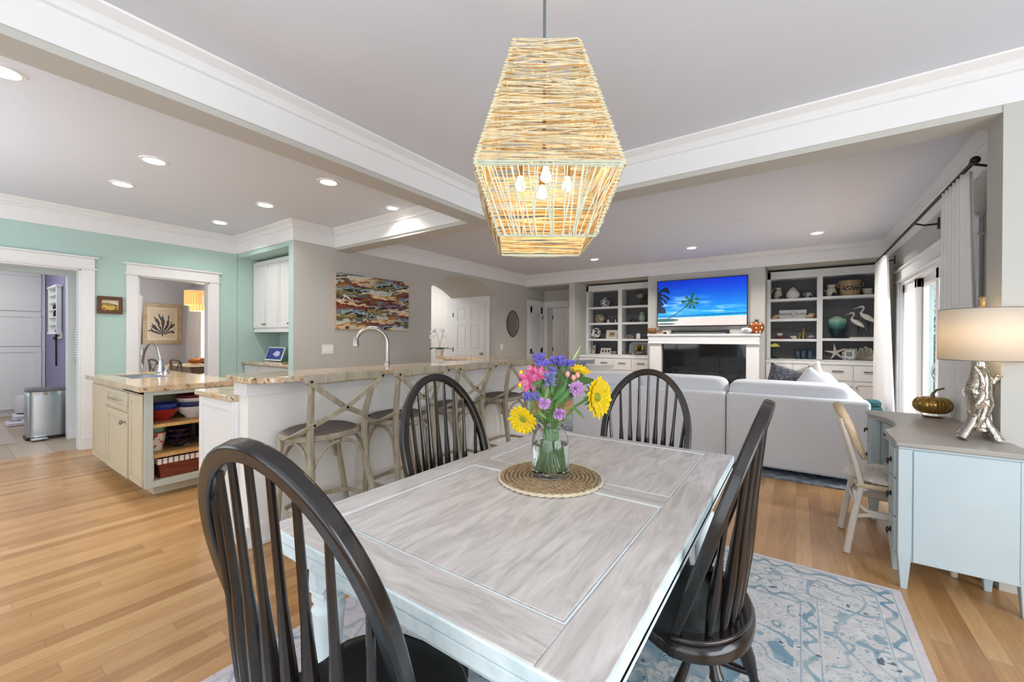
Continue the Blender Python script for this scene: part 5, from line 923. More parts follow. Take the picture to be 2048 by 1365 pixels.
def tv(U, V):
    n = vnoise(U, V, 5, 4, 71, 4); C = np.ones(U.shape+(3,)); h = np.clip((V-.2)/.8, 0, 1)[..., None]; C = rgb(10, 168, 240)*(1-h)+rgb(0, 44, 205)*h; C = C*(1-.12*(1-U[..., None])*h)
    cl = np.clip((vnoise(U, V, 3.5, 13, 81, 4)-.56)*5, 0, .75)*np.exp(-((V-.38-.12*np.sin(U*5))/.16)**2); cl = cl+.8*np.exp(-(((U-.55)/.08)**2+((V-.5)/.035)**2)*1.2)*(n*1.2)+.8*np.exp(-(((U-.20)/.09)**2+((V-.285)/.03)**2))*(n*1.3); C = mixc(C, np.clip(cl, 0, 1), rgb(196, 222, 240))
    hz = .225+.05*(U-.3)*(U > .3); sea = (V < hz+.0) & (V > .165); C = mixc(C, sea.astype(float), rgb(0, 118, 196)); C = mixc(C, (sea & (V < hz-.035)).astype(float), rgb(30, 196, 226)); C = mixc(C, (sea & (V > hz-.01)).astype(float), rgb(6, 80, 150))
    sand = V < .17+.03*U; C = np.where(sand[..., None], rgb(238, 214, 208)*(.94+.1*vnoise(U, V, 60, 40, 91, 2))[..., None], C); sh = sand & (((V-.125)/.035)**2+((U-.08)/.17)**2 < 1+.5*(n-.5)) | (sand & (((V-.04)/.025)**2+((U-.1)/.14)**2 < n*1.6)); C = mixc(C, sh.astype(float), rgb(10, 92, 98))
    tt = np.clip((V-.14)/.37, 0, 1); tx = .10+.30*(tt**.8); tr = (np.abs(U-tx) < .006+.004*(1-tt)) & (V > .14) & (V < .52); C = mixc(C, tr.astype(float), rgb(30, 52, 60))
    x, y = U-.398, (V-.53)*.58; r = np.hypot(x, y); th = np.arctan2(y+r*r*3.2, x); fr = (np.cos(th*8+.6+vnoise(U, V, 40, 40, 5, 2)*1.6) > .05) & (r < .098+.012*np.sin(th*5)); fr |= r < .03; C = mixc(C, fr.astype(float), rgb(8, 84, 62)); C = mixc(C, (fr & (vnoise(U, V, 50, 40, 7, 1) > .6)).astype(float), rgb(70, 120, 60))
    x, y = U+.02, (V-.72)*.58; r = np.hypot(x, y+.9*x*x); f2 = (r < .17) & (V < .86) & (np.sin(np.arctan2(y+4*x*x, x)*11) > -.2); f2 |= (U < .035+.03*(n-.3)) & (V > .3) & (V < .75); f2 |= (U < .06*n*2) & (V > .28) & (V < .42); return mixc(C, f2.astype(float), rgb(4, 26, 60))
painted('screen', tv, (a.x+.015, yt-.001, z0+.018), (b.x-a.x-.03, 0, 0), (0, 0, z1-z0-.033), 420, 240, vcol('lit_television_screen', .15, 1.2), t)
ys_ = ym+.07; mz = mz1+.001
def mx(px): return PY(px, 665, ys_).x
t = thing('soundbar', (mx(1400), ys_, mz), 'long black soundbar on the mantel below the television', 'soundbar'); MB().box((mx(1343), ys_-.045, mz), (mx(1459), ys_+.05, mz+.075)).build('body', BLACK, t, bevel=.012); MB().box((mx(1347), ys_-.049, mz+.012), (mx(1452), ys_-.044, mz+.022)).build('trim_strip', mat('grey_plastic', '9a9a9a', .5), t)
pumpkin('wooden_pumpkin', (mx(1304), ys_, mz), .088, .13, grain('brown_pumpkin_wood', '553a20', '80592f', '9a7040', .5, (1, 1, 1), 10, .05), 'brown wooden pumpkin at the left end of the mantel', stemh=.02, stem=IRON)
c = Vector((mx(1319), ys_, mz)); t = thing('mushroom_house', c, 'tiny brown-roofed mushroom house on the mantel beside the wooden pumpkin', 'ornament'); MB().lathe([(.035, 0), (.038, .03), (.032, .05)], c, 16).build('house', CSH, t); MB().lathe([(.055, .045), (.045, .065), (.012, .09), (.001, .092)], c, 18).build('roof', mat('brown_roof', '6d4a34', .6), t)
tag(MB().box((mx(1327), ys_-.02, mz), (mx(1333), ys_+.02, mz+.035)).box((mx(1327)+.006, ys_-.024, mz+.008), (mx(1333)-.006, ys_-.02, mz+.027)).build('media_box', BLACK, bevel=.004), 'small black media box left of the soundbar', 'media box')
tag(MB().box((mx(1334), ys_-.015, mz), (mx(1337), ys_+.015, mz+.045)).box((mx(1334)+.004, ys_-.018, mz+.03), (mx(1337)-.004, ys_-.015, mz+.038)).build('white_sensor', WC, bevel=.006), 'tiny white device between media box and soundbar', 'device')
c = Vector((mx(1493), ys_-.03, mz)); t = pumpkin('white_pumpkin', tuple(c), .085, .115, mat('white_pumpkin_paint', 'e4e6ea', .4), 'small white pumpkin lettered give thanks on the right of the mantel', stemh=.022, stem=WC)
text('lettering', 'give', .04, c+Vector((0, -.089, .068)), (1, 0, 0), (0, 0, 1), INK, t); text('lettering', 'thanks', .03, c+Vector((0, -.090, .038)), (1, 0, 0), (0, 0, 1), INK, t)
c = Vector((mx(1511)+.01, ys_+.045, mz)); t = thing('marquee_pumpkin', c, 'tall rust orange metal pumpkin with small lit bulbs, right end of the mantel', 'pumpkin')
OR = mat('rust_orange_metal', '8f4a14', .4, .3, var=.15); mb = MB()
for dx, rr in ((-.06, .055), (0, .06), (.06, .055)): mb.sph(c+Vector((dx, 0, .105)), rr, 20, (1, .6, 1.75))
mb.build('body', OR, t); MB().box(c+Vector((-.025, -.015, .20)), c+Vector((.03, .015, .245))).build('stem', mat('olive_metal', '3f4a34', .5), t, bevel=.004)
for dx, dz in ((-.07, .17), (0, .185), (.06, .175), (0, .10), (.085, .105), (0, .03), (.06, .03)): MB().sph(c+Vector((dx, -.05, dz)), .006, 8).build('bulb', LIT, t)

# ------------------------------------------------------------------ sectional sofa and its cushions
def puff(mb, c, s_, e=.35, rot=0, n=24, tilt=0, wr=.0):
    """soft cushion: superellipsoid of half sizes s_ about c"""
    c = Vector(c); M_ = Matrix.Rotation(rot, 3, 'Z') @ Matrix.Rotation(tilt, 3, 'X'); b = len(mb.v); m = n//2
    pw = lambda v, k: math.copysign(abs(v)**k, v)
    for i in range(m+1):
        th = -PI/2+PI*i/m
        for j in range(n):
            a = 2*PI*j/n; x = pw(math.cos(th), e)*pw(math.cos(a), e); y = pw(math.cos(th), e)*pw(math.sin(a), e); z = pw(math.sin(th), e)
            k = 1+wr*math.sin(a*7+z*3)*math.cos(th); mb.v.append(tuple(c+M_ @ Vector((x*s_[0]*k, y*s_[1]*k, z*s_[2]))))
    for i in range(m):
        for j in range(n): mb.f.append((b+i*n+j, b+i*n+(j+1) % n, b+(i+1)*n+(j+1) % n, b+(i+1)*n+j))
    return mb
def pillow(name, c, w_, h_, th, rot, tilt, m, label, cat='throw pillow', roll=0):
    """square pillow with pinched corners"""
    c = Vector(c); M_ = Matrix.Rotation(rot, 3, 'Z') @ Matrix.Rotation(tilt, 3, 'X') @ Matrix.Rotation(roll, 3, 'Y'); mb = MB(); N = 14
    for sgn in (-1, 1):
        def fn(u, v):
            x, y = 2*u-1, 2*v-1; q = (1-x*x)*(1-y*y); pin = 1-.10*(1-abs(x))*abs(y)**3*0-.08*(1-x*x)*abs(y)**4; pin2 = 1-.08*(1-y*y)*abs(x)**4
            return c+M_ @ Vector((x*w_/2*pin2, sgn*th/2*q**.42, y*h_/2*pin))
        mb.grid(fn, N, N)
    return tag(mb.build(name, m, ang=180), label, cat)
YS = 4.85
t = thing('sectional_sofa', (-.6, YS+.5, 0), 'large pale grey linen sectional sofa seen from behind', 'sofa')
sx0, sx1 = -2.42, .55; seams = [sx0, -.62, sx1]
for k in range(2):
    a, b = seams[k]+.004, seams[k+1]-.004; MB().box((a, YS, .06), (b, YS+.22, .79)).build('back_panel', LINEN, t, bevel=.03, seg=3)
    MB().box((a+.02, YS+.2, .08), (b-.02, YS+1.0, .30)).build('base', LINEN, t, bevel=.02)
MB().box((sx1-.24, YS+.2, .06), (sx1, YS+2.3, .77)).build('side_panel', LINEN, t, bevel=.03, seg=3)
MB().box((sx0, YS+.2, .06), (sx0+.2, YS+1.0, .62)).build('arm', LINEN, t, bevel=.04, seg=3)
MB().box((-.45, YS+1.0, .08), (sx1-.24, YS+2.3, .30)).build('chaise_base', LINEN, t, bevel=.02)
for a, b in ((-2.2, -1.45), (-1.44, -.62), (-.61, .28)): puff(MB(), ((a+b)/2, YS+.62, .40), ((b-a)/2, .42, .11), .3).build('seat_cushion', LINEN, t)
puff(MB(), (-.08, YS+1.65, .40), (.38, .62, .11), .3).build('seat_cushion', LINEN, t)
for a, b, dz in ((-2.40, -1.58, .0), (-1.57, -.63, .01), (-.61, .43, -.005)): puff(MB(), ((a+b)/2, YS+.27, .685+dz), ((b-a)/2, .145, .235), .26, 0, 40, .06, .008).build('back_cushion', LINEN, t)
for a, b in ((YS+.45, YS+1.2), (YS+1.2, YS+2.0)): puff(MB(), (.24, (a+b)/2, .69), (.14, (b-a)/2, .25), .45, 0, 28, 0, .02).build('back_cushion', LINEN, t)
for x, y in ((-2.3, YS+.12), (-.62, YS+.12), (.45, YS+.12), (.45, YS+2.2), (-.35, YS+2.2), (-2.3, YS+.9)): MB().box((x-.03, y-.03, .013), (x+.03, y+.03, .07)).build('foot', BLACK, t)
DPAT = speckle('charcoal_weave', '4a4b51', '77787d', 70, .52, .85)
def PD(x, y, d): return CO+ray(x, y)*d                                   # point at a given distance along the lens axis
Q = PY(1572, 752, 5.55); pillow('patterned_pillow', (Q.x+.02, 5.45, .83), .44, .44, .15, .15, -.25, DPAT, 'charcoal patterned pillow with a corner raised above the sofa back', roll=.28)
Q = PY(1612, 750, 5.7); pillow('cream_pillow', (Q.x+.0, 5.66, .84), .44, .44, .15, -.2, -.25, mat('oatmeal_cloth', 'cfcabc', .9, sheen=.2), 'oatmeal pillow with a pointed corner behind the charcoal one', roll=-.45)
Q = PY(1628, 768, 5.4); pillow('white_pillow', (Q.x, 5.34, .80), .42, .42, .16, -.1, -.3, mat('white_pillow_cloth', 'e2e4e6', .9, sheen=.2), 'white pillow lying against the right back cushion', roll=.6)
Q = PY(1183, 738, 6.3); pillow('grey_pillow', (Q.x+.18, 5.40, .84), .50, .46, .15, .05, -.2, speckle('grey_tweed', 'a4a8b2', '7a7f8c', 120, .5, .9), 'blue-grey tweed pillow at the left end of the sofa') 
Q = PY(1205, 745, 5.5); pillow('cream_piped_pillow', (Q.x+.0, 5.30, .80), .46, .44, .16, -.1, -.25, mat('cream_pillow_cloth', 'dcd9cf', .9, sheen=.2), 'cream pillow with pale piped edge beside the tweed one')
tag(MB().box((-3.3, 4.72, .001), (.98, 7.3, .012)).build('living_room_rug', speckle('blue_grey_rug', '8f97a0', '6c7480', 14, .5, .95)), 'blue-grey area rug under the sectional sofa', 'rug')
t = thing('teal_throw', (.86, 6.9, .0), 'folded dark teal blanket on a low stool beyond the sofa', 'blanket')
puff(MB(), (.79, 7.0, .46), (.10, .15, .055), .5).build('folded_layer', mat('teal_wool', '1d4a50', .9), t); puff(MB(), (.79, 7.0, .54), (.09, .14, .04), .5).build('folded_layer', mat('teal_wool', '1d4a50', .9), t)
t = thing('low_stool', (.79, 7.0, 0), 'low dark stool carrying the teal blanket by the glass doors', 'stool'); MB().box((.68, 6.85, .36), (.90, 7.15, .403)).build('seat', ESP, t, bevel=.01)
for x in (.71, .87):
    for y in (6.88, 7.12): MB().box((x-.02, y-.02, .013), (x+.02, y+.02, .36)).build('leg', ESP, t)

# ------------------------------------------------------------------ glass doors, curtains, outdoors
t = struct('door_4', MB().box((XR-.02, SD0-.11, 0), (XR, SD0, SDZ)).box((XR-.02, SD1, 0), (XR, SD1+.11, SDZ)).box((XR-.022, SD0-.11, SDZ+.018), (XR, SD1+.11, SDZ+.145)).box((XR-.035, SD0-.14, SDZ), (XR, SD1+.14, SDZ+.018)).box((XR-.045, SD0-.15, SDZ+.145), (XR, SD1+.15, SDZ+.167)), WHITE, bevel=.003)
def leaf(y0, y1, x, n, handle=None):
    r_ = struct('door_%d' % n, MB().box((x, y0, 0), (x+.045, y0+.1, SDZ-.04)).box((x, y1-.1, 0), (x+.045, y1, SDZ-.04)).box((x, y0, 0), (x+.045, y1, .2)).box((x, y0, SDZ-.15), (x+.045, y1, SDZ-.04)), WHITE, bevel=.003)
    MB().box((x+.018, y0+.09, .19), (x+.024, y1-.09, SDZ-.14)).build('pane', PANE, r_)
    if handle:
        h = MB().box((x-.012, handle-.02, .88), (x, handle+.02, 1.16)).tube([(x-.01, handle-.0, 1.12), (x-.05, handle+.0, 1.12), (x-.065, handle+.05, 1.05), (x-.065, handle+.05, .99), (x-.05, handle, .92), (x-.01, handle, .92)], .009).build('door_handle', STEEL, r_)
    return r_
leaf(4.72, 5.98, XR+.03, 5); leaf(5.92, 6.88, XR+.085, 6, 5.985+.0); leaf(6.82, 7.60, XR+.03, 7)
struct('trim_22', MB().box((XR, SD0, SDZ-.045), (XR+.16, SD1, SDZ)).box((XR, SD0-.0, 0), (XR+.16, SD0+.06, SDZ)).box((XR, SD1-.02, 0), (XR+.16, SD1, SDZ)), WHITE)
struct('ground', MB().box((1.3, 3.6, -.25), (30, 40, -.08)), mat('pale_paving', 'c9c6be', .8, var=.08))
tag(MB().prism(rrect(1.60, 8.9, .10, .13, .02), -.08, 2.9).box((1.47, 8.74, -.08), (1.73, 9.06, .12)).box((1.47, 8.74, 2.7), (1.73, 9.06, 2.9)).build('porch_column', mat('pale_aqua_paint', '8ea9aa', .6), bevel=.005), 'pale aqua porch column outside the glass doors', 'column')
def shrub(c, r, h, n, label, m=GREEN):
    t = thing('garden_shrub', c, label, 'shrub'); mb = MB(); rg = random.Random(int(c[0]*100+c[1]*7)); c = Vector(c)
    for k in range(n):
        a = rg.random()*2*PI; rr = r*math.sqrt(rg.random()); z = h*(.12+.88*rg.random()); p = c+Vector((rr*math.cos(a)*(1.1-.5*z/h), rr*math.sin(a)*(1.1-.5*z/h), z)); d = Vector((rg.uniform(-1, 1), rg.uniform(-1, 1), rg.uniform(-.2, 1))).normalized(); s_ = d.cross(Vector((0, 0, 1))).normalized()*.05; L_ = d*.17
        b = len(mb.v); mb.v += [tuple(p), tuple(p+L_*.5+s_), tuple(p+L_), tuple(p+L_*.5-s_)]; mb.f.append((b, b+1, b+2, b+3))
    mb.build('foliage', m, t, smooth=False)
    for k in range(4): a = k*1.6; MB().tube([c, c+Vector((r*.3*math.cos(a), r*.3*math.sin(a), h*.6))], [.03, .01], 6).build('stem', mat('brown_bark', '6a5642', .8), t)
shrub((2.75, 14.2, -.08), .7, 1.5, 900, 'leafy green shrub outside the glass doors, nearer one'); shrub((3.9, 17.5, -.08), 1.4, 2.6, 1300, 'tall green shrub farther out in the garden'); shrub((2.35, 11.4, -.08), .45, 1.0, 500, 'low green shrub beside the porch column')
t = thing('garden_palm', (3.1, 14.6, -.08), 'tall palm with feathery fronds outside the glass doors', 'palm'); MB().tube([(3.1, 14.6, -.08), (3.05, 14.5, 1.8), (3.1, 14.5, 3.0)], [.14, .1, .09], 10).build('trunk', mat('brown_bark', '6a5642', .8), t)
for k in range(11):
    a = 2*PI*k/11; mb = MB(); P0 = Vector((3.1, 14.5, 3.0)); dr = Vector((math.cos(a), math.sin(a), 0)); pts = [P0+dr*(1.7*u)+Vector((0, 0, .55*math.sin(u*2.2)-1.5*u*u)) for u in [i/12 for i in range(13)]]; mb.tube(pts, [.02-.0014*i for i in range(13)], 5)
    sd = dr.cross(Vector((0, 0, 1)))
    for i in range(1, 13):
        for s_ in (-1, 1): b = len(mb.v); p = pts[i]; e = p+sd*s_*.34*(1-.5*i/13)+Vector((0, 0, -.22))+dr*.12; mb.v += [tuple(p-dr*.025), tuple(p+dr*.025), tuple(e)]; mb.f.append((b, b+1, b+2))
    mb.build('frond', mat('palm_green', '6f9a4a', .5, var=.2), t, smooth=False)
def drp(y0a, y1a, y0b, y1b, x, folds, label, zt=2.50, amp=.035):
    drape('window_curtain', lambda u, v: (x+amp*math.sin(u*PI*2*folds+.6*v)*(.7+.5*v), (y0a+(y1a-y0a)*u)*(1-v**1.3)+(y0b+(y1b-y0b)*u)*v**1.3+.01*math.sin(u*PI*4*folds), zt-(zt-.03)*v), label, 'white curtains at the glass doors', 110, 34)
drp(4.07, 4.60, 3.86, 4.62, .95, 6, 'long white curtain nearer the lamp, right of the glass doors'); drp(7.36, 8.17, 6.85, 8.17, .97, 8, 'long white curtain beside the right bookcase, far end of the glass doors')
t = thing('curtain_rod', (.95, 5.9, 2.53), 'long dark curtain rod above the sliding glass doors', 'curtain rod')
MB().cyl((.95, 3.97, 2.53), (.97, 8.18, 2.53), .014).build('rod', IRON, t); MB().sph((.95, 3.945, 2.53), .026, 16).cyl((.95, 3.95, 2.53), (.95, 3.99, 2.53), .02).build('finial', IRON, t)
for y in (4.02, 5.72, 7.95): MB().tube([(.953, y, 2.53), (1.03, y, 2.50), (XR-.004, y, 2.50)], .009).box((XR-.012, y-.02, 2.45), (XR, y+.02, 2.56)).build('bracket', IRON, t)
# ------------------------------------------------------------------ dining table
tx0, tx1, ty0, ty1, tz = -1.34, -.262, .622, 2.338, .76
t = thing('dining_table', ((tx0+tx1)/2, (ty0+ty1)/2, 0), 'whitewashed farmhouse dining table with inset panels and pale blue edges', 'dining table')
gx0, gx1, gy0, gy1, gy2, gy3 = -1.226, -.386, .75, 1.465, 1.578, 2.28; g = .004
GR = mat('pale_groove_paint', 'e6edf0', .5, var=.03)
MB().box((tx0+.004, ty0+.004, tz-.03), (tx1-.004, ty1-.004, tz-.006)).build('top_core', GR, t)
def brd(nm, x0, y0, x1, y1, m, dz=0): MB().box((x0, y0, tz-.022), (x1, y1, tz+dz)).build(nm, m, t, bevel=.0018)
brd('top_board', tx0, ty0, gx0-g, ty1, TTOP); brd('top_board', gx1+g, ty0, tx1, ty1, TTOP)
brd('top_board', gx0-g+.0005, ty0, gx1+g-.0005, gy0-g, TTOPX); brd('top_board', gx0-g+.0005, gy3+g, gx1+g-.0005, ty1, TTOPX); brd('top_board', gx0-g+.0005, gy1+g, gx1+g-.0005, gy2-g, TTOPX)
for a, b in ((gy0, gy1), (gy2, gy3)):
    MB().box((gx0+.008, a+.008, tz-.022), (gx1-.008, b-.008, tz-.0012)).build('inset_panel', TTOP, t, bevel=.002)
    MB().tube([(gx0+.001, a+.001, tz-.004), (gx1-.001, a+.001, tz-.004), (gx1-.001, b-.001, tz-.004), (gx0+.001, b-.001, tz-.004)], .0036, 6, closed=True).build('panel_bead', GR, t)
e = .0
MB().box((tx0-.004, ty0-.004, tz-.034), (tx1+.004, ty0+.01, tz-.003)).box((tx0-.004, ty1-.01, tz-.034), (tx1+.004, ty1+.004, tz-.003)).box((tx0-.004, ty0+.01, tz-.034), (tx0+.01, ty1-.01, tz-.003)).box((tx1-.01, ty0+.01, tz-.034), (tx1+.004, ty1-.01, tz-.003)).build('edge_band', TBLUE, t, bevel=.004)
MB().box((tx0+.002, ty0+.002, tz-.075), (tx1-.002, ty1-.002, tz-.040)).build('leaf_layer', TBLUE, t, bevel=.004)
ap = MB(); q0, q1, r0_, r1_ = tx0+.07, tx1-.07, ty0+.07, ty1-.07
def scal(a, b): return [(a, tz-.076), (a, tz-.20), (a+.09, tz-.20), (a+.12, tz-.165), (a+.17, tz-.15), (b-.17, tz-.15), (b-.12, tz-.165), (b-.09, tz-.20), (b, tz-.20), (b, tz-.076)]
ap.prism(scal(q0, q1), r0_, r0_+.022, 'y'); ap.prism(scal(q0, q1), r1_-.022, r1_, 'y'); ap.prism(scal(r0_, r1_), q0, q0+.022, 'x'); ap.prism(scal(r0_, r1_), q1-.022, q1, 'x'); ap.build('apron', TBLUE, t, bevel=.002)
LP = [(.055, 0), (.036, .02), (.028, .05), (.046, .09), (.044, .12), (.030, .16), (.036, .3), (.046, .44), (.05, .465), (.052, .475), (.036, .487), (.040, .50), (.051, .508), (.051, .52), (.036, .53)]
for x in (q0+.05, q1-.05):
    for y in (r0_+.05, r1_-.05):
        MB().lathe([(r, z+.014) for r, z in LP], (x, y, 0), 24).box((x-.046, y-.046, .544), (x+.046, y+.046, tz-.077)).build('leg', mat('white_leg_paint', 'e3edf0', .4, var=.03), t)
# ------------------------------------------------------------------ windsor chairs
def sweep_slab(mb, P, nrm, w_, d_):
    """rectangular section along a planar hoop: w_ in plane, d_ along nrm"""
    k = len(P); b = len(mb.v)
    for i in range(k):
        t_ = (P[min(i+1, k-1)]-P[max(i-1, 0)]).normalized(); s_ = t_.cross(nrm).normalized(); f_ = 1 if 4 < i < k-5 else .78+.044*min(i, k-1-i)
        for a, c in ((-1, -1), (1, -1), (1, 1), (-1, 1)): mb.v.append(tuple(P[i]+s_*(a*w_/2*f_)+nrm*(c*d_/2*f_)))
    for i in range(k-1):
        for j in range(4): mb.f.append((b+i*4+j, b+i*4+(j+1) % 4, b+(i+1)*4+(j+1) % 4, b+(i+1)*4+j))
    mb.f += [(b+3, b+2, b+1, b), (b+4*k-4, b+4*k-3, b+4*k-2, b+4*k-1)]; return mb
def make_windsor():
    t = thing('windsor_chair', (0, 0, 0), '', 'dining chair', 'dark windsor chairs around the dining table')
    W, WB, L, LEAN, K = .257-.016, .225-.012, .700-.014, .31, .474; SZ = .48; up = Vector((0, -math.sin(LEAN), math.cos(LEAN))); nrm = Vector((0, math.cos(LEAN), math.sin(LEAN))); B0 = Vector((0, 0, SZ-.02))
    hp = []
    def hoop(q):      # q in -1..1 around the arch
        return q
    sk = K*L
    for i in range(10): u = i/10; hp.append((-(WB+(W-WB)*math.sin(u*PI/2)), .02+sk*u))
    for i in range(33): a = PI*i/32; hp.append((-W*math.cos(a), .02+sk+(L-sk)*math.sin(a)))
    for i in range(10): u = 1-(i+1)/10; hp.append(((WB+(W-WB)*math.sin(u*PI/2)), .02+sk*u))
    P = [B0+Vector((x, 0, 0))+up*s_ for x, s_ in hp]
    sweep_slab(MB(), P, nrm, .036, .033).build('hoop', ESP, t, bevel=.007, ang=60, seg=3)
    def top_at(x):    # hoop height along the lean for a given x
        return sk+.02+(L-sk)*math.sqrt(max(0, 1-(x/W)**2))-.012 if abs(x) < W*.995 else sk
    n = 9
    for i in range(n):
        u = -1+2*i/(n-1); xb = u*.175; yb = -.055-.085*math.sqrt(max(0, 1-(u*.93)**2)); xt = u*.222; s_ = top_at(xt); T = B0+Vector((xt, 0, 0))+up*s_; Bv = Vector((xb, yb, SZ-.005)); ax = (T-Bv); Ln = ax.length
        MB().lathe([(.0085, 0), (.0125, Ln*.12), (.0165, Ln*.3), (.0145, Ln*.42), (.009, Ln*.60), (.0068, Ln)], Bv, 10, ax).build('spindle', ESP, t)
    # shaped seat
    out = []
    for k in range(60):
        a = 2*PI*k/60; x, y = math.cos(a), math.sin(a)
        if y < 0: px, py = .245*math.copysign(abs(x)**.9, x), -.185*abs(y)**.95
        else: px, py = (.245-.035*math.sin(PI*min(1, abs(y)*1.6))*(1 if abs(x) > .3 else .3)+.0)*math.copysign(abs(x)**.55, x), .27*abs(y)**.8+.018*math.cos(px_ if False else 3.2*x)*abs(y)
        out.append((px, py))
    mb = MB(); lay = [(1, 0.0), (1.0, .018), (.985, .032), (.95, .040), (.80, .036), (.62, .026), (.35, .020), (.001, .022)]
    z0 = SZ-.042
    for sc, dz in [(.93, -.006)]+lay:
        for x, y in out: mb.v.append((x*sc, (y-.03)*sc+.03, z0+dz))
    N = 60
    for j in range(len(lay)):
        for i in range(N): mb.f.append((j*N+i, j*N+(i+1) % N, (j+1)*N+(i+1) % N, (j+1)*N+i))
    mb.f.append(tuple(range(N-1, -1, -1))); mb.build('seat', ESP, t, ang=50)
    MB().prism([(x*.965, (y-.03)*.965+.03) for x, y in [(math.cos(a)*.245, -.185*abs(math.sin(a))) for a in [PI+PI*k/30 for k in range(31)]]]+[(x*.8, (y)*.78) for x, y in [(math.cos(a)*.245, -.185*abs(math.sin(a))) for a in [2*PI-PI*k/30 for k in range(31)]]], SZ-.004, SZ+.012).build('spindle_deck', ESP, t, bevel=.005)
    LG = [(.013, 0), (.017, .05), (.022, .09), (.014, .12), (.02, .14), (.014, .155), (.026, .24), (.02, .34), (.014, .37), (.02, .385), (.015, .40), (.015, .46)]
    ft = []
    for sx_ in (-1, 1):
        for A, Bt in ((Vector((sx_*.235, -.20, 0)), Vector((sx_*.15, -.09, SZ-.03))), (Vector((sx_*.225, .27, 0)), Vector((sx_*.155, .17, SZ-.03)))):
            ax = Bt-A; f_ = ax.length/.46; MB().lathe([(r, h*f_) for r, h in LG], A, 14, ax).build('leg', ESP, t); ft.append(A.lerp(Bt, .38))
    ST_ = lambda A, Bt: MB().lathe([(.009, 0), (.013, .12*(Bt-A).length), (.018, .5*(Bt-A).length), (.013, .88*(Bt-A).length), (.009, (Bt-A).length)], A, 12, Bt-A).build('stretcher', ESP, t)
    ST_(ft[0], ft[1]); ST_(ft[2], ft[3]); ST_(ft[0].lerp(ft[1], .5), ft[2].lerp(ft[3], .5)); return t
w0 = make_windsor()
for k, (x, y, a, lb) in enumerate(((-.817, .535, .138, 'dark windsor chair in the left foreground at the near end of the table'), (-.285, 1.446, 1.545, 'dark windsor chair on the right side of the table, seat fully seen'), (-1.305, 1.469, -1.682, 'dark windsor chair at the left side of the table in front of the stools'), (-.735, 2.33, 3.19, 'dark windsor chair at the far end of the table in front of the sofa'))):
    c = w0 if k == 0 else copy_tree(w0); c.location = (x, y, .012); c.rotation_euler.z = a; c['label'] = lb
# ------------------------------------------------------------------ placemat, vase, bouquet
px_, py_ = -.845, 1.50
t = thing('woven_placemat', (px_, py_, tz), 'round braided rush placemat under the glass vase', 'placemat')
RUSH = grain('braided_rush', '7d684e', 'a58d6c', 'c2ab86', .8, (1, 1, 1), 60, .5)
mb = MB(); turns = 11; pts = []
for k in range(turns*48): a = 2*PI*k/48; r = .012+(.205-.012)*k/(turns*48); pts.append((px_+r*math.cos(a), py_+r*math.sin(a), tz+.006+.0008*math.sin(k*1.9)))
mb.tube(pts, [.0088+.0012*math.sin(k*1.35) for k in range(len(pts))], 6).build('braided_coil', RUSH, t)
mb = MB(); N = 150
for s_ in (0, PI): mb.tube([(px_+(.213+.003*math.cos(k*.9+s_))*math.cos(2*PI*k/N), py_+(.213+.003*math.cos(k*.9+s_))*math.sin(2*PI*k/N), tz+.0065+.003*math.sin(k*.9+s_)) for k in range(N)], .0042, 6, closed=True)
mb.build('plaited_rim', mat('pale_rush', 'd8cbb0', .8, var=.15, scale=60), t)
mb = MB()
for k in range(turns):
    r = .02+.0175*k; m_ = max(6, int(r*2*PI/.02))
    for j in range(m_): a = 2*PI*j/m_+k*.3; c = Vector((px_+r*math.cos(a), py_+r*math.sin(a), tz+.0135)); d = Vector((math.cos(a+.7), math.sin(a+.7), 0))*.007; mb.tube([c-d-Vector((0, 0, .002)), c, c+d-Vector((0, 0, .002))], .0013, 4)
mb.build('stitching', mat('brown_twine', '77603f', .8), t)
vx, vy, vz = px_-.0, py_+.0, tz+.0165
t = thing('glass_vase', (vx, vy, vz), 'clear glass jar vase filled with water and green stems on the placemat', 'vase')
VG = glass('vase_glass', (.97, 1, .99)); op = [(.070, 0), (.077, .008), (.078, .03), (.0775, .135), (.072, .165), (.052, .19), (.050, .20), (.062, .228), (.066, .232)]; ip = [(.063, .231), (.047, .2), (.049, .19), (.0685, .165), (.0735, .135), (.074, .03), (.06, .012), (.001, .01)]
MB().lathe(op+ip, (vx, vy, vz), 40, cap=False).prism([(vx+.07*math.cos(a), vy+.07*math.sin(a)) for a in [2*PI*k/40 for k in range(40)]], vz, vz+.0001).build('glass_body', VG, t)
MB().lathe([(.001, .012), (.06, .0135), (.0730, .032), (.0730, .128), (.0728, .130), (.001, .130)], (vx, vy, vz), 36, cap=False).build('water', glass('vase_water', (.96, 1, .97), 0, 1.33), t)
CENTER = Vector((vx, vy, 0)); DV = (CENTER-CO).dot(FWD)
def fp(x, y, dd=0): return CO+ray(x, y)*(DV+dd)
def stem(top, mb=None, base=None, r=.003, bend=.0, leaf=None):
    top = Vector(top); a = RNG.uniform(0, 2*PI); q_ = RNG.uniform(.03, .052); b = Vector((vx+q_*math.cos(a), vy+q_*math.sin(a), vz+.02)); n = Vector((vx+(top.x-vx)*.22, vy+(top.y-vy)*.22, vz+.205)); h = Vector((n.x-vx, n.y-vy, 0))
    if h.length > .036: h = h*(.036/h.length); n = Vector((vx+h.x, vy+h.y, n.z))
    m2 = n.lerp(top, .5)+Vector((0, 0, .02)); return [b, b.lerp(n, .5), n, m2, top]
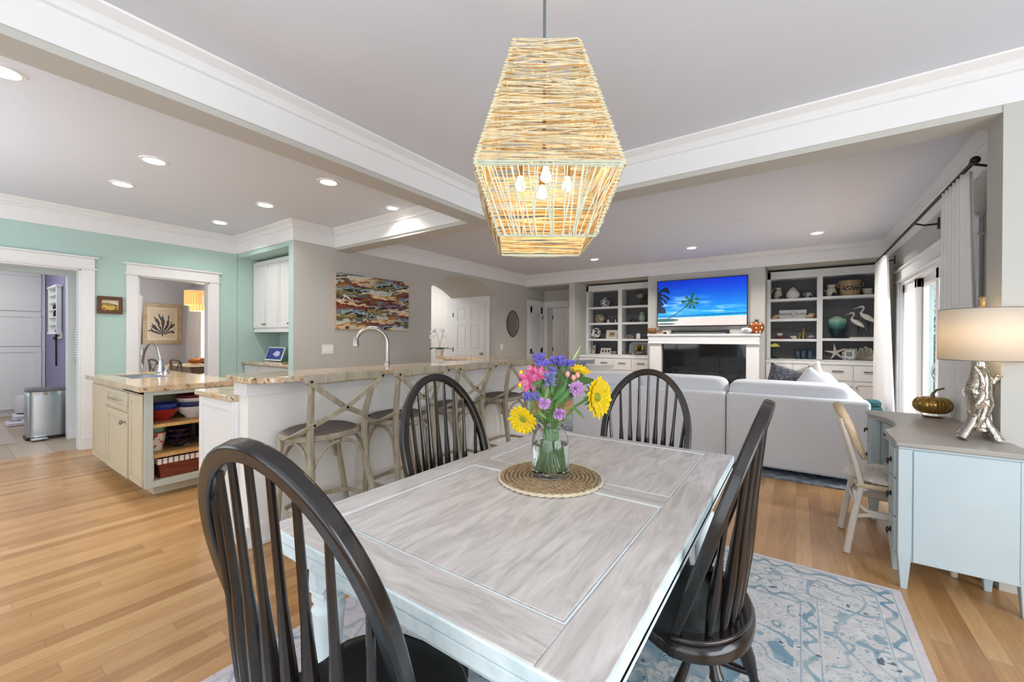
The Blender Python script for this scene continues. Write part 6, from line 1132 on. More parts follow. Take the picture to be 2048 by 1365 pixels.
def flower(name, label, parts, top, r=.003, group=None):
    """one cut flower: stem plus head parts [(part name, MB, material)]"""
    t = thing(name, tuple(top), label, 'flower', group); MB().tube(stem(top), r, 7).build('stem', STEMG, t)
    for nm, mb, m in parts: mb.build(nm, m, t, ang=180, solid=0)
    return t
def basis(nv):
    n = Vector(nv).normalized(); a = n.cross(Vector((0, 0, 1)));
    if a.length < .01: a = Vector((1, 0, 0))
    a.normalize(); return n, a, n.cross(a)
def petal(mb, c, d, n, L_, w_, cup=.0, droop=0, k=6):
    """leaf-shaped blade from c along d, normal n"""
    d = Vector(d).normalized(); n = Vector(n).normalized(); s_ = d.cross(n).normalized(); b = len(mb.v)
    for th in (0, 1):
        for i in range(k+1):
            u = i/k; ww = w_*math.sin(PI*(u**.8)*.96+.06)**.8; o = n*(L_*(cup*u*u-droop*u**3)-th*.0012)
            for j in (-1, 0, 1): mb.v.append(tuple(c+d*(L_*u)+s_*(j*ww/2)+o+n*(-.12*ww*(1-abs(j)))))
    m_ = (k+1)*3
    for i in range(k):
        for j in range(2):
            a = b+i*3+j; mb.f.append((a, a+1, a+4, a+3)); mb.f.append((a+m_, a+m_+3, a+m_+4, a+m_+1))
        a = b+i*3; mb.f.append((a, a+3, a+3+m_, a+m_)); a += 2; mb.f.append((a, a+m_, a+3+m_, a+3))
YEL = mat('sunflower_yellow', 'f6d00c', .5, var=.1, scale=30); YC = mat('sunflower_centre', '8f9a2e', .7, var=.3, scale=90); SEP = mat('sepal_green', '6d8f4f', .6, var=.2)
def sunflower(px, py, R_, nv, label, dd=0, n=17):
    c = fp(px, py, dd); nn, a, b = basis(nv); mb = MB(); sp_ = MB()
    for lay, (rr, cu) in enumerate(((1, .25), (.86, .45))):
        for k in range(n): th = 2*PI*(k+.5*lay)/n+RNG.uniform(-.08, .08); d = a*math.cos(th)+b*math.sin(th); petal(mb, c+d*R_*.14, d+nn*cu, nn, R_*.82*rr*RNG.uniform(.9, 1.08), R_*.42, .05, .1)
    for k in range(12): th = 2*PI*k/12; d = a*math.cos(th)+b*math.sin(th); petal(sp_, c-nn*.012, d-nn*.1, nn, R_*.62, R_*.2, 0, .2)
    ce = MB(); ce.lathe([(R_*.20, 0), (R_*.19, R_*.12), (R_*.10, R_*.15), (.001, R_*.12)], c-nn*.004, 20, nn)
    return flower('sunflower', label, [('petals', mb, YEL), ('centre', ce, YC), ('sepals', sp_.lathe([(.006, -.03), (R_*.28, -.008), (R_*.26, 0)], c, 14, nn), SEP)], c-nn*.03, .0058)
VL = -FWD
sunflower(1046, 839, .068, VL*1.0-CR*.55-CU*.35, 'yellow sunflower facing left, low on the left side of the bouquet', -.06)
sunflower(1194, 795, .092, VL*.75+CR*.75+CU*.05, 'largest yellow sunflower on the right side of the bouquet', -.03, 21)
sunflower(1158, 742, .052, CU*.9+VL*.35+CR*.2, 'yellow sunflower peeking up behind the buds', .05, 14)
def carn(px, py, R_, m, label, nv=None, dd=0, n=34):
    c = fp(px, py, dd); nn, a, b = basis(nv or (VL+CU*.5)); mb = MB()
    for k in range(n): th = k*2.4; f_ = math.sqrt((k+.5)/n); d = a*math.cos(th)+b*math.sin(th); petal(mb, c+d*R_*f_*.35, d*(f_+.15)+nn*(1.05-f_), nn+d*.3*math.sin(k), R_*RNG.uniform(.7, .95), R_*.62, RNG.uniform(-.1, .2), 0, 4)
    ca = MB().lathe([(.004, -R_*1.1), (R_*.34, -R_*.8), (R_*.4, -R_*.25), (R_*.3, 0)], c, 12, nn)
    return flower('carnation', label, [('petals', mb, m), ('calyx', ca, SEP)], c-nn*R_*1.1, .0026)
LAV = mat('lilac_petal', 'cfa0d8', .6, var=.15, scale=50); HOT = mat('hot_pink_petal', 'e0659c', .6, var=.18, scale=40); SAL = mat('salmon_bud', 'e6a58c', .6, var=.15, scale=40); PUR = mat('purple_statice', '7a70cc', .7, var=.2, scale=70)
carn(1152, 777, .029, LAV, 'lilac carnation left of the largest sunflower', VL+CR*.1, -.05); carn(1089, 807, .023, LAV, 'lilac carnation in the middle above the vase rim', VL, -.07); carn(1119, 828, .024, LAV, 'small lilac carnation drooping just above the vase neck', VL*.6-CU*.3, -.07); carn(1098, 851, .009, LAV, 'tiny lilac bud inside the vase neck', VL, -.03, 12)
def lily(px, py, R_, nv, label, dd=0):
    c = fp(px, py, dd); nn, a, b = basis(nv); mb = MB()
    for k in range(6): th = 2*PI*k/6+.3; d = a*math.cos(th)+b*math.sin(th); petal(mb, c-nn*R_*.5, d+nn*1.1, nn-d*.6, R_*1.25, R_*.55, 0, .25)
    st = MB()
    for k in range(6): th = 2*PI*k/6; d = a*math.cos(th)+b*math.sin(th); st.tube([c-nn*R_*.4, c+nn*R_*.3+d*R_*.12, c+nn*R_*.45+d*R_*.25], .0008, 4).sph(c+nn*R_*.45+d*R_*.25, .002, 6)
    return flower('alstroemeria', label, [('petals', mb, HOT), ('stamens', st, mat('pale_stamen', 'f2d8d8', .6))], c-nn*R_*.55, .0028)
lily(1055, 764, .047, VL-CR*.5-CU*.1, 'hot pink lily bloom at the far left of the bouquet', -.05); lily(1063, 742, .038, VL*.5-CR*.5+CU*.8, 'hot pink lily bloom above the leftmost one', -.02); lily(1081, 749, .038, VL+CU*.4+CR*.2, 'hot pink lily bloom nearest the bouquet centre', -.05)
def bud(px, py, m, label, dd=0, r=.010): c = fp(px, py, dd); return flower('flower_bud', label, [('bud', MB().lathe([(.003, -r*1.3), (r*.8, -r*.6), (r, 0), (r*.7, r*.9), (.001, r*1.3)], c, 12, CU), m)], c-CU*r*1.2, .002)
bud(1135, 749, SAL, 'salmon bud left of the bud pair', -.05); bud(1147, 756, SAL, 'salmon bud, left one of the close pair', -.06); bud(1155, 751, mat('peach_pink_bud', 'ec9d9a', .6), 'pink bud, right one of the close pair', -.05); bud(1042, 746, YEL, 'small yellow bud left of the pink lilies', -.03, .008); bud(1040, 771, YEL, 'small yellow bud under the pink lilies', -.05, .008)
def statice(px, py, w_, label, dd=0, hgt=.03, m=PUR, n=60):
    c = fp(px, py, dd); mb = MB(); br = MB(); base_ = c-CU*.07
    for k in range(n):
        q = c+CR*RNG.uniform(-w_, w_)+CU*RNG.uniform(-hgt*.5, hgt*.5)+FWD*RNG.uniform(-.02, .02); a = RNG.uniform(0, 6)
        for j in range(4): th = a+j*1.57; petal(mb, q, CR*math.cos(th)+FWD*.6*math.sin(th)+CU*.9, CU-FWD, .011, .007, .1, 0, 2)
        if k % 5 == 0: br.tube([base_, base_.lerp(q, .5)+CU*.004, q], .0011, 5)
    return flower('statice', label, [('florets', mb, m), ('branches', br, STEMG)], base_, .003)
statice(1078, 717, .022, 'purple statice cluster, top left of the bouquet', .0); statice(1084, 728, .022, 'purple statice cluster just under the top left one', -.03, .02); statice(1113, 724, .03, 'wide purple statice cluster at the top of the bouquet', .01); statice(1133, 729, .03, 'purple statice cluster, top right of the bouquet', -.01, .022); statice(1121, 718, .012, 'small purple statice tip at the top', .02, .014, n=20)
statice(1062, 795, .026, 'purple statice cluster above the left sunflower', -.07); statice(1099, 760, .020, 'blue-violet statice spike in the bouquet middle', -.07, .05, mat('blue_violet_floret', '8a86c8', .7, var=.2, scale=60), 50); statice(1106, 742, .01, 'small violet statice tip above the middle spike', -.05, .02, n=16)
LEAFD = mat('dark_leaf', '3f6a30', .4, var=.15, scale=15)
def bleaf(x0, y0, x1, y1, w_, label, dd=0, m=None, droop=.05):
    A, B = fp(x0, y0, dd), fp(x1, y1, dd); d = B-A; t = thing('bouquet_leaf', tuple(A), label, 'leaf', 'leaves in the bouquet'); mb = MB(); petal(mb, A, d, VL*.8+CU*.6, d.length, w_, .0, droop, 8); mb.build('blade', m or LEAFD, t, ang=180); MB().tube(stem(A), .002, 6).build('stem', STEMG, t)
bleaf(1135, 765, 1190, 759, .042, 'broad dark leaf reaching right above the big sunflower', -.02); bleaf(1104, 800, 1134, 765, .036, 'broad leaf rising in the middle of the bouquet', -.05, GREEN); bleaf(1112, 808, 1142, 775, .03, 'second broad leaf beside the middle one', -.06, GREEN); bleaf(1118, 740, 1125, 708, .022, 'upright green leaf behind the purple clusters', .03, GREEN)
bleaf(1138, 735, 1162, 690, .008, 'long thin blade of grass sticking out at the top right', .0, mat('pale_blade', '9fc27c', .5)); bleaf(1070, 786, 1100, 800, .024, 'folded grey-green leaf near the middle left', -.06, SEP); bleaf(1064, 770, 1085, 760, .02, 'small green leaf under the pink lilies', -.07, GREEN); bleaf(1090, 800, 1096, 775, .018, 'narrow leaf beside the lilac carnation', -.08, SEP); bleaf(1145, 815, 1170, 838, .014, 'small green leaf below the big sunflower', -.04, SEP); bleaf(1075, 822, 1094, 838, .014, 'small curled leaf over the vase rim on the left', -.07, SEP); bleaf(1130, 800, 1125, 770, .02, 'dark leaf behind the lilac flowers', .0, LEAFD); bleaf(1095, 815, 1075, 800, .018, 'grey-green leaf by the left sunflower', -.05, SEP)
for x0, y0, x1, y1, w_, lb in ((1092, 790, 1072, 775, .02, 'grey-green leaf above the left statice'), (1125, 800, 1150, 790, .022, 'green leaf pointing right under the lilac carnation'), (1100, 780, 1112, 752, .026, 'upright leaf behind the violet spike'), (1130, 775, 1122, 748, .024, 'upright dark leaf between the statice clusters'), (1085, 770, 1098, 748, .022, 'small leaf right of the pink lilies'), (1140, 790, 1165, 775, .02, 'narrow leaf reaching under the broad dark leaf'), (1105, 825, 1082, 818, .016, 'thin curled leaf left of the vase neck')): bleaf(x0, y0, x1, y1, w_, lb, float(RNG.uniform(-.06, .01)), (GREEN, LEAFD, SEP)[int(RNG.integers(3))])
# ------------------------------------------------------------------ pendant lamp of twisted raffia
pc = CO+FWD*1.67+CR*((1086-1024)/F*1.67); pcx, pcy = pc.x, pc.y
t = thing('pendant_lamp', (pcx, pcy, 2.86), 'large faceted raffia-wrapped pendant lamp hanging over the dining table', 'pendant lamp')
h1 = Vector((CR.x, CR.y, 0)).normalized(); h2 = Vector((FWD.x, FWD.y, 0)).normalized()
def sq(hw, z): return [Vector((pcx, pcy, z))+h1*(a*hw)+h2*(b*hw) for a, b in ((-1, -1), (1, -1), (1, 1), (-1, 1))]
LV = ((.123, 2.468), (.2575, 1.953), (.175, 1.718)); SQ = [sq(*v) for v in LV]
mb = MB()
for q in SQ: mb.tube(q, .0042, 6, closed=True)
for i in range(4): mb.tube([SQ[0][i], SQ[1][i], SQ[2][i]], .0042, 6)
mb.tube([SQ[0][0].lerp(SQ[0][1], .5), SQ[0][3].lerp(SQ[0][2], .5)], .004, 6).build('wire_frame', mat('sage_wire', 'aebdb2', .5), t)
MB().cyl((pcx, pcy, 2.47), (pcx, pcy, 2.84), .006).build('rod', mat('grey_metal', '7d8283', .4, .6), t); MB().lathe([(.06, 0), (.062, .02), (.02, .03)], (pcx, pcy, 2.828), 24).build('ceiling_canopy', mat('grey_metal', '7d8283', .4, .6), t)
RAFG = mat('grey_raffia', 'b3ac92', .75, var=.2, scale=40); RAF = mat('natural_raffia', 'd8c8a4', .75, var=.22, scale=40); RAFI = mat('golden_raffia', 'b78d50', .75, var=.22, scale=40); RAFS = mat('sage_raffia', 'c5c9b4', .75, var=.15, scale=40)
def strands(face, Q0, Q1, n, mbs, tilt=.08, vert=False, off=.004, r=(.0022, .0038)):
    """strands wound across the facet between edge pairs Q0 (top) and Q1 (bottom)"""
    a0, a1, b0, b1 = Q0[face], Q0[(face+1) % 4], Q1[face], Q1[(face+1) % 4]; nn = (a1-a0).cross(b0-a0).normalized(); mid = (a0+a1+b0+b1)/4-Vector((pcx, pcy, (a0.z+b0.z)/2))
    if nn.dot(mid) < 0: nn = -nn
    for k in range(n):
        if vert: u0 = (k+.5)/n+RNG.uniform(-.02, .02); u1 = u0+RNG.choice([-1, 1])*RNG.uniform(.02, .09); u0, u1 = min(max(u0, .02), .98), min(max(u1, .02), .98); A, B = a0.lerp(a1, u0), b0.lerp(b1, u1)
        else:
            v0 = min(max((k+RNG.uniform(0, 1))/n, 0), 1); dv = RNG.normal(0, tilt) if RNG.random() > .06 else RNG.uniform(-.35, .35); v1 = min(max(v0+dv, 0), 1); A, B = a0.lerp(b0, v0), a1.lerp(b1, v1)
        o = nn*(off+RNG.uniform(-.004, .006)); sg = RNG.uniform(-.006, .004); rr = RNG.uniform(*r); m_ = mbs[int(RNG.integers(len(mbs)))]
        pts = [A+nn*.002]+[A.lerp(B, q)+o+Vector((0, 0, sg*math.sin(PI*q)+RNG.uniform(-.0022, .0022))) for q in (.04, .2, .36, .5, .64, .8, .96)]+[B+nn*.002]; m_.tube(pts, rr, 4)
A_, B_, C_ = MB(), MB(), MB()
for f_ in range(4): strands(f_, SQ[0], SQ[1], 150, [A_, A_, A_, B_, C_], .06, r=(.0015, .0029))
C_.build('upper_weave', RAFG, t)['kind'] = 'stuff'; A_.build('upper_weave', RAF, t)['kind'] = 'stuff'; B_.build('upper_weave', RAFI, t)['kind'] = 'stuff'
A_, B_, C_ = MB(), MB(), MB()
for f_ in (1, 2, 3): strands(f_, SQ[1], SQ[2], 62, [A_, A_, B_], .07)
strands(0, SQ[1], SQ[2], 34, [C_], vert=True, r=(.0022, .0032)); strands(0, [q.lerp(p, .0) for q, p in zip(SQ[1], SQ[2])], [q.lerp(p, .08) for q, p in zip(SQ[1], SQ[2])], 5, [C_], .02)
A_.build('lower_weave', RAF, t)['kind'] = 'stuff'; B_.build('lower_weave', RAFI, t)['kind'] = 'stuff'; C_.build('lower_front_weave', RAFS, t)['kind'] = 'stuff'
EM = MB()
for i in range(4):
    for lo, hi, n_ in ((0, 1, 40), (1, 2, 20)):
        for k in range(n_): q = SQ[lo][i].lerp(SQ[hi][i], (k+.5)/n_); d = Vector((q.x-pcx, q.y-pcy, 0)).normalized(); s_ = Vector((-d.y, d.x, 0)); EM.tube([q+s_*.011-d*.004, q+d*.007+Vector((0, 0, RNG.uniform(-.004, .004))), q-s_*.011-d*.004], .003, 4)
EM.build('corner_wraps', RAF, t)['kind'] = 'stuff'
sk_ = MB().cyl((pcx, pcy, 2.05), (pcx, pcy, 2.47), .006); BLB = mat('warm_bulb_glow', 'ffe2b0', .3, var=0, emit='ffd9a0', es=18)
for bx_, by_, bz_ in ((-.095, 0, 1.945), (.095, 0, 1.945), (0, .095, 1.945), (0, -.095, 1.945)):
    p = Vector((pcx, pcy, 0))+h1*bx_+h2*by_; sk_.tube([(pcx, pcy, 2.1), (p.x*.5+pcx*.5, p.y*.5+pcy*.5, 2.06), (p.x, p.y, 2.07), (p.x, p.y, 2.05)], .005, 6).cyl((p.x, p.y, 2.0), (p.x, p.y, 2.05), .012)
    MB().lathe([(.009, .058), (.012, .045), (.021, .02), (.02, .008), (.012, .001), (.001, 0)], (p.x, p.y, bz_), 14).build('bulb', BLB, t)
    l = bpy.data.lights.new('pendant_bulb', 'POINT'); l.energy = 2.3; l.color = (1, .76, .45); l.shadow_soft_size = .03; o = bpy.data.objects.new('pendant_bulb', l); COL.objects.link(o); o.location = (p.x, p.y, bz_+.02)
sk_.build('socket_arms', BRASS, t)
# ------------------------------------------------------------------ dining rug
def rug(U, V):
    # U across (x), V along (y); metres from the two far edges
    RW, RL = 2.34, 3.55; x = U*RW; y = V*RL; dx = np.minimum(x, RW-x); dy = np.minimum(y, RL-y); e = np.minimum(dx, dy); n = vnoise(U*RW/3, V*RL/3, 40, 40, 3, 3); n2 = vnoise(U*RW/3, V*RL/3, 90, 90, 9, 2)
    C = np.ones(U.shape+(3,))*rgb(212, 210, 209); C = C*(.93+.12*n2)[..., None]; BLUE = rgb(92, 134, 156)
    tcoord = np.where(dx < dy, y, x); s_ = np.sin(tcoord*46+3*n*np.sin(tcoord*11)); m = np.zeros(U.shape)
    for c0, wd in ((.075, .03), (.40, .028)):
        b = np.clip(1-np.abs(e-c0)/wd, 0, 1); m = np.maximum(m, ((np.abs((e-c0)/wd-.75*s_) < .42) & (np.abs(e-c0) < wd)).astype(float)*.8); m = np.maximum(m, (np.abs(np.abs(e-c0)-wd*1.25) < .004).astype(float)*.7)
    mid = (e > .12) & (e < .35); or_ = vnoise(U*RW/3, V*RL/3, 24, 24, 17, 2); m = np.maximum(m, (mid & (np.abs(or_-.5) < .03)).astype(float)*.6); m = np.maximum(m, (mid & (np.abs(np.sin(tcoord*9)*.07-(e-.235)) < .006)).astype(float)*.6)
    fld = e > .46; fx, fy = x-RW/2, y-RL/2; r = np.hypot(fx/.62, fy/1.05); th = np.arctan2(fy, fx); med = r+.10*np.cos(th*8)+.05*np.cos(th*16)+.06*(or_-.5)
    m = np.maximum(m, (fld & (med < 1.12) & (med > .96) & (n > .33)).astype(float)*.9); m = np.maximum(m, (fld & (med < .9) & (or_ > .52)).astype(float)*.75); m = np.maximum(m, (fld & (np.abs(or_-.47) < .02)).astype(float)*.7); m = np.maximum(m, (fld & (med > 1.1) & (or_ > .6)).astype(float)*.8)
    o2 = vnoise(U*RW/3, V*RL/3, 48, 48, 77, 3); ct = np.abs((o2*7) % 1-.5); m = np.maximum(m, ((ct < .07) & (n > .42) & (e > .12)).astype(float)*.55); m = np.maximum(m, (fld & (med < .8) & (((o2*5) % 1) < .3)).astype(float)*.75)
    m = np.maximum(m, ((np.abs(np.sin(x*2*PI/.15)*np.sin(y*2*PI/.15)) > .93) & mid).astype(float)*.5)
    m = m*np.clip(.45+1.5*(n-.25), .25, 1)*(.75+.4*n2); C = mixc(C, np.clip(m, 0, 1), BLUE); C = mixc(C, ((n2 > .8) & (or_ > .5)).astype(float)*.8, rgb(62, 84, 104)); C = mixc(C, (e < .025).astype(float)*.35, rgb(212, 196, 206)); C = mixc(C, (x < .3).astype(float)*.35, rgb(190, 172, 190)); return C
rx0, rx1, ry0, ry1 = -1.885, .455, -.575, 2.975
t = thing('dining_rug', ((rx0+rx1)/2, (ry0+ry1)/2, 0), 'faded cream and blue patterned rug under the dining table', 'rug')
rm = vcol('woven_rug', .95); nt = rm.node_tree; bp = nd(nt, 'ShaderNodeBump'); bp.inputs['Strength'].default_value = .5; bp.inputs['Distance'].default_value = .004; wv = nd(nt, 'ShaderNodeTexWave', bands_direction='Y'); wv.inputs['Scale'].default_value = 60; wv.inputs['Distortion'].default_value = 2; tc = nd(nt, 'ShaderNodeTexCoord'); nt.links.new(tc.outputs['Object'], wv.inputs[0]); nt.links.new(wv.outputs['Fac'], bp.inputs['Height']); nt.links.new(bp.outputs[0], nt.nodes['Principled BSDF'].inputs['Normal'])
o = painted('pile', rug, (rx0, ry0, .011), (rx1-rx0, 0, 0), (0, ry1-ry0, 0), 500, 740, rm, t)
MB().box((rx0+.002, ry0+.002, .0005), (rx1-.002, ry1-.002, .0105)).build('backing', mat('cream_backing', 'cfc8c0', .95), t)
FR1, FR2 = MB(), MB(); x = rx0
while x < rx1: h = RNG.uniform(.008, .02); FR1.tube([(x, ry1-.004, .009), (x+RNG.uniform(-.004, .004), ry1+h, .003)], .0016, 4); FR1.tube([(x, ry0+.004, .009), (x, ry0-h, .003)], .0016, 4); x += .006
y = ry0
while y < ry1: h = RNG.uniform(.002, .006); FR2.tube([(rx1-.004, y, .009), (rx1+h, y, .004)], .0018, 4); FR2.tube([(rx0+.004, y, .009), (rx0-h, y, .004)], .0018, 4); y += .007
FR1.build('end_fringe', mat('cream_fringe', 'e4ded8', .9), t)['kind'] = 'stuff'; FR2.build('side_binding', mat('mauve_binding', 'b9a2b8', .9), t)['kind'] = 'stuff'
# ------------------------------------------------------------------ desk
dz = .80; dx0, dx1, dy0, dy1 = .452, .895, 3.02, 4.235
t = thing('writing_desk', ((dx0+dx1)/2, (dy0+dy1)/2, 0), 'grey-blue painted kneehole desk with taupe top against the pillar', 'desk')
ts = [(dx0-.012, dy0-.012), (.945, dy0-.012), (.955, dy0), (.955, 3.305), (dx1, 3.305), (dx1, dy1+.012)]+[(dx0+.01, dy1+.014), (dx0-.012, dy1-.02), (dx0-.014, 4.07)]
for k in range(13): a = PI*k/12; ts.append((dx0-.006+.085*math.sin(a)**.7, 4.05-.66*(k/12)))
ts += [(dx0-.014, 3.37)]
cut = [p for p in ts if not (p[0] > dx1-.05 and 3.3 < p[1] < 3.55)]
MB().prism(cut, dz-.028, dz).build('desktop', DESKT, t, bevel=.006, ang=50)
MB().prism([(x+(.012 if x < .6 else -.006), y+(.01 if y < 3.5 else -.01)) for x, y in cut], dz-.04, dz-.028).build('top_moulding', DESKP, t, bevel=.003)
def ped(y0, y1, nm):
    MB().box((dx0+.004, y0+.004, .155), (.94 if nm == 0 else dx1-.02, (3.30 if nm == 0 else y1)-.004, dz-.041)).build('pedestal', DESKP, t, bevel=.003)
ped(dy0, 3.37, 0); ped(4.05, dy1, 1)
MB().box((dx0+.09, 3.36, dz-.18), (dx1-.02, 4.06, dz-.041)).build('centre_case', DESKP, t, bevel=.002); MB().box((dx1-.04, 3.36, .2), (dx1-.02, 4.06, dz-.18)).build('modesty_panel', DESKP, t)
for x, y in ((dx0+.028, dy0+.028), (dx0+.028, 3.272), (dx0+.028, 4.075), (dx0+.028, dy1-.026), (.915, dy0+.028), (dx1-.05, 3.272), (dx1-.05, 4.075), (dx1-.05, dy1-.026)):
    MB().hexa([(x-.014, y-.014, 0 if not (x < .5 and y < 3.04) else .012), (x+.014, y-.014, .012 if (x < .5 and y < 3.04) else 0), (x+.014, y+.014, .012 if (x < .5 and y < 3.04) else 0), (x-.014, y+.014, .012 if (x < .5 and y < 3.04) else 0)], [(x-.028, y-.028, .2), (x+.028, y-.028, .2), (x+.028, y+.028, .2), (x-.028, y+.028, .2)]).box((x-.028, y-.028, .2), (x+.028, y+.028, dz-.041)).build('leg', DESKP, t, bevel=.003)
def pull(par, x, y, z, nx=-1, ny=0):
    n = Vector((nx, ny, 0)).normalized(); s_ = Vector((-n.y, n.x, 0)); c = Vector((x, y, z)); mb = MB().lathe([(.017, 0), (.015, .004), (.006, .006), (.006, .012), (.001, .014)], c, 12, n)
    mb.tube([c+n*.01+s_*.02+Vector((0, 0, .004)), c+n*.016+s_*.022+Vector((0, 0, -.008)), c+n*.016+s_*.01+Vector((0, 0, -.022)), c+n*.016-s_*.01+Vector((0, 0, -.022)), c+n*.016-s_*.022+Vector((0, 0, -.008)), c+n*.01-s_*.02+Vector((0, 0, .004))], .0035, 6); mb.build('drawer_pull', IRON, par)
for y0, y1 in ((dy0+.06, 3.245), (4.105, dy1-.055)):
    for z0, z1 in ((.175, .36), (.372, .575), (.587, .745)):
        d = MB().box((dx0-.008, y0, z0), (dx0+.006, y1, z1)).build('drawer', DESKP, t, bevel=.003); pull(d, dx0-.008, (y0+y1)/2, (z0+z1)/2)
mb = MB(); P = [(dx0+.06+.03*math.sin(PI*k/8), 3.40+.60*k/8) for k in range(9)]
for (xa_, ya_), (xb_, yb_) in zip(P, P[1:]): mb.hexa([(xa_, ya_, dz-.16), (dx0+.12, ya_, dz-.16), (dx0+.12, yb_, dz-.16), (xb_, yb_, dz-.16)], [(xa_, ya_, dz-.052), (dx0+.12, ya_, dz-.052), (dx0+.12, yb_, dz-.052), (xb_, yb_, dz-.052)])
d = mb.build('drawer', DESKP, t); pull(d, dx0+.072, 3.55, dz-.105); pull(d, dx0+.072, 3.88, dz-.105)
MB().box((dx0+.06, dy0-.004, .16), (.885, dy0+.006, dz-.045)).build('side_panel', DESKP, t, bevel=.002)
# lamp on the desk
lx, ly = .815, 3.30
lc = PZ(1958, 880, dz); lx, ly = lc.x, lc.y
t = thing('table_lamp', (lx, ly, dz+.001), 'silver driftwood table lamp with white drum shade on the desk', 'table lamp')
mb = MB(); z = dz+.004
trunk = [(0, 0, .05), (-.005, .0, .12), (.012, 0, .19), (-.006, .005, .26), (.008, 0, .33), (0, 0, .40), (0, 0, .45)]
L0 = Vector((lx, ly, z)); hR = Vector((CR.x, CR.y, 0)).normalized(); hF = Vector((FWD.x, FWD.y, 0)).normalized()
def lp(a, b, c): return L0+hR*a+hF*b+Vector((0, 0, c))
mb.tube([lp(*p) for p in trunk], [.04, .038, .052, .058, .046, .03, .03], 14)
for a, (dx_, dy_) in enumerate(((-.108, -.01), (.03, -.07), (.075, .02), (-.03, .06))): mb.tube([lp(dx_, dy_, .004), lp(dx_*.8, dy_*.8, .035), lp(dx_*.42, dy_*.4, .085), lp(dx_*.1, dy_*.1, .15), lp(-dx_*.12, -dy_*.1, .21)], [.024, .02, .021, .024, .022], 10)
for tw in range(5): mb.tube([lp(.045*math.cos(tw*1.26+k*.22)*(1+.35*math.sin(k*.6)), .042*math.sin(tw*1.26+k*.42), .07+k*.03) for k in range(12)], [.013+.004*math.sin(k+tw) for k in range(12)], 8)
mb.tube([lp(.02, 0, .25), lp(.045, -.02, .31), lp(.062, -.035, .345)], [.02, .016, .017], 10).tube([lp(.03, .0, .22), lp(.06, .01, .25), lp(.055, -.01, .30)], [.018, .022, .014], 10).tube([lp(-.02, 0, .12), lp(-.06, -.01, .135), lp(-.075, -.01, .16)], [.016, .01, .006], 8)
mb.sph(lp(.062, -.037, .35), .019, 12, (1, 1, .5)); mb.build('driftwood_base', SILV, t, ang=60)
sr, s0, s1 = .172, 1.238, 1.518; sc_ = L0+hR*.012
SHD = mat('lit_linen_shade', 'f2ece2', .8, var=.03, scale=80, trans=0); sp_ = SHD.node_tree; pn = sp_.nodes['Principled BSDF']
tl = sp_.nodes.new('ShaderNodeBsdfTranslucent'); tl.inputs[0].default_value = (.95, .88, .78, 1); mxs = sp_.nodes.new('ShaderNodeMixShader'); mxs.inputs[0].default_value = .55; out_ = sp_.nodes['Material Output']; sp_.links.new(pn.outputs[0], mxs.inputs[1]); sp_.links.new(tl.outputs[0], mxs.inputs[2]); sp_.links.new(mxs.outputs[0], out_.inputs[0])
MB().lathe([(sr, s0), (sr*.985, s1)], (sc_.x, sc_.y, 0), 64, cap=False).build('lamp_shade', SHD, t, ang=180, solid=.002)
MB().tube([(sc_.x+sr*math.cos(2*PI*k/48), sc_.y+sr*math.sin(2*PI*k/48), s0) for k in range(48)], .0022, 6, closed=True).tube([(sc_.x+sr*.985*math.cos(2*PI*k/48), sc_.y+sr*.985*math.sin(2*PI*k/48), s1) for k in range(48)], .0022, 6, closed=True).cyl((sc_.x, sc_.y, z+.44), (sc_.x, sc_.y, s1+.01), .004).cyl((sc_.x-sr, sc_.y, s1-.005), (sc_.x+sr, sc_.y, s1-.005), .002).build('harp', NICKEL, t)
MB().lathe([(.007, 0), (.012, .006), (.015, .025), (.012, .045), (.015, .055), (.004, .062)], (sc_.x, sc_.y, s1+.008), 9).build('finial', mat('pale_gold_crystal', 'd8b878', .15, .8, var=.3, scale=60), t, smooth=False)
MB().sph((sc_.x, sc_.y, 1.37), .028, 14, (1, 1, 1.25)).build('bulb', BLB, t)
l = bpy.data.lights.new('desk_lamp_bulb', 'POINT'); l.energy = 5; l.color = (1, .74, .44); l.shadow_soft_size = .035; o = bpy.data.objects.new('desk_lamp_bulb', l); COL.objects.link(o); o.location = (sc_.x, sc_.y, 1.37)
MG = mat('gold_mercury_glass', 'b08f4e', .12, .85, var=.35, scale=35, bump=.3, bscale=40)
p = PZ(1867, 832, dz+.01); pumpkin('gold_pumpkin', (p.x-.005, p.y, dz+.012), .108, .15, MG, 'gold mercury glass pumpkin on the far part of the desk', lobes=12, stem=mat('dull_gold_stem', '8d7a58', .35, .7), stemh=.05, depth=.1, n=72, curl=.9)
tag(MB().lathe([(.055, 0), (.057, .004), (.05, .0105)], (p.x-.005, p.y, dz+.001), 30).build('pumpkin_coaster', MG), 'gold foot ring under the mercury glass pumpkin', 'ring')
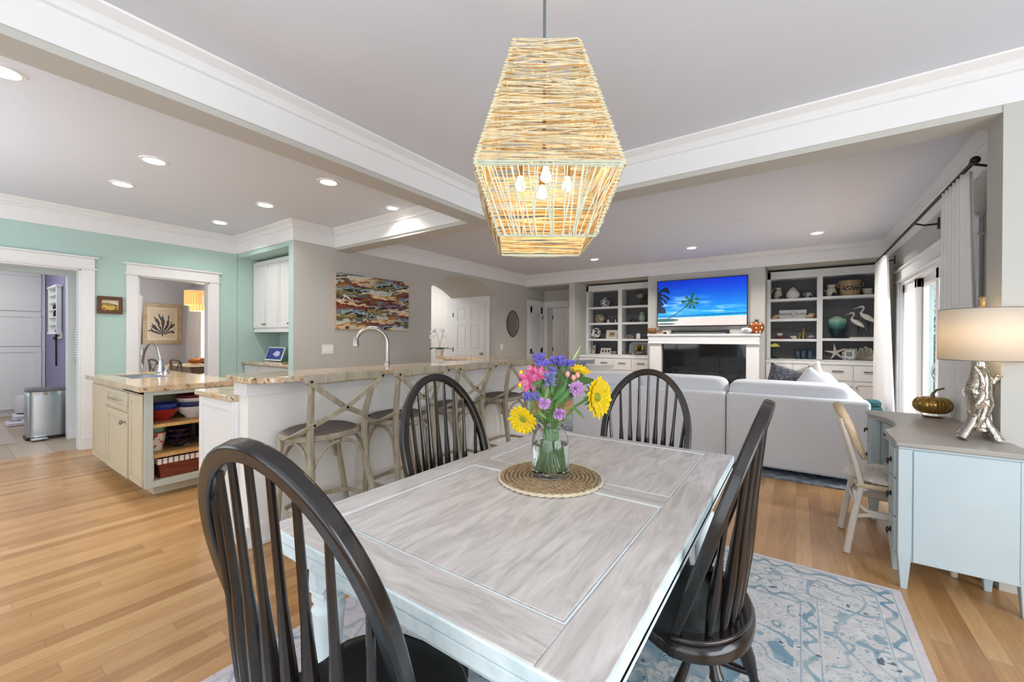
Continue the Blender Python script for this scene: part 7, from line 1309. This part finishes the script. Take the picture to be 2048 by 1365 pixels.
# ------------------------------------------------------------------ rattan desk chair with sheepskin
BIR = mat('whitewashed_birch', 'd8cfc4', .5, var=.06, scale=20, stretch=(1, 1, .2)); RAT = mat('pale_rattan_wrap', 'd9bf9e', .6, var=.15, scale=30, bump=.6, bscale=90)
t = thing('rattan_chair', (.47, 3.56, 0), 'small whitewashed rattan chair pushed under the writing desk', 'chair')
sz_ = .44
for y, s_ in ((3.35, -1), (3.77, 1)):
    MB().tube([(.262, y, 0), (.30, y+.0*s_, .25), (.335, y-.01*s_, .44), (.30, y-.012*s_, .60), (.26, y-.012*s_, .74), (.235, y-.015*s_, .85)], [1.15, 1.1, 1, .85, .8, .8], sec=(.032, .032), up=(0, 1, 0)).build('leg', BIR, t, bevel=.008)
    MB().tube([(.74, y-.0*s_, 0), (.72, y-.01*s_, .2), (.70, y-.02*s_, .44)], 1, sec=(.03, .03), up=(0, 1, 0)).build('leg', BIR, t, bevel=.008)
    MB().tube([(.283, y, .20), (.31, y, .245), (.37, y, .262), (.62, y, .262), (.69, y, .245), (.71, y, .20)], 1, sec=(.024, .02), up=(0, 1, 0)).build('stretcher', BIR, t, bevel=.005)
    MB().tube([(.30, y, .40), (.31, y, .33), (.36, y, .285), (.5, y, .275)], 1, sec=(.02, .018), up=(0, 1, 0)).build('curved_brace', BIR, t, bevel=.004)
for x in (.31, .705): MB().tube([(x, 3.36, .30), (x, 3.76, .30)], .011).build('stretcher', BIR, t)
MB().prism(rrect(.52, 3.56, .21, .205, .05), .425, .447).build('seat', mat('cane_seat', 'cdb48f', .7, bump=.5, bscale=120), t)
MB().tube([(.32, 3.35, .437), (.71, 3.36, .437), (.72, 3.37, .437), (.72, 3.75, .437), (.71, 3.76, .437), (.32, 3.77, .437)], .016, 10, closed=True).build('seat_rail', RAT, t)
bk = [(x, y, .60+(z-.60)*.86) for x, y, z in ((.335, 3.365, .60), (.30, 3.362, .70), (.262, 3.36, .82), (.235, 3.372, .895), (.222, 3.41, .925), (.217, 3.48, .94), (.215, 3.56, .943), (.217, 3.64, .94), (.222, 3.71, .925), (.235, 3.748, .895), (.262, 3.76, .82), (.30, 3.758, .70), (.335, 3.755, .60))]
MB().tube([Vector(p)+Vector((.015, 0, 0)) for p in bk], [.016, .021, .024, .026, .027, .027, .027, .027, .027, .026, .024, .021, .016], 12).build('wrapped_hoop', RAT, t, ang=180)
for y in (3.46, 3.51, 3.56, 3.61, 3.66): MB().tube([(.345, y, .45), (.30, y, .65), (.228, y, .88)], .006).build('back_cane', RAT, t)
FUR = mat('ivory_fur', 'efe8df', .95, var=.08, scale=50, sheen=.4)
t = thing('sheepskin', (.50, 3.56, .45), 'fluffy ivory sheepskin draped over the seat of the rattan chair', 'sheepskin'); mb = MB(); puff(mb, (.50, 3.555, .468), (.20, .215, .022), .7).build('hide', FUR, t); mb = MB()
for k in range(3000):
    a = RNG.uniform(0, 2*PI); rr = math.sqrt(RNG.uniform(0, 1)); x, y = .50+.20*rr*math.cos(a), 3.555+.215*rr*math.sin(a); z_ = .468+.018*math.sqrt(max(0, 1-rr**4)); d = Vector((math.cos(a)*rr+RNG.normal(0, .5), math.sin(a)*rr+RNG.normal(0, .5), .9-.9*rr)).normalized()*RNG.uniform(.03, .06); b = len(mb.v); s_ = d.cross(Vector((0, 0, 1))); s_ = (s_.normalized() if s_.length > 1e-5 else Vector((1, 0, 0)))*.0022; p = Vector((x, y, z_)); mb.v += [tuple(p-s_), tuple(p+s_), tuple(p+d*.6+s_*.6+Vector((0, 0, -.002))), tuple(p+d+Vector((0, 0, -.008*rr)))]; mb.f += [(b, b+1, b+2), (b, b+2, b+3)]
mb.build('fur_tufts', FUR, t, smooth=False)['kind'] = 'stuff'
for k in range(1):
    mb = MB(); 
    for j in range(420): a = RNG.uniform(0, 2*PI); e_ = RNG.uniform(-1, 1); q = math.sqrt(1-e_*e_); d = Vector((q*math.cos(a), q*math.sin(a), e_)); p = Vector((.335, 3.42, .47))+Vector((d.x*.035, d.y*.035, d.z*.04)); s_ = d.cross(Vector((.3, .2, 1))).normalized()*.002; b = len(mb.v); mb.v += [tuple(p-s_), tuple(p+s_), tuple(p+d*.026+Vector((0, 0, -.004)))]; mb.f.append((b, b+1, b+2))
    mb.build('fur_edge', FUR, t, smooth=False)['kind'] = 'stuff'
